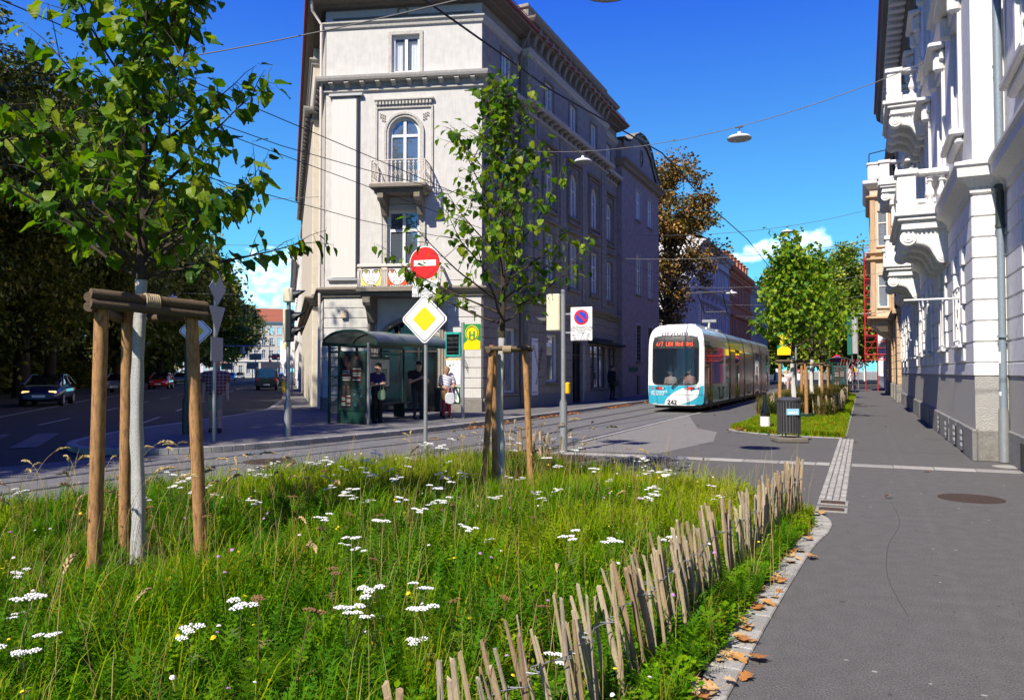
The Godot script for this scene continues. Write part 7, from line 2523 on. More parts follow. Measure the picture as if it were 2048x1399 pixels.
func make_car(called: String, label: String, cat: String, at: Vector3, turn: float, col: Color, van := false, lit := false) -> Node3D:
	var T := thing(called, label, cat, at, turn)
	var pm := mat("car_paint_%s" % col.to_html(), col, 0.3, {"coat": 1.0, "metal": 0.2})
	var top := 1.9 if van else 1.46
	var g := Mb.new()
	if van: loft(g, [car_ring(-2.4, 0.86, 0.35, 1.0), car_ring(-2.3, 0.93, 0.25, 1.08), car_ring(-1.0, 0.95, 0.2, 1.1), car_ring(1.2, 0.95, 0.2, 1.1), car_ring(2.1, 0.92, 0.22, 1.0), car_ring(2.4, 0.84, 0.3, 0.85)])
	else: loft(g, [car_ring(-2.02, 0.70, 0.38, 0.90), car_ring(-1.95, 0.82, 0.28, 0.98), car_ring(-1.3, 0.87, 0.2, 1.0), car_ring(0.6, 0.87, 0.2, 0.98), car_ring(1.2, 0.86, 0.2, 0.93), car_ring(1.75, 0.82, 0.22, 0.80), car_ring(2.0, 0.74, 0.28, 0.70), car_ring(2.08, 0.62, 0.34, 0.60)])
	part("body", g, pm, T)
	var prof: Array = [[-2.36, 1.0, 1.1], [-2.25, 0.8, top], [0.9, 0.8, top], [1.75, 0.9, 1.12]] if van else [[-1.95, 0.9, 1.0], [-1.55, 0.9, 1.32], [-0.7, 0.9, 1.46], [0.25, 0.9, 1.44], [1.15, 0.88, 0.98]]
	g = Mb.new()
	var rr := []
	for q in prof: rr.append(car_ring(q[0], 0.80 if not van else 0.90, q[1], maxf(q[2], q[1] + 0.08), 5.0, 0.17 if not van else 0.1))
	loft(g, rr)
	part("window_band", g, mats.car_glass, T)
	g = Mb.new()
	for i in range(1, prof.size() - 1):
		if i == prof.size() - 2: continue
		var w0 := 0.60 if not van else 0.80
		g.quad(Vector3(-w0, prof[i][2] + 0.012, prof[i][0]), Vector3(-w0, prof[i + 1][2] + 0.012, prof[i + 1][0]), Vector3(w0, prof[i + 1][2] + 0.012, prof[i + 1][0]), Vector3(w0, prof[i][2] + 0.012, prof[i][0]))
	for s in [-1.0, 1.0]: # pillars
		for i in prof.size() - 1:
			var x0: float = s * ((0.65 if prof[i][2] > 1.2 else 0.80) if not van else (0.82 if prof[i][2] > 1.3 else 0.9))
			var x1: float = s * ((0.65 if prof[i + 1][2] > 1.2 else 0.80) if not van else (0.82 if prof[i + 1][2] > 1.3 else 0.9))
			g.tube([Vector3(x0, prof[i][2], prof[i][0]), Vector3(x1, prof[i + 1][2], prof[i + 1][0])], [0.045], 6)
		g.tube([Vector3(s * 0.82, 0.95, -0.35), Vector3(s * 0.68, top - 0.04, -0.3)], [0.04], 6)
		if van: g.bx(Vector3(s * 0.90, 1.0, -2.3), Vector3(s * 0.84, 1.85, -0.2))
	part("roof", g, pm, T)
	for z in [-1.28, 1.28]:
		for s in [-1.0, 1.0]:
			g = Mb.new()
			g.tube([Vector3(s * 0.66, 0.31, z), Vector3(s * 0.88, 0.31, z)], [0.31], 20)
			var w := part("wheel", g, mats.tyre, T)
			g = Mb.new()
			g.tube([Vector3(s * 0.87, 0.31, z), Vector3(s * 0.892, 0.31, z)], [0.20], 16)
			for k in 5: g.bx(Vector3(s * 0.893, 0.31, z) + Vector3(0, 0.17 * sin(k * 1.257) - 0.02, 0.17 * cos(k * 1.257) - 0.02), Vector3(s * 0.90, 0.31, z) + Vector3(0, 0.02, 0.02))
			part("rim", g, mats.rim_silver, w)
	for s in [-1.0, 1.0]:
		g = Mb.new()
		g.bev(Vector3(s * 0.52 - 0.17, 0.58, 1.80), Vector3(s * 0.52 + 0.17, 0.72, 2.02), 0.06)
		part("headlight", g, mat("headlight_on", Color(0.8, 0.78, 0.7), 0.15, {"emit": Color(1.0, 0.75, 0.45), "ee": 1.3}) if lit else mat("headlight_off", Color(0.6, 0.6, 0.6), 0.1, {"coat": 1.0}), T)
		g = Mb.new()
		g.bev(Vector3(s * 0.72 - 0.12, 0.66, -2.0 - (0.4 if van else 0.0)), Vector3(s * 0.72 + 0.12, 1.0 if van else 0.84, -1.86 - (0.4 if van else 0.0)), 0.03)
		part("rear_light", g, mats.sign_red, T)
		g = Mb.new()
		g.bev(Vector3(s * 0.86, 0.96, 0.62), Vector3(s * 1.04, 1.10, 0.74), 0.04)
		part("mirror", g, pm, T)
	for z in [2.08 if not van else 2.4, -2.04 if not van else -2.42]:
		g = Mb.new()
		g.bev(Vector3(-0.26, 0.42, z - 0.015), Vector3(0.26, 0.53, z + 0.015), 0.006)
		part("number_plate", g, mats.sign_white, T)
	g = Mb.new()
	g.bev(Vector3(-0.42, 0.50, 1.98), Vector3(0.42, 0.62, 2.06), 0.02)
	part("grille", g, mats.plastic_black, T)
	return T

func cars() -> void:
	var toward := atan2(0.663, 0.749)
	var away := toward + PI
	make_car("parked_car", "dark blue hatchback with lit headlights at the left edge of the avenue", "car", Vector3(-35.6, 0, -23.6), toward + 0.08, Color(0.012, 0.022, 0.09), false, true)
	make_car("parked_car", "silver grey car between the tree support posts, in the shade", "car", Vector3(-52.5, 0, -40.5), toward, Color(0.20, 0.22, 0.25))
	make_car("parked_car", "bright red small car facing us on the avenue", "car", av3(47.5, -12.6), toward, Color(0.62, 0.012, 0.010))
	var lab := ["pale silver car parked on the avenue, right of the red car", "blue car parked between two pale cars on the avenue", "white estate car parked behind the blue one", "white car facing us farther down the avenue", "grey car last in the far line of cars"]
	var cc := [Color(0.42, 0.42, 0.38), Color(0.03, 0.09, 0.22), Color(0.65, 0.66, 0.66), Color(0.7, 0.7, 0.7), Color(0.2, 0.2, 0.21)]
	for k in 5: make_car("parked_car", lab[k], "car", av3([82, 97, 108, 118, 140][k], [-15.2, -15.0, -14.8, -11.2, -10.8][k]), toward, cc[k])
	make_car("delivery_van", "black van driving away on the right lane of the avenue", "van", av3(41.0, -3.0), away, Color(0.012, 0.012, 0.014), true)
	make_car("parked_car", "dark car beyond the black van near the kerb", "car", av3(58, -2.4), away, Color(0.05, 0.05, 0.055))
	var T := thing("crane_truck", "truck with a red folded loading crane far down the avenue", "truck", av3(78, -3.4), away)
	var g := Mb.new()
	g.bev(Vector3(-1.2, 0.5, -3.5), Vector3(1.2, 2.9, 1.2), 0.05)
	part("load_box", g, mats.row_grey, T)
	g = Mb.new()
	g.bev(Vector3(-1.2, 0.5, 1.3), Vector3(1.2, 2.8, 3.2), 0.12)
	part("cab", g, mats.window_dark, T)
	g = Mb.new()
	g.tube([Vector3(0, 2.9, -2.0), Vector3(0.3, 3.6, -1.6), Vector3(-1.6, 3.7, -1.9), Vector3(-2.0, 4.4, -1.9)], [0.16, 0.14, 0.12, 0.1], 6)
	part("crane_arm", g, mats.sign_red, T)
	for z in [-2.5, 2.2]:
		for s in [-1.0, 1.0]:
			g = Mb.new()
			g.tube([Vector3(s * 0.9, 0.5, z), Vector3(s * 1.2, 0.5, z)], [0.5], 16)
			part("wheel", g, mats.tyre, T)

# ---------------------------------------------------------------- people
func person(label: String, at: Vector3, turn: float, o := {}) -> Node3D:
	var T := thing("person", label, "person", at, turn)
	var sc: float = o.get("h", 1.75) / 1.75
	var W: float = o.get("wide", 1.0)
	var skin: Color = o.get("skin", Color(0.52, 0.32, 0.23))
	var top: Color = o.get("top", Color(0.1, 0.1, 0.1))
	var low: Color = o.get("low", Color(0.05, 0.05, 0.05))
	var shoe: Color = o.get("shoe", Color(0.02, 0.02, 0.02))
	var nod: float = o.get("nod", 0.0)
	var hd := Vector3(0, 1.61, 0.03 + nod * 0.08)
	var fwd := Vector3(0, -nod, 1).normalized()
	var sit: bool = o.get("sit", false)
	var B := []
	B.append([Vector3(0, 0.98, 0), Vector3(0, 1.18, 0.015), 0.145 * W, 0.135 * W, low if not o.has("belly") else top])
	B.append([Vector3(0, 1.12, 0.03), Vector3(0, 1.30, 0.0), 0.14 * W, 0.135 * W, top])
	for s in [-1.0, 1.0]:
		B.append([Vector3(s * 0.06 * W, 1.02, 0.01), Vector3(s * 0.085 * W, 1.32, 0.0), 0.10 * W, 0.10 * W, top])
		B.append([Vector3(s * 0.03, 1.43, -0.01), Vector3(s * 0.175 * W, 1.40, -0.01), 0.065, 0.07, top])
		var sh := Vector3(s * 0.20 * W, 1.385, -0.01)
		var el: Vector3 = o.get("el_r" if s > 0 else "el_l", Vector3(s * 0.26, 1.12, -0.03))
		var wr: Vector3 = o.get("wr_r" if s > 0 else "wr_l", Vector3(s * 0.27, 0.87, 0.03))
		var mid := sh.lerp(el, 0.6)
		B.append([sh, mid, 0.068 * (0.5 + W / 2), 0.058, top])
		B.append([mid, el, 0.05, 0.043, top if o.get("long", false) else skin])
		B.append([el, wr, 0.044, 0.030, top if o.get("long", false) else skin])
		var hdir := (wr - el).normalized()
		hdir = (hdir + o.get("grip", Vector3.ZERO)).normalized()
		var palm := wr + hdir * 0.075
		B.append([wr, palm, 0.030, 0.036, skin])
		var st: float = o.get("stride", 0.0) * s
		var hip := Vector3(s * 0.085, 0.93, 0)
		var kn := Vector3(s * 0.10, 0.50, 0.03 + st * 0.55)
		var an := Vector3(s * 0.105, 0.09, st - (0.06 if st < 0 else 0.0))
		if sit:
			kn = Vector3(s * 0.12, 0.90, 0.45); an = Vector3(s * 0.12, 0.50, 0.45)
		var bare: bool = o.get("shorts", false)
		var hk := hip.lerp(kn, 0.85)
		B.append([hip, hk, 0.105 * (0.4 + 0.6 * W), 0.068, low])
		B.append([hk, kn, 0.062, 0.058, skin if bare else low])
		B.append([kn, an, 0.058, 0.042, skin if bare else low])
		B.append([an, an + Vector3(0, -0.045, 0.0), 0.044, 0.045, shoe])
		B.append([an + Vector3(0, -0.05, -0.02), an + Vector3(s * 0.02, -0.055, 0.15), 0.045, 0.038, shoe])
	B.append([Vector3(0, 1.40, -0.01), hd - UP * 0.09, 0.062, 0.055, skin])
	B.append([hd + UP * 0.035 - fwd * 0.015, hd + UP * 0.03 + fwd * 0.01, 0.098, 0.095, skin])
	B.append([hd - UP * 0.055 + fwd * 0.03, hd - UP * 0.02 + fwd * 0.03, 0.062, 0.075, skin])
	B.append([hd + fwd * 0.10 + UP * 0.01, hd + fwd * 0.118 - UP * 0.02, 0.012, 0.018, skin])
	for s in [-1.0, 1.0]: B.append([hd + Vector3(s * 0.095, 0.0, -0.01), hd + Vector3(s * 0.097, 0.03, -0.015), 0.018, 0.02, skin])
	var cell := 0.0185
	var lo := Vector3(9, 9, 9); var hi := -lo
	for b in B:
		for p in [b[0], b[1]]:
			lo = lo.min(p - Vector3.ONE * 0.2); hi = hi.max(p + Vector3.ONE * 0.2)
	var nx := int((hi.x - lo.x) / cell) + 1; var ny := int((hi.y - lo.y) / cell) + 1; var nz := int((hi.z - lo.z) / cell) + 1
	var F := PackedFloat32Array()
	F.resize(nx * ny * nz)
	F.fill(1.0)
	for b in B:
		var a: Vector3 = b[0]; var d: Vector3 = b[1] - b[0]
		var dd := maxf(d.length_squared(), 1e-6)
		var mr := maxf(b[2], b[3]) + 0.06
		var l := (a.min(b[1]) - Vector3.ONE * mr - lo) / cell; var u := (a.max(b[1]) + Vector3.ONE * mr - lo) / cell
		for z in range(maxi(0, int(l.z)), mini(nz, int(u.z) + 2)):
			for y in range(maxi(0, int(l.y)), mini(ny, int(u.y) + 2)):
				var i := (z * ny + y) * nx
				for x in range(maxi(0, int(l.x)), mini(nx, int(u.x) + 2)):
					var p := lo + Vector3(x, y, z) * cell - a
					var t := clampf(p.dot(d) / dd, 0.0, 1.0)
					var q: float = (p - d * t).length() - lerpf(b[2], b[3], t)
					var f := F[i + x]
					var h := maxf(0.028 - absf(f - q), 0.0)
					F[i + x] = minf(f, q) - h * h / 0.112
	var g := Mb.new()
	g.has_c = true
	var ids := PackedInt32Array()
	ids.resize(nx * ny * nz)
	ids.fill(-1)
	var P := PackedVector3Array(); var NN := PackedVector3Array(); var CC := PackedColorArray()
	var off := [0, 1, nx, nx + 1, nx * ny, nx * ny + 1, nx * ny + nx, nx * ny + nx + 1]
	for z in nz - 1:
		for y in ny - 1:
			for x in nx - 1:
				var i := (z * ny + y) * nx + x
				if F[i] > 0.06 or F[i] < -0.06: continue
				var s := 0
				for k in 8:
					if F[i + off[k]] < 0.0: s += 1
				if s == 0 or s == 8: continue
				var c := Vector3.ZERO; var n := 0
				for e in [[0, 1], [2, 3], [4, 5], [6, 7], [0, 2], [1, 3], [4, 6], [5, 7], [0, 4], [1, 5], [2, 6], [3, 7]]:
					var fa := F[i + off[e[0]]]; var fb := F[i + off[e[1]]]
					if (fa < 0.0) != (fb < 0.0):
						var pa := Vector3(e[0] & 1, (e[0] >> 1) & 1, e[0] >> 2); var pb := Vector3(e[1] & 1, (e[1] >> 1) & 1, e[1] >> 2)
						c += pa.lerp(pb, fa / (fa - fb)); n += 1
				c /= n
				ids[i] = P.size()
				var w := lo + (Vector3(x, y, z) + c) * cell
				P.append(w * sc)
				var gr := Vector3(F[i + off[1]] + F[i + off[3]] + F[i + off[5]] + F[i + off[7]] - F[i] - F[i + off[2]] - F[i + off[4]] - F[i + off[6]], F[i + off[2]] + F[i + off[3]] + F[i + off[6]] + F[i + off[7]] - F[i] - F[i + off[1]] - F[i + off[4]] - F[i + off[5]], F[i + off[4]] + F[i + off[5]] + F[i + off[6]] + F[i + off[7]] - F[i] - F[i + off[1]] - F[i + off[2]] - F[i + off[3]])
				NN.append(gr.normalized())
				var best := 9.0; var bc := skin
				for b in B:
					var d: Vector3 = b[1] - b[0]
					var t := clampf((w - b[0]).dot(d) / maxf(d.length_squared(), 1e-6), 0.0, 1.0)
					var q: float = (w - b[0] - d * t).length() - lerpf(b[2], b[3], t)
					if q < best:
						best = q; bc = b[4]
				if bc == top and o.has("stripe") and fmod(w.y * 1.0 + w.x * 0.35, 0.09) < 0.035: bc = o.stripe
				if bc == top and o.has("check") and (fmod(w.y, 0.08) < 0.02 or fmod(w.x + 2.0, 0.08) < 0.02): bc = o.check
				CC.append(bc)
	var emit := func(a: int, b: int, c: int, d: int, flip: bool):
		if a < 0 or b < 0 or c < 0 or d < 0: return
		var q: Array = [a, b, c, d] if not flip else [d, c, b, a]
		for t in [[0, 1, 2], [0, 2, 3]]:
			for k in [t[0], t[2], t[1]]:
				g.v.append(P[q[k]]); g.n.append(NN[q[k]]); g.c.append(CC[q[k]])
	for z in range(1, nz - 1):
		for y in range(1, ny - 1):
			for x in range(1, nx - 1):
				var i := (z * ny + y) * nx + x
				var f := F[i] < 0.0
				if f != (F[i + 1] < 0.0): emit.call(ids[i - nx - nx * ny], ids[i - nx * ny], ids[i], ids[i - nx], not f)
				if f != (F[i + nx] < 0.0): emit.call(ids[i - 1 - nx * ny], ids[i - 1], ids[i], ids[i - nx * ny], not f)
				if f != (F[i + nx * ny] < 0.0): emit.call(ids[i - 1 - nx], ids[i - nx], ids[i], ids[i - 1], not f)
	# fingers
	g.col = skin
	for s in [-1.0, 1.0]:
		var el: Vector3 = o.get("el_r" if s > 0 else "el_l", Vector3(s * 0.26, 1.12, -0.03))
		var wr: Vector3 = o.get("wr_r" if s > 0 else "wr_l", Vector3(s * 0.27, 0.87, 0.03))
		var hd2: Vector3 = ((wr - el).normalized() + o.get("grip", Vector3.ZERO)).normalized()
		var side: Vector3 = hd2.cross(Vector3(-s, 0.2, 0)).normalized()
		var inn: Vector3 = side.cross(hd2).normalized()
		if inn.x * s > 0: inn = -inn
		for k in 4:
			var b0: Vector3 = wr + hd2 * 0.09 + side * (k - 1.5) * 0.019
			var L: float = [0.062, 0.072, 0.068, 0.052][k]
			g.tube([b0 * sc, (b0 + hd2 * L * 0.55 + inn * 0.008) * sc, (b0 + hd2 * L * 0.8 + inn * 0.03) * sc], [0.0095, 0.009, 0.007], 5)
		var t0: Vector3 = wr + hd2 * 0.035 + side * 0.03
		g.tube([t0 * sc, (t0 + hd2 * 0.03 + side * 0.025 + inn * 0.01) * sc, (t0 + hd2 * 0.06 + side * 0.02 + inn * 0.025) * sc], [0.012, 0.011, 0.008], 5)
	part("body", g, mats.cloth, T)
	# hair, eyes, mouth
	var hm := mat("hair_%s" % o.get("hair", Color(0.02, 0.015, 0.012)).to_html(), o.get("hair", Color(0.02, 0.015, 0.012)), 0.7)
	g = Mb.new()
	var hb := Basis(Vector3(1, 0, 0), nod * 0.7)
	var L := 0.0 if not o.has("hair_long") else 0.16
	for i in 7:
		for k in 14:
			var f := func(ii: int, kk: int) -> Vector3:
				var ph := PI * 0.60 * ii / 7.0; var th := TAU * kk / 14.0
				var d := Vector3(sin(ph) * cos(th), cos(ph), sin(ph) * sin(th))
				if d.z > 0.35: d.y = maxf(d.y, 0.30)
				var r := 0.113 + 0.004 * sin(th * 5.0 + ii)
				var p := Vector3(d.x * r * 0.97, 0.04 + d.y * r * 1.02, d.z * r * 1.05 - 0.012)
				if d.z < 0.2 and ii > 5: p.y -= L
				return (hd + hb * p) * sc
			g.quad(f.call(i, k + 1), f.call(i, k), f.call(i + 1, k), f.call(i + 1, k + 1))
	part("hair" if not o.has("cap") else "cap", g, hm if not o.has("cap") else mat("cap_cloth_%s" % o.cap.to_html(), o.cap, 0.9), T)
	g = Mb.new()
	for s in [-1.0, 1.0]:
		var e: Vector3 = hd + hb * Vector3(s * 0.034, 0.022, 0.094)
		g.lathe([Vector2(0, -0.012), Vector2(0.013 if not o.has("shades") else 0.03, 0), Vector2(0, 0.012)], 8, e * sc)
		g.tube([(e + Vector3(-0.018, 0.024, 0)) * sc, (e + Vector3(0.018, 0.026, 0)) * sc], [0.004], 4)
	part("eyes" if not o.has("shades") else "sunglasses", g, mats.print_black, T)
	g = Mb.new()
	g.tube([(hd + hb * Vector3(-0.024, -0.062, 0.088)) * sc, (hd + hb * Vector3(0, -0.064, 0.098)) * sc, (hd + hb * Vector3(0.024, -0.062, 0.088)) * sc], [0.005, 0.007, 0.005], 5)
	part("mouth", g, mat("lip", Color(0.36, 0.13, 0.11), 0.6), T)
	return T

func bag(called: String, label: String, at: Vector3, w: float, h: float, d: float, m: Material, handle: float) -> void:
	var T := thing(called, label, "bag", at, 0.5)
	var g := Mb.new()
	loft(g, [car_ring(-d * 0.5, w * 0.42, 0.0, h * 0.96, 3.0), car_ring(-d * 0.2, w * 0.5, -0.01, h, 3.5), car_ring(d * 0.25, w * 0.5, -0.01, h, 3.5), car_ring(d * 0.5, w * 0.42, 0.0, h * 0.94, 3.0)])
	part("bag_body", g, m, T)
	g = Mb.new()
	for z in [-d * 0.2, d * 0.2]: g.tube(curve3([Vector3(-w * 0.25, h * 0.95, z), Vector3(-w * 0.12, h + handle * 0.8, z * 0.5), Vector3(0, h + handle, 0), Vector3(w * 0.12, h + handle * 0.8, z * 0.5), Vector3(w * 0.25, h * 0.95, z)], 3), [0.008], 5)
	part("handle", g, m, T)

func people() -> void:
	var y := 0.122
	person("man in a navy shirt and black trousers looking at a phone by the shelter", Vector3(-12.76, y, -18.2), 1.25, {"h": 1.72, "wide": 1.08, "top": Color(0.022, 0.018, 0.085), "low": Color(0.012, 0.012, 0.014), "nod": 0.35, "el_r": Vector3(0.24, 1.12, 0.06), "wr_r": Vector3(0.10, 1.16, 0.30), "el_l": Vector3(-0.24, 1.12, 0.06), "wr_l": Vector3(-0.08, 1.15, 0.29)})
	var g := Mb.new()
	g.bev(Vector3(-0.037, -0.075, -0.005), Vector3(0.037, 0.075, 0.005), 0.003)
	var ph := solo("mobile_phone", g, mats.plastic_black, "dark phone held by the man in the navy shirt", "phone")
	ph.transform = Transform3D(Basis(Vector3(0, 1, 0), 1.25) * Basis(Vector3(1, 0, 0), -0.9), Vector3(-12.76, y, -18.2) + Basis(Vector3(0, 1, 0), 1.25) * Vector3(0.01, 1.17, 0.40))
	bag("carrier_bag", "pale green plastic bag hanging from the arm of the man with the phone", Vector3(-12.52, 0.80, -18.10), 0.22, 0.28, 0.12, mat("green_plastic", Color(0.30, 0.42, 0.24), 0.4, {"back": Color(0.6, 0.7, 0.5)}), 0.16)
	person("stout man in a black T-shirt and dark grey trousers bending his head", Vector3(-12.63, y, -20.2), 1.0, {"h": 1.80, "wide": 1.28, "belly": true, "top": Color(0.008, 0.008, 0.009), "low": Color(0.03, 0.033, 0.036), "nod": 0.55, "el_r": Vector3(0.29, 1.13, 0.08), "wr_r": Vector3(0.10, 1.24, 0.29), "el_l": Vector3(-0.29, 1.13, 0.08), "wr_l": Vector3(-0.09, 1.23, 0.30)})
	person("woman with sunglasses, pale striped top and red trousers at the stop post", Vector3(-12.02, y, -20.95), 0.75, {"h": 1.64, "wide": 0.98, "skin": Color(0.42, 0.21, 0.13), "top": Color(0.62, 0.60, 0.62), "stripe": Color(0.25, 0.25, 0.32), "low": Color(0.48, 0.035, 0.07), "hair": Color(0.25, 0.16, 0.09), "shades": true, "el_r": Vector3(0.25, 1.12, 0.03), "wr_r": Vector3(0.17, 1.05, 0.27), "el_l": Vector3(-0.25, 1.12, 0.02), "wr_l": Vector3(-0.12, 1.03, 0.24)})
	bag("shoulder_bag", "brown and orange patterned bag held by the woman in red trousers", Vector3(-11.93, 0.72, -20.72), 0.34, 0.30, 0.16, mat("bag_pattern", Color(0.40, 0.22, 0.08), 0.8, {"fine": noise_tex("pattern", 0.05, 2, 0.15, 1.0, FastNoiseLite.TYPE_CELLULAR), "fs": Vector3.ONE * 3.0}), 0.12)
	bag("carrier_bag", "white printed carrier bag held by the woman in red trousers", Vector3(-11.75, 0.60, -20.70), 0.32, 0.34, 0.14, mat("bag_white", Color(0.62, 0.63, 0.66), 0.7, {"fine": noise_tex("print", 0.03, 3, 0.45, 1.0, FastNoiseLite.TYPE_SIMPLEX_SMOOTH, 0.95), "fs": Vector3.ONE * 2.0}), 0.2)
	person("man in a dark red checked shirt and beige shorts walking in the shade", Vector3(-14.35, y, -13.7), 0.75, {"h": 1.78, "wide": 1.25, "belly": true, "top": Color(0.13, 0.022, 0.03), "check": Color(0.26, 0.20, 0.22), "low": Color(0.30, 0.25, 0.18), "shorts": true, "shades": true, "cap": Color(0.20, 0.18, 0.15), "stride": 0.14})
	person("dark clothed man standing with his back to us at the shop window", Vector3(-12.0, y, -38.4), 2.6, {"h": 1.80, "wide": 1.1, "long": true, "top": Color(0.010, 0.010, 0.012), "low": Color(0.012, 0.012, 0.013)})
	bag("shoulder_bag", "black bag hanging at the side of the dark clothed man", Vector3(-11.72, 0.85, -38.3), 0.3, 0.26, 0.12, mats.plastic_black, 0.3)
	person("child in a white T-shirt and black shorts walking in the street", Vector3(-4.55, 0.01, -50.5), 3.0, {"h": 1.42, "top": Color(0.78, 0.78, 0.78), "low": Color(0.02, 0.02, 0.025), "shorts": true, "stride": 0.15})
	person("blonde woman in a pale top walking ahead of the child", Vector3(-4.75, 0.01, -55.0), 3.1, {"h": 1.72, "top": Color(0.74, 0.62, 0.62), "low": Color(0.55, 0.38, 0.40), "hair": Color(0.60, 0.36, 0.12), "hair_long": true, "stride": 0.15})
	person("person with a red cap, white shirt and jeans behind the island posts", Vector3(-3.75, 0.01, -52.5), 0.2, {"h": 1.75, "top": Color(0.74, 0.72, 0.72), "low": Color(0.07, 0.11, 0.22), "cap": Color(0.35, 0.02, 0.03), "stride": 0.12})
	person("grey haired passenger behind the rear tram window, at the left", Vector3(-7.05, 0.02, -30.5), PI, {"h": 1.62, "sit": true, "top": Color(0.5, 0.42, 0.36), "hair": Color(0.20, 0.18, 0.15)})
	person("white haired passenger behind the rear tram window, at the right", Vector3(-6.28, 0.02, -30.45), PI - 0.3, {"h": 1.66, "sit": true, "top": Color(0.55, 0.33, 0.25), "hair": Color(0.55, 0.53, 0.50)})

# ---------------------------------------------------------------- bins and other things
func street_things() -> void:
	var T := thing("waste_bin", "dark steel slatted waste bin with a pale blue plate on the island edge", "waste bin", Vector3(-1.53, 0.01, -18.25), 0.42)
	var g := Mb.new()
	g.bev(Vector3(-0.34, 0.0, -0.30), Vector3(0.34, 0.11, 0.30), 0.02)
	part("concrete_foot", g, mats.concrete, T)
	g = Mb.new()
	g.tube([Vector3(0, 0.22, 0), Vector3(0, 0.80, 0)], [0.20], 20)
	part("inner_bucket", g, mats.plastic_black, T)
	for k in 24:
		var a := TAU * k / 24
		g = Mb.new()
		g.xf = Transform3D(Basis(UP, a), Vector3.ZERO)
		g.bev(Vector3(-0.022, 0.20, 0.243), Vector3(0.022, 0.92, 0.255), 0.004)
		part("slat", g, mats.bin_steel, T)
	for y in [0.20, 0.62, 0.90]:
		g = Mb.new()
		g.lathe([Vector2(0.236, y), Vector2(0.242, y), Vector2(0.242, y + 0.03), Vector2(0.236, y + 0.03)], 28)
		part("hoop", g, mats.bin_steel, T)
	g = Mb.new()
	g.lathe([Vector2(0.27, 0.93), Vector2(0.275, 0.965), Vector2(0.25, 0.99), Vector2(0.12, 1.015), Vector2(0.0, 1.02)], 32)
	part("lid", g, mats.bin_steel, T)
	for k in 3:
		g = Mb.new()
		var a := TAU * (k + 0.25) / 3
		g.tube([Vector3(cos(a) * 0.2, 0.09, sin(a) * 0.2), Vector3(cos(a) * 0.22, 0.22, sin(a) * 0.22)], [0.018], 6)
		part("foot_bolt", g, mats.bin_steel, T)
	g = Mb.new()
	g.bev(Vector3(-0.14, 0.62, 0.258), Vector3(0.14, 0.76, 0.268), 0.004)
	var pl := part("blue_plate", g, mat("pale_blue", Color(0.28, 0.55, 0.72), 0.4), T)
	g = Mb.new()
	letters(g, "GRAZ", 0.06, Transform3D(Basis(), Vector3(0, 0.67, 0.27)), "Droid Sans", 700)
	part("lettering", g, mats.print_white, pl)
	# bottle beside the bin
	T = thing("giant_bottle", "dark bottle with a white label standing at the island edge behind the bin", "bottle", Vector3(-2.35, 0.02, -21.0))
	g = Mb.new()
	g.lathe([Vector2(0.0, 0.0), Vector2(0.11, 0.0), Vector2(0.125, 0.03), Vector2(0.125, 0.50), Vector2(0.10, 0.60), Vector2(0.05, 0.74), Vector2(0.042, 0.98), Vector2(0.05, 0.985), Vector2(0.05, 1.02), Vector2(0.0, 1.02)], 24)
	part("glass_body", g, mat("bottle_glass", Color(0.006, 0.010, 0.006), 0.1, {"coat": 1.0}), T)
	g = Mb.new()
	g.lathe([Vector2(0.128, 0.14), Vector2(0.128, 0.40)], 24)
	part("label_paper", g, mats.sign_white, T)
	T = thing("waste_bin", "dark slatted bin standing behind the shelter bench", "waste bin", Vector3(-12.75, 0.122, -21.9))
	for k in 16:
		g = Mb.new()
		g.xf = Transform3D(Basis(UP, TAU * k / 16), Vector3.ZERO)
		g.bev(Vector3(-0.035, 0.15, 0.24), Vector3(0.035, 0.95, 0.255), 0.004)
		part("slat", g, mats.bin_steel, T)
	g = Mb.new()
	g.lathe([Vector2(0.0, 0.15), Vector2(0.23, 0.15), Vector2(0.23, 0.9), Vector2(0.0, 0.9)], 20)
	g.bev(Vector3(-0.05, 0, -0.05), Vector3(0.05, 0.2, 0.05), 0.01)
	part("inner_bucket", g, mats.plastic_black, T)

# ---------------------------------------------------------------- trees
func leaf_mesh(L: float, w: float, col := Color.WHITE, lobes := 0) -> ArrayMesh: # along +y from the stalk, upper side +z
	var g := Mb.new()
	if col != Color.WHITE:
		g.has_c = true
		g.col = col
	var n := 6
	for s in [-1.0, 1.0]:
		var prev := Vector3.ZERO
		for i in range(1, n + 1):
			var t := float(i) / n
			var r := w * pow(sin(PI * pow(t, 0.62)), 0.8) * (1.0 if i % 2 else 0.86)
			if lobes: r = w * [0, 0.75, 0.42, 1.0, 0.45, 0.62, 0.0][i]
			if i == n: r = 0.0
			var c := Vector3(0, t * L, -0.10 * L * t * t)
			var e := c + Vector3(s * r, -0.05 * L, 0.25 * r - 0.10 * L * t * t)
			var cp := Vector3(0, (t - 1.0 / n) * L, -0.10 * L * pow(t - 1.0 / n, 2))
			if s > 0:
				g.tri(cp, prev if i > 1 else cp, e); g.tri(cp, e, c)
			else:
				g.tri(cp, e, prev if i > 1 else cp); g.tri(cp, c, e)
			prev = e
	g.tube([Vector3(0, -0.35 * L, 0.02), Vector3.ZERO], [0.0022], 3, false)
	return g.mesh()

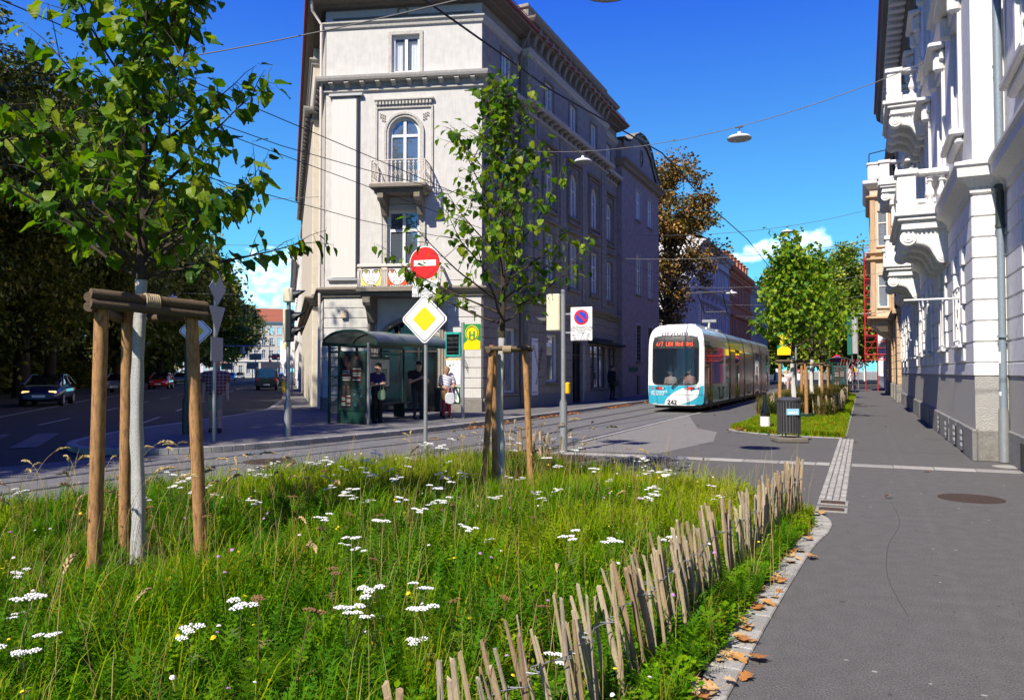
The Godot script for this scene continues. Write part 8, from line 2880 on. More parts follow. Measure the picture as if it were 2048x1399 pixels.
func hang(p: Vector3, out: Vector3, droop: float, sc: float, r: RandomNumberGenerator) -> Transform3D: # a leaf at p, its tip falling away
	var y := (out.normalized() * (1.0 - droop) - UP * droop + Vector3(r.randf_range(-0.35, 0.35), r.randf_range(-0.2, 0.2), r.randf_range(-0.35, 0.35))).normalized()
	var z := (UP * 0.6 + out.normalized() * 0.7 + Vector3(r.randf_range(-0.6, 0.6), r.randf_range(-0.3, 0.3), r.randf_range(-0.6, 0.6))).normalized()
	var x := y.cross(z).normalized()
	return Transform3D(Basis(x, y, x.cross(y)) * sc, p)

func young_tree(label: String, base: Vector3, o: Dictionary) -> Node3D:
	var r := RandomNumberGenerator.new()
	r.seed = o.seed
	var T := thing("young_tree", label, "tree", base)
	var H: float = o.h
	var hb: float = o.clear
	var tr: float = o.r
	var bark: Material = mats.bark_young
	var tp := func(y: float) -> Vector3: return Vector3(0.03 * sin(y * 2.1 + o.seed), y, 0.03 * cos(y * 1.7 + o.seed)) * Vector3(minf(1, y), 1, minf(1, y))
	var g := Mb.new()
	var pts := []; var rads := []
	for k in 15:
		var y: float = o.white * k / 14.0
		pts.append(tp.call(y)); rads.append(lerpf(tr * 1.15, tr * 0.92, k / 14.0) * (1.0 + 0.08 * sin(k * 2.3)))
	g.tube(pts, rads, 12)
	part("whitewashed_trunk", g, mats.lime_wash, T)
	g = Mb.new()
	pts = []; rads = []
	for k in 16:
		var y: float = lerpf(o.white, H, k / 15.0)
		pts.append(tp.call(y)); rads.append(lerpf(tr * 0.9, 0.006, pow(k / 15.0, 0.8)))
	g.tube(pts, rads, 10)
	part("trunk", g, bark, T)
	var spots := [] # [place, outward]
	var n: int = o.n
	for i in n:
		var t := float(i) / n
		var y := lerpf(hb, H * 0.93, pow(t, o.get("pw", 1.35)))
		var az: float = i * 2.4 + r.randf_range(-0.4, 0.4) + o.seed
		var el := deg_to_rad(lerpf(o.el0, 68.0, t) + r.randf_range(-12, 12))
		var L: float = o.spread * lerpf(1.0, 0.42, t) * r.randf_range(0.75, 1.15)
		var d := Vector3(cos(az) * cos(el), sin(el), sin(az) * cos(el))
		var s: Vector3 = tp.call(y)
		var bp := [s]; var br := []
		var cur: Vector3 = s
		for k in 6:
			d = (d + UP * 0.06 + Vector3(r.randf_range(-0.15, 0.15), r.randf_range(-0.08, 0.1), r.randf_range(-0.15, 0.15))).normalized()
			cur += d * L / 6.0
			bp.append(cur)
		for k in 7: br.append(lerpf(tr * 0.36 * lerpf(1.0, 0.5, t), 0.004, k / 6.0))
		g = Mb.new()
		g.tube(curve3(bp, 3), _spread(br, 3), 6)
		for k in range(1, 7):
			var q: Vector3 = bp[k]
			if k > 2 or t > 0.4: for e in 2: spots.append([q + Vector3(r.randf_range(-0.03, 0.03), r.randf_range(-0.02, 0.02), r.randf_range(-0.03, 0.03)), Vector3(q.x - s.x, 0.1, q.z - s.z) + Vector3(r.randf_range(-1, 1), 0, r.randf_range(-1, 1)) * 0.3])
			for e in (2 if k > 1 else 0):
				var td := (d * 0.4 + Vector3(r.randf_range(-1, 1), r.randf_range(-0.25, 0.7), r.randf_range(-1, 1))).normalized()
				var tl: float = r.randf_range(0.15, 0.42) * o.get("twig", 1.0)
				var tw := [q, q + td * tl * 0.5 + UP * 0.01, q + td * tl - UP * 0.02]
				g.tube(tw, [0.005, 0.004, 0.002], 4, false)
				for m in o.per:
					var f: float = (m + 1.0) / o.per
					var pp: Vector3 = q + td * tl * f + Vector3(r.randf_range(-0.03, 0.03), -0.01, r.randf_range(-0.03, 0.03))
					spots.append([pp, td + Vector3(r.randf_range(-1, 1), 0, r.randf_range(-1, 1)) * 0.7])
		part("branch", g, bark, T)
	# leaves: those that show largest are parts, the others one mass
	var cols := [Color(0.085, 0.185, 0.010), Color(0.135, 0.25, 0.011), Color(0.20, 0.30, 0.012), Color(0.06, 0.145, 0.012), Color(0.26, 0.33, 0.016)]
	for k in 5: cols[k] = cols[k] * o.get("bright", 1.0)
	var me := []
	for c in cols: me.append(leaf_mesh(o.leaf, o.leaf * 0.42, c))
	me.append(leaf_mesh(o.leaf, o.leaf * 0.42, Color(0.42, 0.30, 0.012)))
	var white := leaf_mesh(o.leaf, o.leaf * 0.42)
	var rest := []; var rc := []
	var few: int = o.get("parts", 300)
	var step := float(few) / maxf(spots.size(), 1)
	var acc := 0.0
	for i in spots.size():
		var sp: Vector3 = spots[i][0]
		var lat := absf(sp.x * -0.984 - sp.z * 0.176)
		var sun_d := -sp.x * 0.176 + sp.z * 0.984
		var meets := sp.y - sun_d * 1.035
		if o.has("open") and sun_d > 0.05 and meets < 2.15 and lat < o.open and r.randf() < 0.85: continue
		var x := hang(spots[i][0], spots[i][1], r.randf_range(0.35, 0.85), r.randf_range(0.65, 1.25), r)
		x.origin += x.basis.y.normalized() * o.leaf * 0.3
		acc += step
		if acc >= 1.0:
			acc -= 1.0
			var lf := MeshInstance3D.new()
			lf.name = "leaf"
			lf.mesh = me[r.randi() % 5 if r.randf() > 0.012 else 5]
			lf.material_override = mats.leaf
			lf.transform = x
			T.add_child(lf, true)
		else:
			rest.append(x); rc.append(cols[r.randi() % 5])
	if rest.size(): scatter("foliage", white, mats.leaf, rest, rc, T)
	return T

func _spread(a: Array, n: int) -> Array:
	var o := []
	for i in a.size() - 1:
		for k in n: o.append(lerpf(a[i], a[i + 1], float(k) / n))
	o.append(a[-1])
	return o

func support(label: String, posts: Array, h: float, r: float, tree: Vector3, bars := 1) -> void: # posts of [base, top]
	var T := thing("tree_support", label, "tree support")
	for p in posts:
		var g := Mb.new()
		g.tube([p[0] - UP * 0.1, p[0].lerp(p[1], 0.3), p[0].lerp(p[1], 0.7), p[1]], [r, r * 1.01, r * 0.985, r * 0.97], 16)
		part("post", g, mats.wood_post, T)
	for i in posts.size():
		var a: Vector3 = posts[i][1]; var b: Vector3 = posts[(i + 1) % posts.size()][1]
		if posts.size() == 2 and i == 1: break
		var d := (b - a).normalized()
		for k in bars:
			var g := Mb.new()
			var dy := -0.045 - k * r * 1.4 - i * 0.012
			var off := d.cross(UP).normalized() * (r * 1.15 + 0.004)
			g.tube([a - d * r * 2.0 + UP * dy + off, b + d * r * 2.0 + UP * dy + off], [r * 0.76], 12)
			part("crossbar", g, mats.wood_grey, T)
	var g := Mb.new()
	var c: Vector3 = Vector3(tree.x, posts[0][1].y - 0.06, tree.z)
	var e: Vector3 = posts[0][1].lerp(posts[1][1], 0.5) - UP * 0.06
	for k in 7:
		var yy := -0.05 + k * 0.016
		var ring := []
		for q in 13: ring.append(e + (posts[1][1] - posts[0][1]).normalized() * yy + (UP * cos(TAU * q / 12) + (posts[1][1] - posts[0][1]).normalized().cross(UP) * sin(TAU * q / 12)) * r * 1.12 + (posts[1][1] - posts[0][1]).normalized().cross(UP).normalized() * (r * 1.15))
		g.tube(ring, [0.009], 5, false)
	for k in 5: g.tube([e + UP * (-0.03 + k * 0.015), c + UP * (-0.03 + k * 0.015)], [0.009], 5)
	part("rope_tie", g, mats.rope, T)

func young_trees() -> void:
	young_tree("nearest young tree with a whitewashed trunk between three thick posts", Vector3(-5.46, 0.02, -4.40), {"seed": 3, "h": 6.0, "clear": 2.36, "white": 2.34, "r": 0.05, "n": 38, "spread": 1.55, "el0": 14.0, "leaf": 0.130, "per": 4, "pw": 1.6, "open": 0.5})
	support("three thick round wooden posts round the nearest young tree", [[Vector3(-5.31, 0, -3.90), Vector3(-5.20, 2.22, -3.85)], [Vector3(-4.95, 0, -4.60), Vector3(-5.0, 2.19, -4.50)], [Vector3(-5.95, 0, -4.66), Vector3(-5.82, 2.2, -4.56)]], 2.2, 0.051, Vector3(-5.46, 0, -4.40), 2)
	young_tree("young tree with a whitewashed trunk in the middle of the meadow bed", Vector3(-4.27, 0.02, -8.88), {"seed": 9, "h": 5.3, "clear": 2.2, "white": 2.02, "r": 0.046, "n": 30, "spread": 1.75, "el0": 22.0, "leaf": 0.112, "per": 3, "open": 0.3})
	support("three slim wooden posts round the young tree in the middle of the bed", [[Vector3(-4.39, 0, -8.60), Vector3(-4.31, 1.94, -8.68)], [Vector3(-3.82, 0, -8.82), Vector3(-3.89, 1.94, -8.77)], [Vector3(-4.61, 0, -9.38), Vector3(-4.57, 1.95, -9.25)]], 1.9, 0.04, Vector3(-4.27, 0, -8.88))
	var lab := ["leafy young tree at the front of the grass island by the waste bin", "second young tree on the grass island", "third young tree farther down the grass island"]
	for k in 3:
		var z: float = [-27.0, -35.5, -47.0][k]
		var x: float = [-2.1, -2.0, -2.2][k]
		young_tree(lab[k], Vector3(x, 0.02, z), {"seed": 20 + k, "h": [5.7, 6.5, 7.6][k], "bright": 1.35, "clear": 2.3, "white": 2.1, "r": 0.075, "n": 34, "spread": [2.0, 2.2, 2.6][k], "el0": 32.0, "leaf": 0.17, "per": 7, "twig": 1.9, "parts": 0})
		support("%s pair of wooden posts with a crossbar on the grass island" % ["nearest", "middle", "farthest"][k], [[Vector3(x - 0.42, 0, z + 0.3), Vector3(x - 0.40, 2.0, z + 0.25)], [Vector3(x + 0.42, 0, z + 0.3), Vector3(x + 0.40, 2.0, z + 0.25)], [Vector3(x, 0, z - 0.5), Vector3(x, 2.0, z - 0.45)]], 2.0, 0.06, Vector3(x, 0, z))
	var g := Mb.new()
	g.lathe([Vector2(0.42, 0.0), Vector2(0.44, 0.22), Vector2(0.40, 0.22), Vector2(0.38, 0.05)], 24, Vector3(-1.85, 0.02, -26.4))
	solo("tree_watering_ring", g, mats.shelter_green, "dark green ring in the grass at the foot of the front island tree", "watering ring")

func spray_mesh(seed_: int, R: float, leaf: float, n: int) -> ArrayMesh:
	var r := RandomNumberGenerator.new()
	r.seed = seed_
	var g := Mb.new()
	for k in n:
		var d := Vector3(r.randf_range(-1, 1), r.randf_range(-0.7, 0.7), r.randf_range(-1, 1))
		var p := d * R
		var y := (d + Vector3(r.randf_range(-1, 1), r.randf_range(-1.2, 0.4), r.randf_range(-1, 1))).normalized()
		var x := y.cross(Vector3(r.randf_range(-1, 1), 1.2, r.randf_range(-1, 1)).normalized()).normalized()
		var z := x.cross(y)
		var w := leaf * 0.36
		g.tri(p, p + y * leaf * 0.5 + x * w + z * 0.1 * leaf, p + y * leaf)
		g.tri(p, p + y * leaf, p + y * leaf * 0.5 - x * w + z * 0.1 * leaf)
	return g.mesh()

func big_tree(called: String, label: String, at: Vector3, o: Dictionary) -> void:
	var r := RandomNumberGenerator.new()
	r.seed = o.seed
	var T := thing(called, label, "tree", at, 0.0, o.get("group", ""))
	var H: float = o.h; var R: float = o.r; var y0: float = o.low
	var g := Mb.new()
	var lean: Vector3 = o.get("lean", Vector3.ZERO)
	var tr: float = H * 0.022
	g.tube([Vector3.ZERO, UP * y0 * 0.5 + lean * 0.3, UP * (y0 + 1.0) + lean * 0.8, UP * H * 0.6 + lean, UP * H * 0.9 + lean], [tr * 1.25, tr, tr * 0.85, tr * 0.5, 0.05], 10)
	part("trunk", g, mats.bark_dark, T)
	var cl := []
	var nc: int = o.get("clumps", 90)
	for i in nc:
		var d := Vector3(r.randfn(), r.randfn() * 0.9 + 0.15, r.randfn()).normalized()
		var rad := pow(r.randf(), 0.38)
		var p := Vector3(d.x * R, 0, d.z * R) * rad * (1.0 - 0.25 * maxf(0, d.y)) + UP * ((H + y0) / 2 + d.y * (H - y0) / 2 * rad) + lean
		cl.append([p, r.randf_range(0.55, 1.25) * R * o.get("cs", 0.21), r.randf_range(0.72, 1.3)])
	g = Mb.new()
	for i in range(0, nc, 3):
		var p: Vector3 = cl[i][0]
		var s := UP * clampf(p.y * 0.55, y0 * 0.8, H * 0.7) + lean * 0.8
		g.tube(curve3([s, s.lerp(p, 0.5) + Vector3(r.randf_range(-0.4, 0.4), -0.3, r.randf_range(-0.4, 0.4)), p], 3), [tr * 0.28, tr * 0.26, tr * 0.2, tr * 0.15, tr * 0.1, tr * 0.06, 0.02], 5, false)
	part("limb", g, mats.bark_dark, T)
	var xs := []; var cs := []
	var per: int = o.get("per", 55)
	for c in cl:
		for k in per:
			var d := Vector3(r.randfn(), r.randfn() * 0.75, r.randfn()) * 0.55
			var p: Vector3 = c[0] + d * c[1]
			xs.append(Transform3D(Basis.from_euler(Vector3(r.randf_range(-0.6, 0.6), r.randf() * TAU, r.randf_range(-0.6, 0.6))) * r.randf_range(0.7, 1.3), p))
			var col: Color = o.cols[r.randi() % o.cols.size()]
			cs.append(col * (c[2] * r.randf_range(0.8, 1.2)))
	var me: ArrayMesh = o.spray
	scatter("crown", me, mats.leaf_far, xs, cs, T)

func big_trees() -> void:
	var sp := spray_mesh(1, 0.38, 0.26, 9)
	var sp_big := spray_mesh(2, 0.7, 0.55, 9)
	var plane := [Color(0.085, 0.115, 0.008), Color(0.12, 0.145, 0.010), Color(0.18, 0.17, 0.012), Color(0.06, 0.09, 0.008)]
	var lab := ["huge dark park tree nearest at the left edge", "second dark park tree along the avenue behind the support posts", "third park tree along the avenue", "fourth park tree along the avenue above the red car", "park tree beyond the red car", "park tree above the line of parked cars", "park tree farther down the avenue", "park tree near the far traffic signals", "farthest park tree of the avenue row"]
	for k in 9:
		var u: float = [-1.0, 11.0, 24.0, 38.0, 54.0, 72.0, 92.0, 116.0, 145.0][k]
		big_tree("park_tree", lab[k], av3(u, -20.0 + (k % 3) * 1.2 + k * 0.25), {"seed": 50 + k, "h": [21.0, 19.5, 20.0, 19.0, 20.0, 19.5, 20.0, 20.0, 19.0][k], "r": 8.4, "low": 3.4, "clumps": 150, "per": 95 if k < 4 else 60, "cols": plane, "spray": sp if k < 4 else sp_big, "group": "park trees along the avenue"})
	var lab2 := ["park tree out of the left edge, whose shade lies on the crossing", "park tree beyond the left edge beside the crossing", "park tree behind the left edge, second row", "park tree at the second row behind the parked blue car", "park tree at the second row behind the red car"]
	for k in 5:
		var p: Vector3 = [Vector3(-19.8, 0, 4.7), Vector3(-22.8, 0, -2.2), Vector3(-30, 0, 8), av3(14, -31), av3(36, -31)][k]
		big_tree("park_tree", lab2[k], p, {"seed": 70 + k, "h": [20.0, 23.0, 20.0, 22.0, 22.0][k], "r": [6.2, 8.0, 8.5, 9.0, 9.0][k], "low": 4.0, "clumps": 130, "per": 70, "cols": plane, "spray": sp if k < 2 else sp_big, "group": "park trees along the avenue"})
	var hx := []; var hc := []
	var r := RandomNumberGenerator.new()
	r.seed = 8
	for k in 15000:
		var u := r.randf_range(-25, 120); var v := r.randf_range(-29, -21.0)
		hx.append(Transform3D(Basis.from_euler(Vector3(0, r.randf() * TAU, 0)), av3(u, v, pow(r.randf(), 1.1) * (4.2 + 1.4 * sin(u * 0.5)))))
		hc.append(plane[r.randi() % 4] * r.randf_range(0.5, 1.0))
	scatter("undergrowth", sp_big, mats.leaf_far, hx, hc)
	var brown := [Color(0.17, 0.085, 0.02), Color(0.24, 0.13, 0.022), Color(0.12, 0.08, 0.02), Color(0.32, 0.19, 0.022), Color(0.12, 0.11, 0.018)]
	big_tree("chestnut_tree", "tall chestnut tree with brown autumn leaves between the lilac house and the white end wall", Vector3(-14.6, 0, -58.6), {"seed": 91, "h": 18.6, "r": 4.0, "low": 4.5, "clumps": 120, "per": 20, "cs": 0.20, "cols": brown, "spray": sp, "lean": Vector3(1.0, 0, 0)})
	var bright := [Color(0.12, 0.19, 0.008), Color(0.17, 0.235, 0.010), Color(0.08, 0.14, 0.010), Color(0.25, 0.25, 0.010)]
	var lab3 := ["large green tree closing the street beyond the grey house", "yellowish tree beyond the island at the end of the street", "tree left of the far shelter", "dark green tree at the right behind the scaffold", "tall tree behind the others at the street's end", "low tree beside the park fence"]
	for k in 6:
		big_tree("far_tree", lab3[k], [Vector3(-10.5, 0, -136), Vector3(-3.0, 0, -112), Vector3(-6.0, 0, -140), Vector3(3.0, 0, -142), Vector3(-2.0, 0, -150), Vector3(-14, 0, -142)][k], {"seed": 110 + k, "h": [21.0, 15.0, 18.0, 20.0, 24.0, 14.0][k], "r": [6.5, 5.0, 6.0, 7.0, 8.0, 5.0][k], "low": 1.8, "clumps": 90, "per": 45, "cols": bright if k != 3 else plane, "spray": sp_big})

# ---------------------------------------------------------------- meadow
func tuft(seed_: int, n: int, h: float, w: float, spread: float) -> ArrayMesh:
	var r := RandomNumberGenerator.new()
	r.seed = seed_
	var g := Mb.new()
	for k in n:
		var a := r.randf() * TAU
		var d := Vector3(cos(a), 0, sin(a)); var s := Vector3(-sin(a), 0, cos(a)) * w * r.randf_range(0.6, 1.2)
		var p := Vector3(r.randf_range(-1, 1), 0, r.randf_range(-1, 1)) * spread * 0.4
		var hh := h * r.randf_range(0.5, 1.1); var b := spread * r.randf_range(0.3, 1.4)
		var q := [p, p + UP * hh * 0.45 + d * b * 0.2, p + UP * hh * 0.8 + d * b * 0.6, p + UP * hh * r.randf_range(0.82, 1.0) + d * b * 1.1]
		for i in 3:
			var w0 := 1.0 - i * 0.22; var w1 := 1.0 - (i + 1) * 0.22
			if i < 2: g.quad(q[i] - s * w0, q[i] + s * w0, q[i + 1] + s * w1, q[i + 1] - s * w1)
			else: g.tri(q[i] - s * w0, q[i] + s * w0, q[3])
	return g.mesh()

func frond_tuft(seed_: int, n: int, h: float) -> ArrayMesh: # feathery leaves
	var r := RandomNumberGenerator.new()
	r.seed = seed_
	var g := Mb.new()
	for k in n:
		var a := r.randf() * TAU
		var d := Vector3(cos(a), 0, sin(a)); var s := Vector3(-sin(a), 0, cos(a))
		var L := h * r.randf_range(0.7, 1.2); var b := r.randf_range(0.25, 0.8)
		var prev := Vector3.ZERO
		for i in range(1, 13):
			var t := i / 12.0
			var p := UP * L * (t - 0.35 * t * t * b) + d * L * b * t * t * 0.8
			g.tri(prev - s * 0.002, prev + s * 0.002, p)
			if i > 2:
				var l := L * 0.16 * sin(PI * minf(1.0, t * 0.8 + 0.2))
				for q in [-1.0, 1.0]:
					var e: Vector3 = p + s * q * l + (p - prev).normalized() * l * 0.6
					g.tri(p - (p - prev) * 0.35, p + (p - prev) * 0.1, e)
			prev = p
	return g.mesh()

func herb_tuft(seed_: int, n: int, leaf: float, h: float) -> ArrayMesh:
	var r := RandomNumberGenerator.new()
	r.seed = seed_
	var g := Mb.new()
	var lm := Mb.new()
	for k in n:
		var a := r.randf() * TAU
		var d := Vector3(cos(a), 0, sin(a)); var s := Vector3(-sin(a), 0, cos(a))
		var c := d * r.randf_range(0.0, 1.0) * leaf * 1.6 + UP * h * r.randf_range(0.3, 1.0)
		var up := r.randf_range(0.1, 0.6); var w := leaf * r.randf_range(0.28, 0.4)
		var y := (d + UP * up).normalized(); var z := s.cross(y)
		g.tri(c, c + y * leaf * 0.45 + s * w + z * 0.1 * leaf, c + y * leaf)
		g.tri(c, c + y * leaf, c + y * leaf * 0.45 - s * w + z * 0.1 * leaf)
		g.tri(c, c + y * leaf * 0.15 + s * w * 0.6, c + y * leaf * 0.45 + s * w + z * 0.1 * leaf)
		g.tri(c, c + y * leaf * 0.45 - s * w + z * 0.1 * leaf, c + y * leaf * 0.15 - s * w * 0.6)
		g.tri(Vector3.ZERO, c + s * 0.002, c - s * 0.002)
	return g.mesh()

func sees(x: float, z: float, m := 0.8) -> bool: # near enough the view to be worth planting
	var c := cos(deg_to_rad(24.9)); var s := sin(deg_to_rad(24.9))
	var d := -x * s - z * c; var X := x * c - z * s
	return d > 1.3 and absf(X) < d * 0.72 + m

func yarrow(kind: int, dead: bool) -> Node3D:
	var r := RandomNumberGenerator.new()
	r.seed = 300 + kind
	var T := thing("dead_flower" if dead else "yarrow", "brown withered flower head standing in the meadow bed" if dead else "white yarrow flowering in the meadow bed", "flower", Vector3.ZERO, 0.0, "withered flower heads in the meadow" if dead else "yarrow plants in the meadow")
	var h := 0.42 + 0.08 * kind
	var st := Mb.new()
	st.has_c = true
	st.col = Color(0.16, 0.11, 0.045) if dead else Color(0.085, 0.12, 0.03)
	st.tube([Vector3.ZERO, Vector3(0.01, h * 0.5, 0.015), Vector3(0.0, h, 0.0)], [0.0035, 0.0028, 0.002], 5)
	for k in 4:
		var a := k * 2.4; var y := h * (0.2 + 0.16 * k)
		for q in 6: st.tri(Vector3(0, y, 0) + Vector3(cos(a), 0.5, sin(a)) * 0.012 * q, Vector3(0, y, 0) + Vector3(cos(a), 0.5, sin(a)) * 0.012 * (q + 1), Vector3(0, y, 0) + Vector3(cos(a + 0.7 * (1 if q % 2 else -1)), 0.5, sin(a + 0.7 * (1 if q % 2 else -1))) * (0.012 * q + 0.022))
	var heads := []
	for k in (2 if dead else 4):
		var o := Vector3(cos(k * 2.1 + kind) * 0.058, h + r.randf_range(-0.02, 0.05), sin(k * 2.1 + kind) * 0.058) if k else Vector3(0, h + 0.02, 0)
		st.tube([Vector3(0, h * 0.86, 0), o], [0.002], 4, false)
		heads.append(o)
	part("stem", st, mats.dry, T)
	for o in heads:
		var g := Mb.new()
		if dead:
			g.has_c = true
			g.col = Color(0.20, 0.11, 0.045)
		for k in 15:
			var a := k * 2.4; var q := sqrt(k / 15.0) * 0.034
			var c: Vector3 = o + Vector3(cos(a) * q, 0.012 - q * q * 6.0 + r.randf_range(-0.002, 0.002), sin(a) * q)
			g.lathe([Vector2(0.0035, -0.005), Vector2(0.0075, 0.0), Vector2(0.004, 0.004), Vector2(0.0, 0.0045)], 5, c, false)
			st.tube([o - UP * 0.02, c], [0.001], 3, false)
		part("flower_head", g, mats.dry if dead else mats.petal, T)
	return T

func dry_stalk(kind: int) -> Node3D:
	var r := RandomNumberGenerator.new()
	r.seed = 500 + kind
	var T := thing("dry_grass_stalk", "tall dry grass stalk with an arching golden seed head in the meadow bed", "grass stalk", Vector3.ZERO, 0.0, "golden grass stalks in the meadow")
	var h := 0.62 + 0.09 * kind
	var b := 0.10 + 0.05 * kind
	var p := []
	for k in 11:
		var t := k / 10.0
		p.append(Vector3(b * pow(t, 2.2) * 1.5, h * (t - 0.16 * pow(t, 5)), 0.02 * sin(t * 3.0)))
	var g := Mb.new()
	g.has_c = true
	g.col = Color(0.32, 0.25, 0.09)
	g.tube(p, [0.0028, 0.0028, 0.0026, 0.0024, 0.0022, 0.002, 0.002, 0.0018, 0.0016, 0.0012, 0.001], 5, false)
	part("stem", g, mats.dry, T)
	g = Mb.new()
	g.has_c = true
	var e: Vector3 = p[10]; var d: Vector3 = (p[10] - p[8]).normalized()
	for k in 42:
		var t := k / 42.0
		var dd := (d - UP * t * 0.75 + Vector3(0.25 * t, 0, 0)).normalized()
		var c: Vector3 = p[9].lerp(p[10], 0.2) + (d * t - UP * t * t * 0.42) * 0.15
		g.col = Color(0.46, 0.35, 0.15) * r.randf_range(0.75, 1.15)
		var s := Vector3(r.randf_range(-1, 1), r.randf_range(-1, 1), r.randf_range(-1, 1)).normalized() * 0.011 * sin(PI * (0.12 + 0.85 * t))
		g.tube([c, c + s + dd * 0.007, c + s * 1.3 + dd * 0.022], [0.0015, 0.0042, 0.0006], 4, false)
	part("seed_head", g, mats.dry, T)
	return T

func meadow() -> void:
	var r := RandomNumberGenerator.new()
	r.seed = 77
	var poly := PackedVector2Array(bed)
	var green := [Color(0.13, 0.28, 0.003), Color(0.19, 0.34, 0.003), Color(0.075, 0.20, 0.004), Color(0.29, 0.37, 0.004), Color(0.36, 0.32, 0.025)]
	var meshes := [tuft(1, 13, 0.36, 0.0042, 0.15), tuft(2, 11, 0.48, 0.0036, 0.20), tuft(3, 16, 0.26, 0.0050, 0.13), frond_tuft(4, 9, 0.26), frond_tuft(5, 8, 0.34), herb_tuft(6, 16, 0.06, 0.16), herb_tuft(7, 14, 0.035, 0.24)]
	var xs := [[], [], [], [], [], [], []]; var cs := [[], [], [], [], [], [], []]
	var f := FastNoiseLite.new()
	f.seed = 5
	f.frequency = 0.55
	for i in 62000:
		var x := r.randf_range(-12.6, -0.35); var z := r.randf_range(-12.5, 1.5)
		if not sees(x, z) or not Geometry2D.is_point_in_polygon(Vector2(x + 0.075, z - 0.03), poly): continue
		var nz := f.get_noise_2d(x, z)
		var d := sqrt(x * x + z * z)
		if r.randf() < (d - 6.5) * 0.10: continue
		var edge := x > -1.25 + (z + 9.0) * -0.05 # the strip between fence and edge stones
		var k: int = r.randi() % 3
		if r.randf() < 0.42 - nz * 0.9 + (0.25 if z > -6.0 else 0.0): k = 3 + r.randi() % 2  # near zone gets more of the darkened feathery plants
		if r.randf() < 0.30: k = 6
		if edge and r.randf() < 0.55: k = 5
		elif r.randf() < 0.03: k = 5
		var sc := r.randf_range(0.6, 1.15) * (0.75 if edge else 1.0) * (1.0 + 0.25 * nz)
		if z < -9.5 or x < -8: sc *= 0.8
		var near := minf(Vector2(x + 5.4, z + 4.35).length(), Vector2(x + 4.27, z + 8.88).length() + 0.2)
		if near < 1.5: sc *= 0.3 + 0.65 * near / 1.5
		xs[k].append(Transform3D(Basis.from_euler(Vector3(r.randf_range(-0.2, 0.2), r.randf() * TAU, r.randf_range(-0.2, 0.2))) * sc, Vector3(x, 0.02, z)))
		var c: Color = green[mini(4, r.randi() % 5 if r.randf() < 0.55 else r.randi() % 3)]
		if k == 3 or k == 4: c = Color(0.05, 0.17, 0.008).lerp(c, 0.25)  # feathery plants; shadow between the near ones is put into this darker green
		if k == 5: c = Color(0.13, 0.30, 0.004).lerp(c, 0.4)
		cs[k].append(c.lerp(Color(0.40, 0.43, 0.006), clampf(f.get_noise_2d(x * 0.5 + 90, z * 0.5) * 1.2 + (-z - 6.5) * 0.08, 0.0, 0.7)) * r.randf_range(0.8, 1.2))
	var names := ["meadow_grass", "meadow_grass", "meadow_grass", "feathery_leaves", "feathery_leaves", "broad_herbs", "small_herbs"]
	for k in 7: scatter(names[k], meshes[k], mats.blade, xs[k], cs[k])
	# single stalks, brown and yellow, and small flowers
	var sx := []; var sc2 := []; var px := []; var pc := []
	var thin := tuft(21, 3, 0.72, 0.0022, 0.22)
	var dot := Mb.new()
	dot.lathe([Vector2(0.0, -0.004), Vector2(0.011, 0.0), Vector2(0.006, 0.006), Vector2(0.0, 0.006)], 6, Vector3(0, 0, 0), false)
	for i in 3600:
		var x := r.randf_range(-12.0, -0.6); var z := r.randf_range(-12.4, -0.5)
		if not sees(x, z) or not Geometry2D.is_point_in_polygon(Vector2(x, z), poly): continue
		if i % 2 == 0:
			sx.append(Transform3D(Basis(UP, r.randf() * TAU) * r.randf_range(0.7, 1.15), Vector3(x, 0.02, z)))
			sc2.append([Color(0.30, 0.24, 0.08), Color(0.22, 0.22, 0.05), Color(0.20, 0.11, 0.04)][r.randi() % 3])
		elif r.randf() < 0.22:
			px.append(Transform3D(Basis.from_euler(Vector3(r.randf_range(-0.5, 0.5), 0, r.randf_range(-0.5, 0.5))) * r.randf_range(0.7, 1.3), Vector3(x, r.randf_range(0.28, 0.55), z)))
			pc.append([Color(0.75, 0.55, 0.01), Color(0.45, 0.20, 0.55), Color(0.75, 0.62, 0.68), Color(0.75, 0.75, 0.7)][r.randi() % 4])
	scatter("dry_grass", thin, mats.dry, sx, sc2)
	scatter("small_flowers", dot.mesh(), mats.dry, px, pc)
	# yarrow, withered heads and golden stalks one by one
	for q in [[0, 130], [1, 34], [2, 120]]:
		var src := []
		for k in 3: src.append(yarrow(k, false) if q[0] == 0 else yarrow(k, true) if q[0] == 1 else dry_stalk(k))
		var made := 0
		for i in 4000:
			if made >= q[1]: break
			var x := r.randf_range(-10.5, -1.2); var z := r.randf_range(-12.0, -1.6)
			if q[0] == 2 and i % 5 < 2:
				x = r.randf_range(-8.6, -5.4); z = r.randf_range(-6.6, -3.4)
			elif q[0] == 2 and i % 5 == 2:
				x = r.randf_range(-6.4, -3.6); z = r.randf_range(-12.0, -10.0)
			if not sees(x, z, 0.1) or not Geometry2D.is_point_in_polygon(Vector2(x, z), poly): continue
			if sqrt(x * x + z * z) < 3.3: continue
			if q[0] == 0 and f.get_noise_2d(x * 0.7 + 30, z * 0.7) < -0.02: continue
			if q[0] == 2 and i % 5 > 2 and f.get_noise_2d(x * 0.6 - 30, z * 0.6) < 0.02 and r.randf() < 0.75: continue
			var o: Node3D = src[made] if made < 3 else dup(src[made % 3], Vector3.ZERO, 0)
			o.position = Vector3(x, 0.02, z)
			o.rotation = Vector3(r.randf_range(-0.14, 0.14), r.randf() * TAU, r.randf_range(-0.14, 0.14))
			o.scale = Vector3.ONE * (r.randf_range(0.6, 0.95) if q[0] < 2 else r.randf_range(0.8, 1.3))
			made += 1

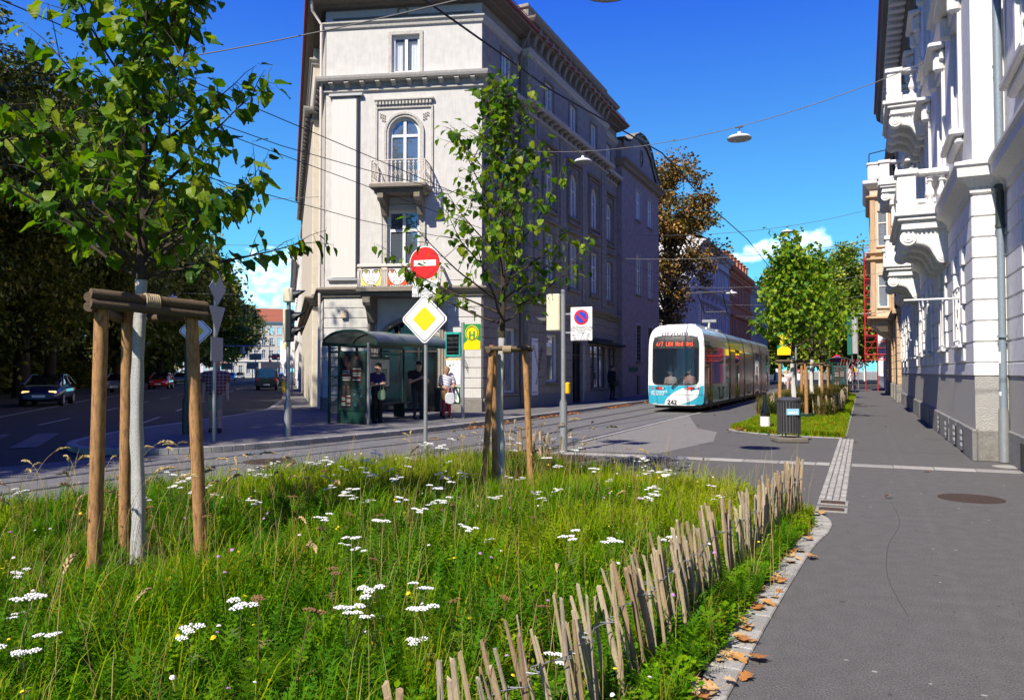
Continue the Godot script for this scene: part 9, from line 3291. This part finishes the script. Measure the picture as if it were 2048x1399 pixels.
func island() -> void:
	var r := RandomNumberGenerator.new()
	r.seed = 31
	var poly := PackedVector2Array(isle)
	var lawn := tuft(31, 12, 0.15, 0.007, 0.10)
	var tall := tuft(32, 12, 0.75, 0.008, 0.3)
	var herb := herb_tuft(33, 18, 0.08, 0.5)
	var a := []; var ac := []; var b := []; var bc := []; var c := []; var cc := []
	for i in 26000:
		var x := r.randf_range(-3.6, -0.4); var z := -19.7 - pow(r.randf(), 1.5) * 37.0
		if not Geometry2D.is_point_in_polygon(Vector2(x, z), poly): continue
		var t := Transform3D(Basis(UP, r.randf() * TAU) * r.randf_range(0.7, 1.3), Vector3(x, 0.02, z))
		if z < -27.2 and x < -0.95 and r.randf() < 0.5:
			if r.randf() < 0.6:
				b.append(t); bc.append([Color(0.16, 0.12, 0.04), Color(0.07, 0.10, 0.015), Color(0.26, 0.18, 0.06)][r.randi() % 3])
			else:
				c.append(t); cc.append(Color(0.06, 0.10, 0.015) * r.randf_range(0.7, 1.4))
		else:
			a.append(t); ac.append([Color(0.16, 0.32, 0.004), Color(0.24, 0.37, 0.004), Color(0.11, 0.24, 0.004), Color(0.33, 0.30, 0.02)][mini(3, r.randi() % 5)] * r.randf_range(0.8, 1.2))
	scatter("island_lawn_grass", lawn, mats.blade, a, ac)
	scatter("island_tall_grass", tall, mats.blade, b, bc)
	scatter("island_herbs", herb, mats.blade, c, cc)

# ---------------------------------------------------------------- cleft chestnut pales
func pale(T: Node3D, at: Vector3, h: float, lean: Vector3, w: float, r: RandomNumberGenerator) -> void:
	var g := Mb.new()
	var n := 7
	var off := []
	for k in n: off.append(Vector2(cos(TAU * k / n) * r.randf_range(0.7, 1.2), sin(TAU * k / n) * r.randf_range(0.4, 0.8)) * w)
	var rings := []
	var bend := Vector3(r.randf_range(-0.02, 0.02), 0, r.randf_range(-0.02, 0.02))
	for j in 5:
		var t := j / 4.0
		var c := at + UP * (-0.08 + (h + 0.08) * t) + lean * t * h + bend * sin(PI * t)
		var ring := []
		var s := 1.0 if j < 4 else r.randf_range(0.6, 0.95)
		for k in n: ring.append(c + Vector3(off[k].x * s, (r.randf_range(-0.012, 0.012) if j == 4 else 0.0), off[k].y * s))
		rings.append(ring)
	for j in 4:
		for k in n: g.quad(rings[j][(k + 1) % n], rings[j][k], rings[j + 1][k], rings[j + 1][(k + 1) % n])
	for k in range(1, n - 1): g.tri(rings[4][0], rings[4][k + 1], rings[4][k])
	part("pale", g, mats["pale_%d" % (r.randi() % 4)], T)

func pale_fence(label: String, path: Array, gap: float, h: float, w: float, wobble: float, seed_: int) -> void:
	var r := RandomNumberGenerator.new()
	r.seed = seed_
	var T := thing("picket_fence", label, "fence")
	var c := Curve3D.new()
	for p in path: c.add_point(p)
	var L := c.get_baked_length()
	var s := 0.0
	var tops := []
	while s < L:
		var p := c.sample_baked(s)
		var hh := h * r.randf_range(0.86, 1.12)
		var lean := Vector3(r.randf_range(-1, 1) * wobble, 0, r.randf_range(-1, 1) * wobble * 0.7)
		if seed_ == 6: lean += Vector3(-0.20, 0, 0.06) * smoothstep(-8.0, -4.5, p.z)
		p += Vector3(r.randf_range(-0.02, 0.02), 0, r.randf_range(-0.02, 0.02))
		pale(T, p, hh, lean, w * r.randf_range(0.75, 1.35), r)
		tops.append([p, lean])
		s += gap * r.randf_range(0.55, 1.4)
	for y in [0.16, 0.70]:
		for k in 2:
			var pts := []
			for i in tops.size():
				var q: Array = tops[i]
				pts.append(q[0] + UP * h * y + q[1] * h * y + Vector3(w * 1.1 * (1 if (i + k) % 2 else -1), 0.004 * k, 0))
			var g := Mb.new()
			g.tube(curve3(pts, 3), [0.0024], 4, false)
			part("twisted_wire", g, mats.galvanised, T)

func fences() -> void:
	pale_fence("rustic fence of cleft wooden pales between the meadow and the pavement", [Vector3(-1.22, 0, -1.4), Vector3(-1.15, 0, -2.14), Vector3(-1.07, 0, -3.0), Vector3(-1.02, 0, -3.6), Vector3(-0.97, 0, -4.4), Vector3(-0.92, 0, -5.45), Vector3(-0.80, 0, -7.0), Vector3(-0.70, 0, -8.3), Vector3(-0.66, 0, -9.05)], 0.056, 0.60, 0.0118, 0.11, 6)
	pale_fence("short collapsed run of wooden pales behind the middle young tree", [Vector3(-5.75, 0, -12.3), Vector3(-5.2, 0, -12.0), Vector3(-4.5, 0, -11.4)], 0.09, 0.55, 0.018, 0.28, 12)
	pale_fence("wooden pale fence round the tall plants on the grass island", [Vector3(-3.0, 0, -29.5), Vector3(-2.9, 0, -27.6), Vector3(-1.9, 0, -27.1), Vector3(-0.95, 0, -27.6), Vector3(-0.80, 0, -33), Vector3(-0.80, 0, -44)], 0.22, 0.75, 0.03, 0.10, 14)

# ---------------------------------------------------------------- fallen leaves
func litter() -> void:
	var r := RandomNumberGenerator.new()
	r.seed = 44
	var me := []
	for c in [Color(0.46, 0.24, 0.07), Color(0.52, 0.33, 0.14), Color(0.34, 0.14, 0.035), Color(0.48, 0.35, 0.19)]: me.append(leaf_mesh(0.12, 0.07, c, 1))
	for k in 110:
		var z := r.randf_range(-9.2, -3.2)
		var t := (z + 3.2) / -6.0
		var x := -0.72 + t * 0.18 + r.randfn() * 0.07
		if k < 16:
			z = -3.75 + r.randfn() * 0.10; x = -0.86 + r.randfn() * 0.09
		var l := solo("fallen_leaf", me[r.randi() % 4], mats.leaf_dry, "dry brown plane leaf fallen along the edge stones of the meadow bed", "leaf", "fallen leaves along the bed edge")
		l.transform = Transform3D(Basis.from_euler(Vector3(-PI / 2 + r.randf_range(-0.22, 0.22), r.randf() * TAU, 0) + Vector3(0, 0, 0)) * r.randf_range(0.4, 0.95), Vector3(x, 0.036 + (r.randf() * 0.07 if k < 16 else r.randf() * 0.012), z))
	var xs := []; var cs := []
	for k in 1500:
		var p := Vector3(-10.12 + absf(r.randfn()) * 0.16, 0.02 + r.randf() * 0.03, -18.5 - r.randf() * 30.0)
		if sin(p.z * 0.9) + 0.6 * sin(p.z * 2.3) < -0.2: continue
		if k % 9 == 0: p = Vector3(r.randf_range(-3.2, -0.6), 0.10, -19.9 - absf(r.randfn()) * 1.2)
		if k % 23 == 0: p = Vector3(r.randf_range(-9.5, 1.6), 0.03, r.randf_range(-40, -10))
		xs.append(Transform3D(Basis.from_euler(Vector3(-PI / 2 + r.randf_range(-0.6, 0.6), r.randf() * TAU, 0)) * r.randf_range(0.5, 0.95), p))
		cs.append([Color(0.30, 0.10, 0.025), Color(0.38, 0.17, 0.04), Color(0.20, 0.07, 0.02)][r.randi() % 3])
	scatter("leaf_litter", leaf_mesh(0.11, 0.06, Color.WHITE, 1), mats.leaf_dry, xs, cs)
	# spots of gum and dirt, and fine cracks in the pavement
	xs = []; cs = []
	for k in 150:
		xs.append(Transform3D(Basis(UP, r.randf() * TAU).scaled(Vector3(r.randf_range(0.4, 1.6), 1, r.randf_range(0.4, 1.3))), Vector3(r.randf_range(-0.2, 1.9), 0.0095, -3.6 - pow(r.randf(), 1.4) * 22.0)))
		cs.append(Color(0.05, 0.05, 0.05) if k % 3 else Color(0.27, 0.265, 0.25))
	var g := Mb.new()
	g.lathe([Vector2(0.013, 0.0), Vector2(0.011, 0.0015), Vector2(0.0, 0.0015)], 9)
	scatter("pavement_dirt", g.mesh(), mats.cloth, xs, cs)
	for q in [[Vector2(0.25, -5.6), Vector2(0.16, -6.6), Vector2(0.20, -7.8), Vector2(0.34, -9.0), Vector2(0.30, -10.4)], [Vector2(1.8, -17.6), Vector2(0.6, -17.75), Vector2(-0.1, -17.7)], [Vector2(1.75, -24.5), Vector2(0.5, -24.6), Vector2(-0.2, -24.4)], [Vector2(0.95, -4.6), Vector2(1.3, -5.2), Vector2(1.45, -6.3)]]:
		g = Mb.new()
		ribbon(g, curve(q, 6), 0.008, 0.0092)
		struct("pavement_crack", g, mats.groove_soft)
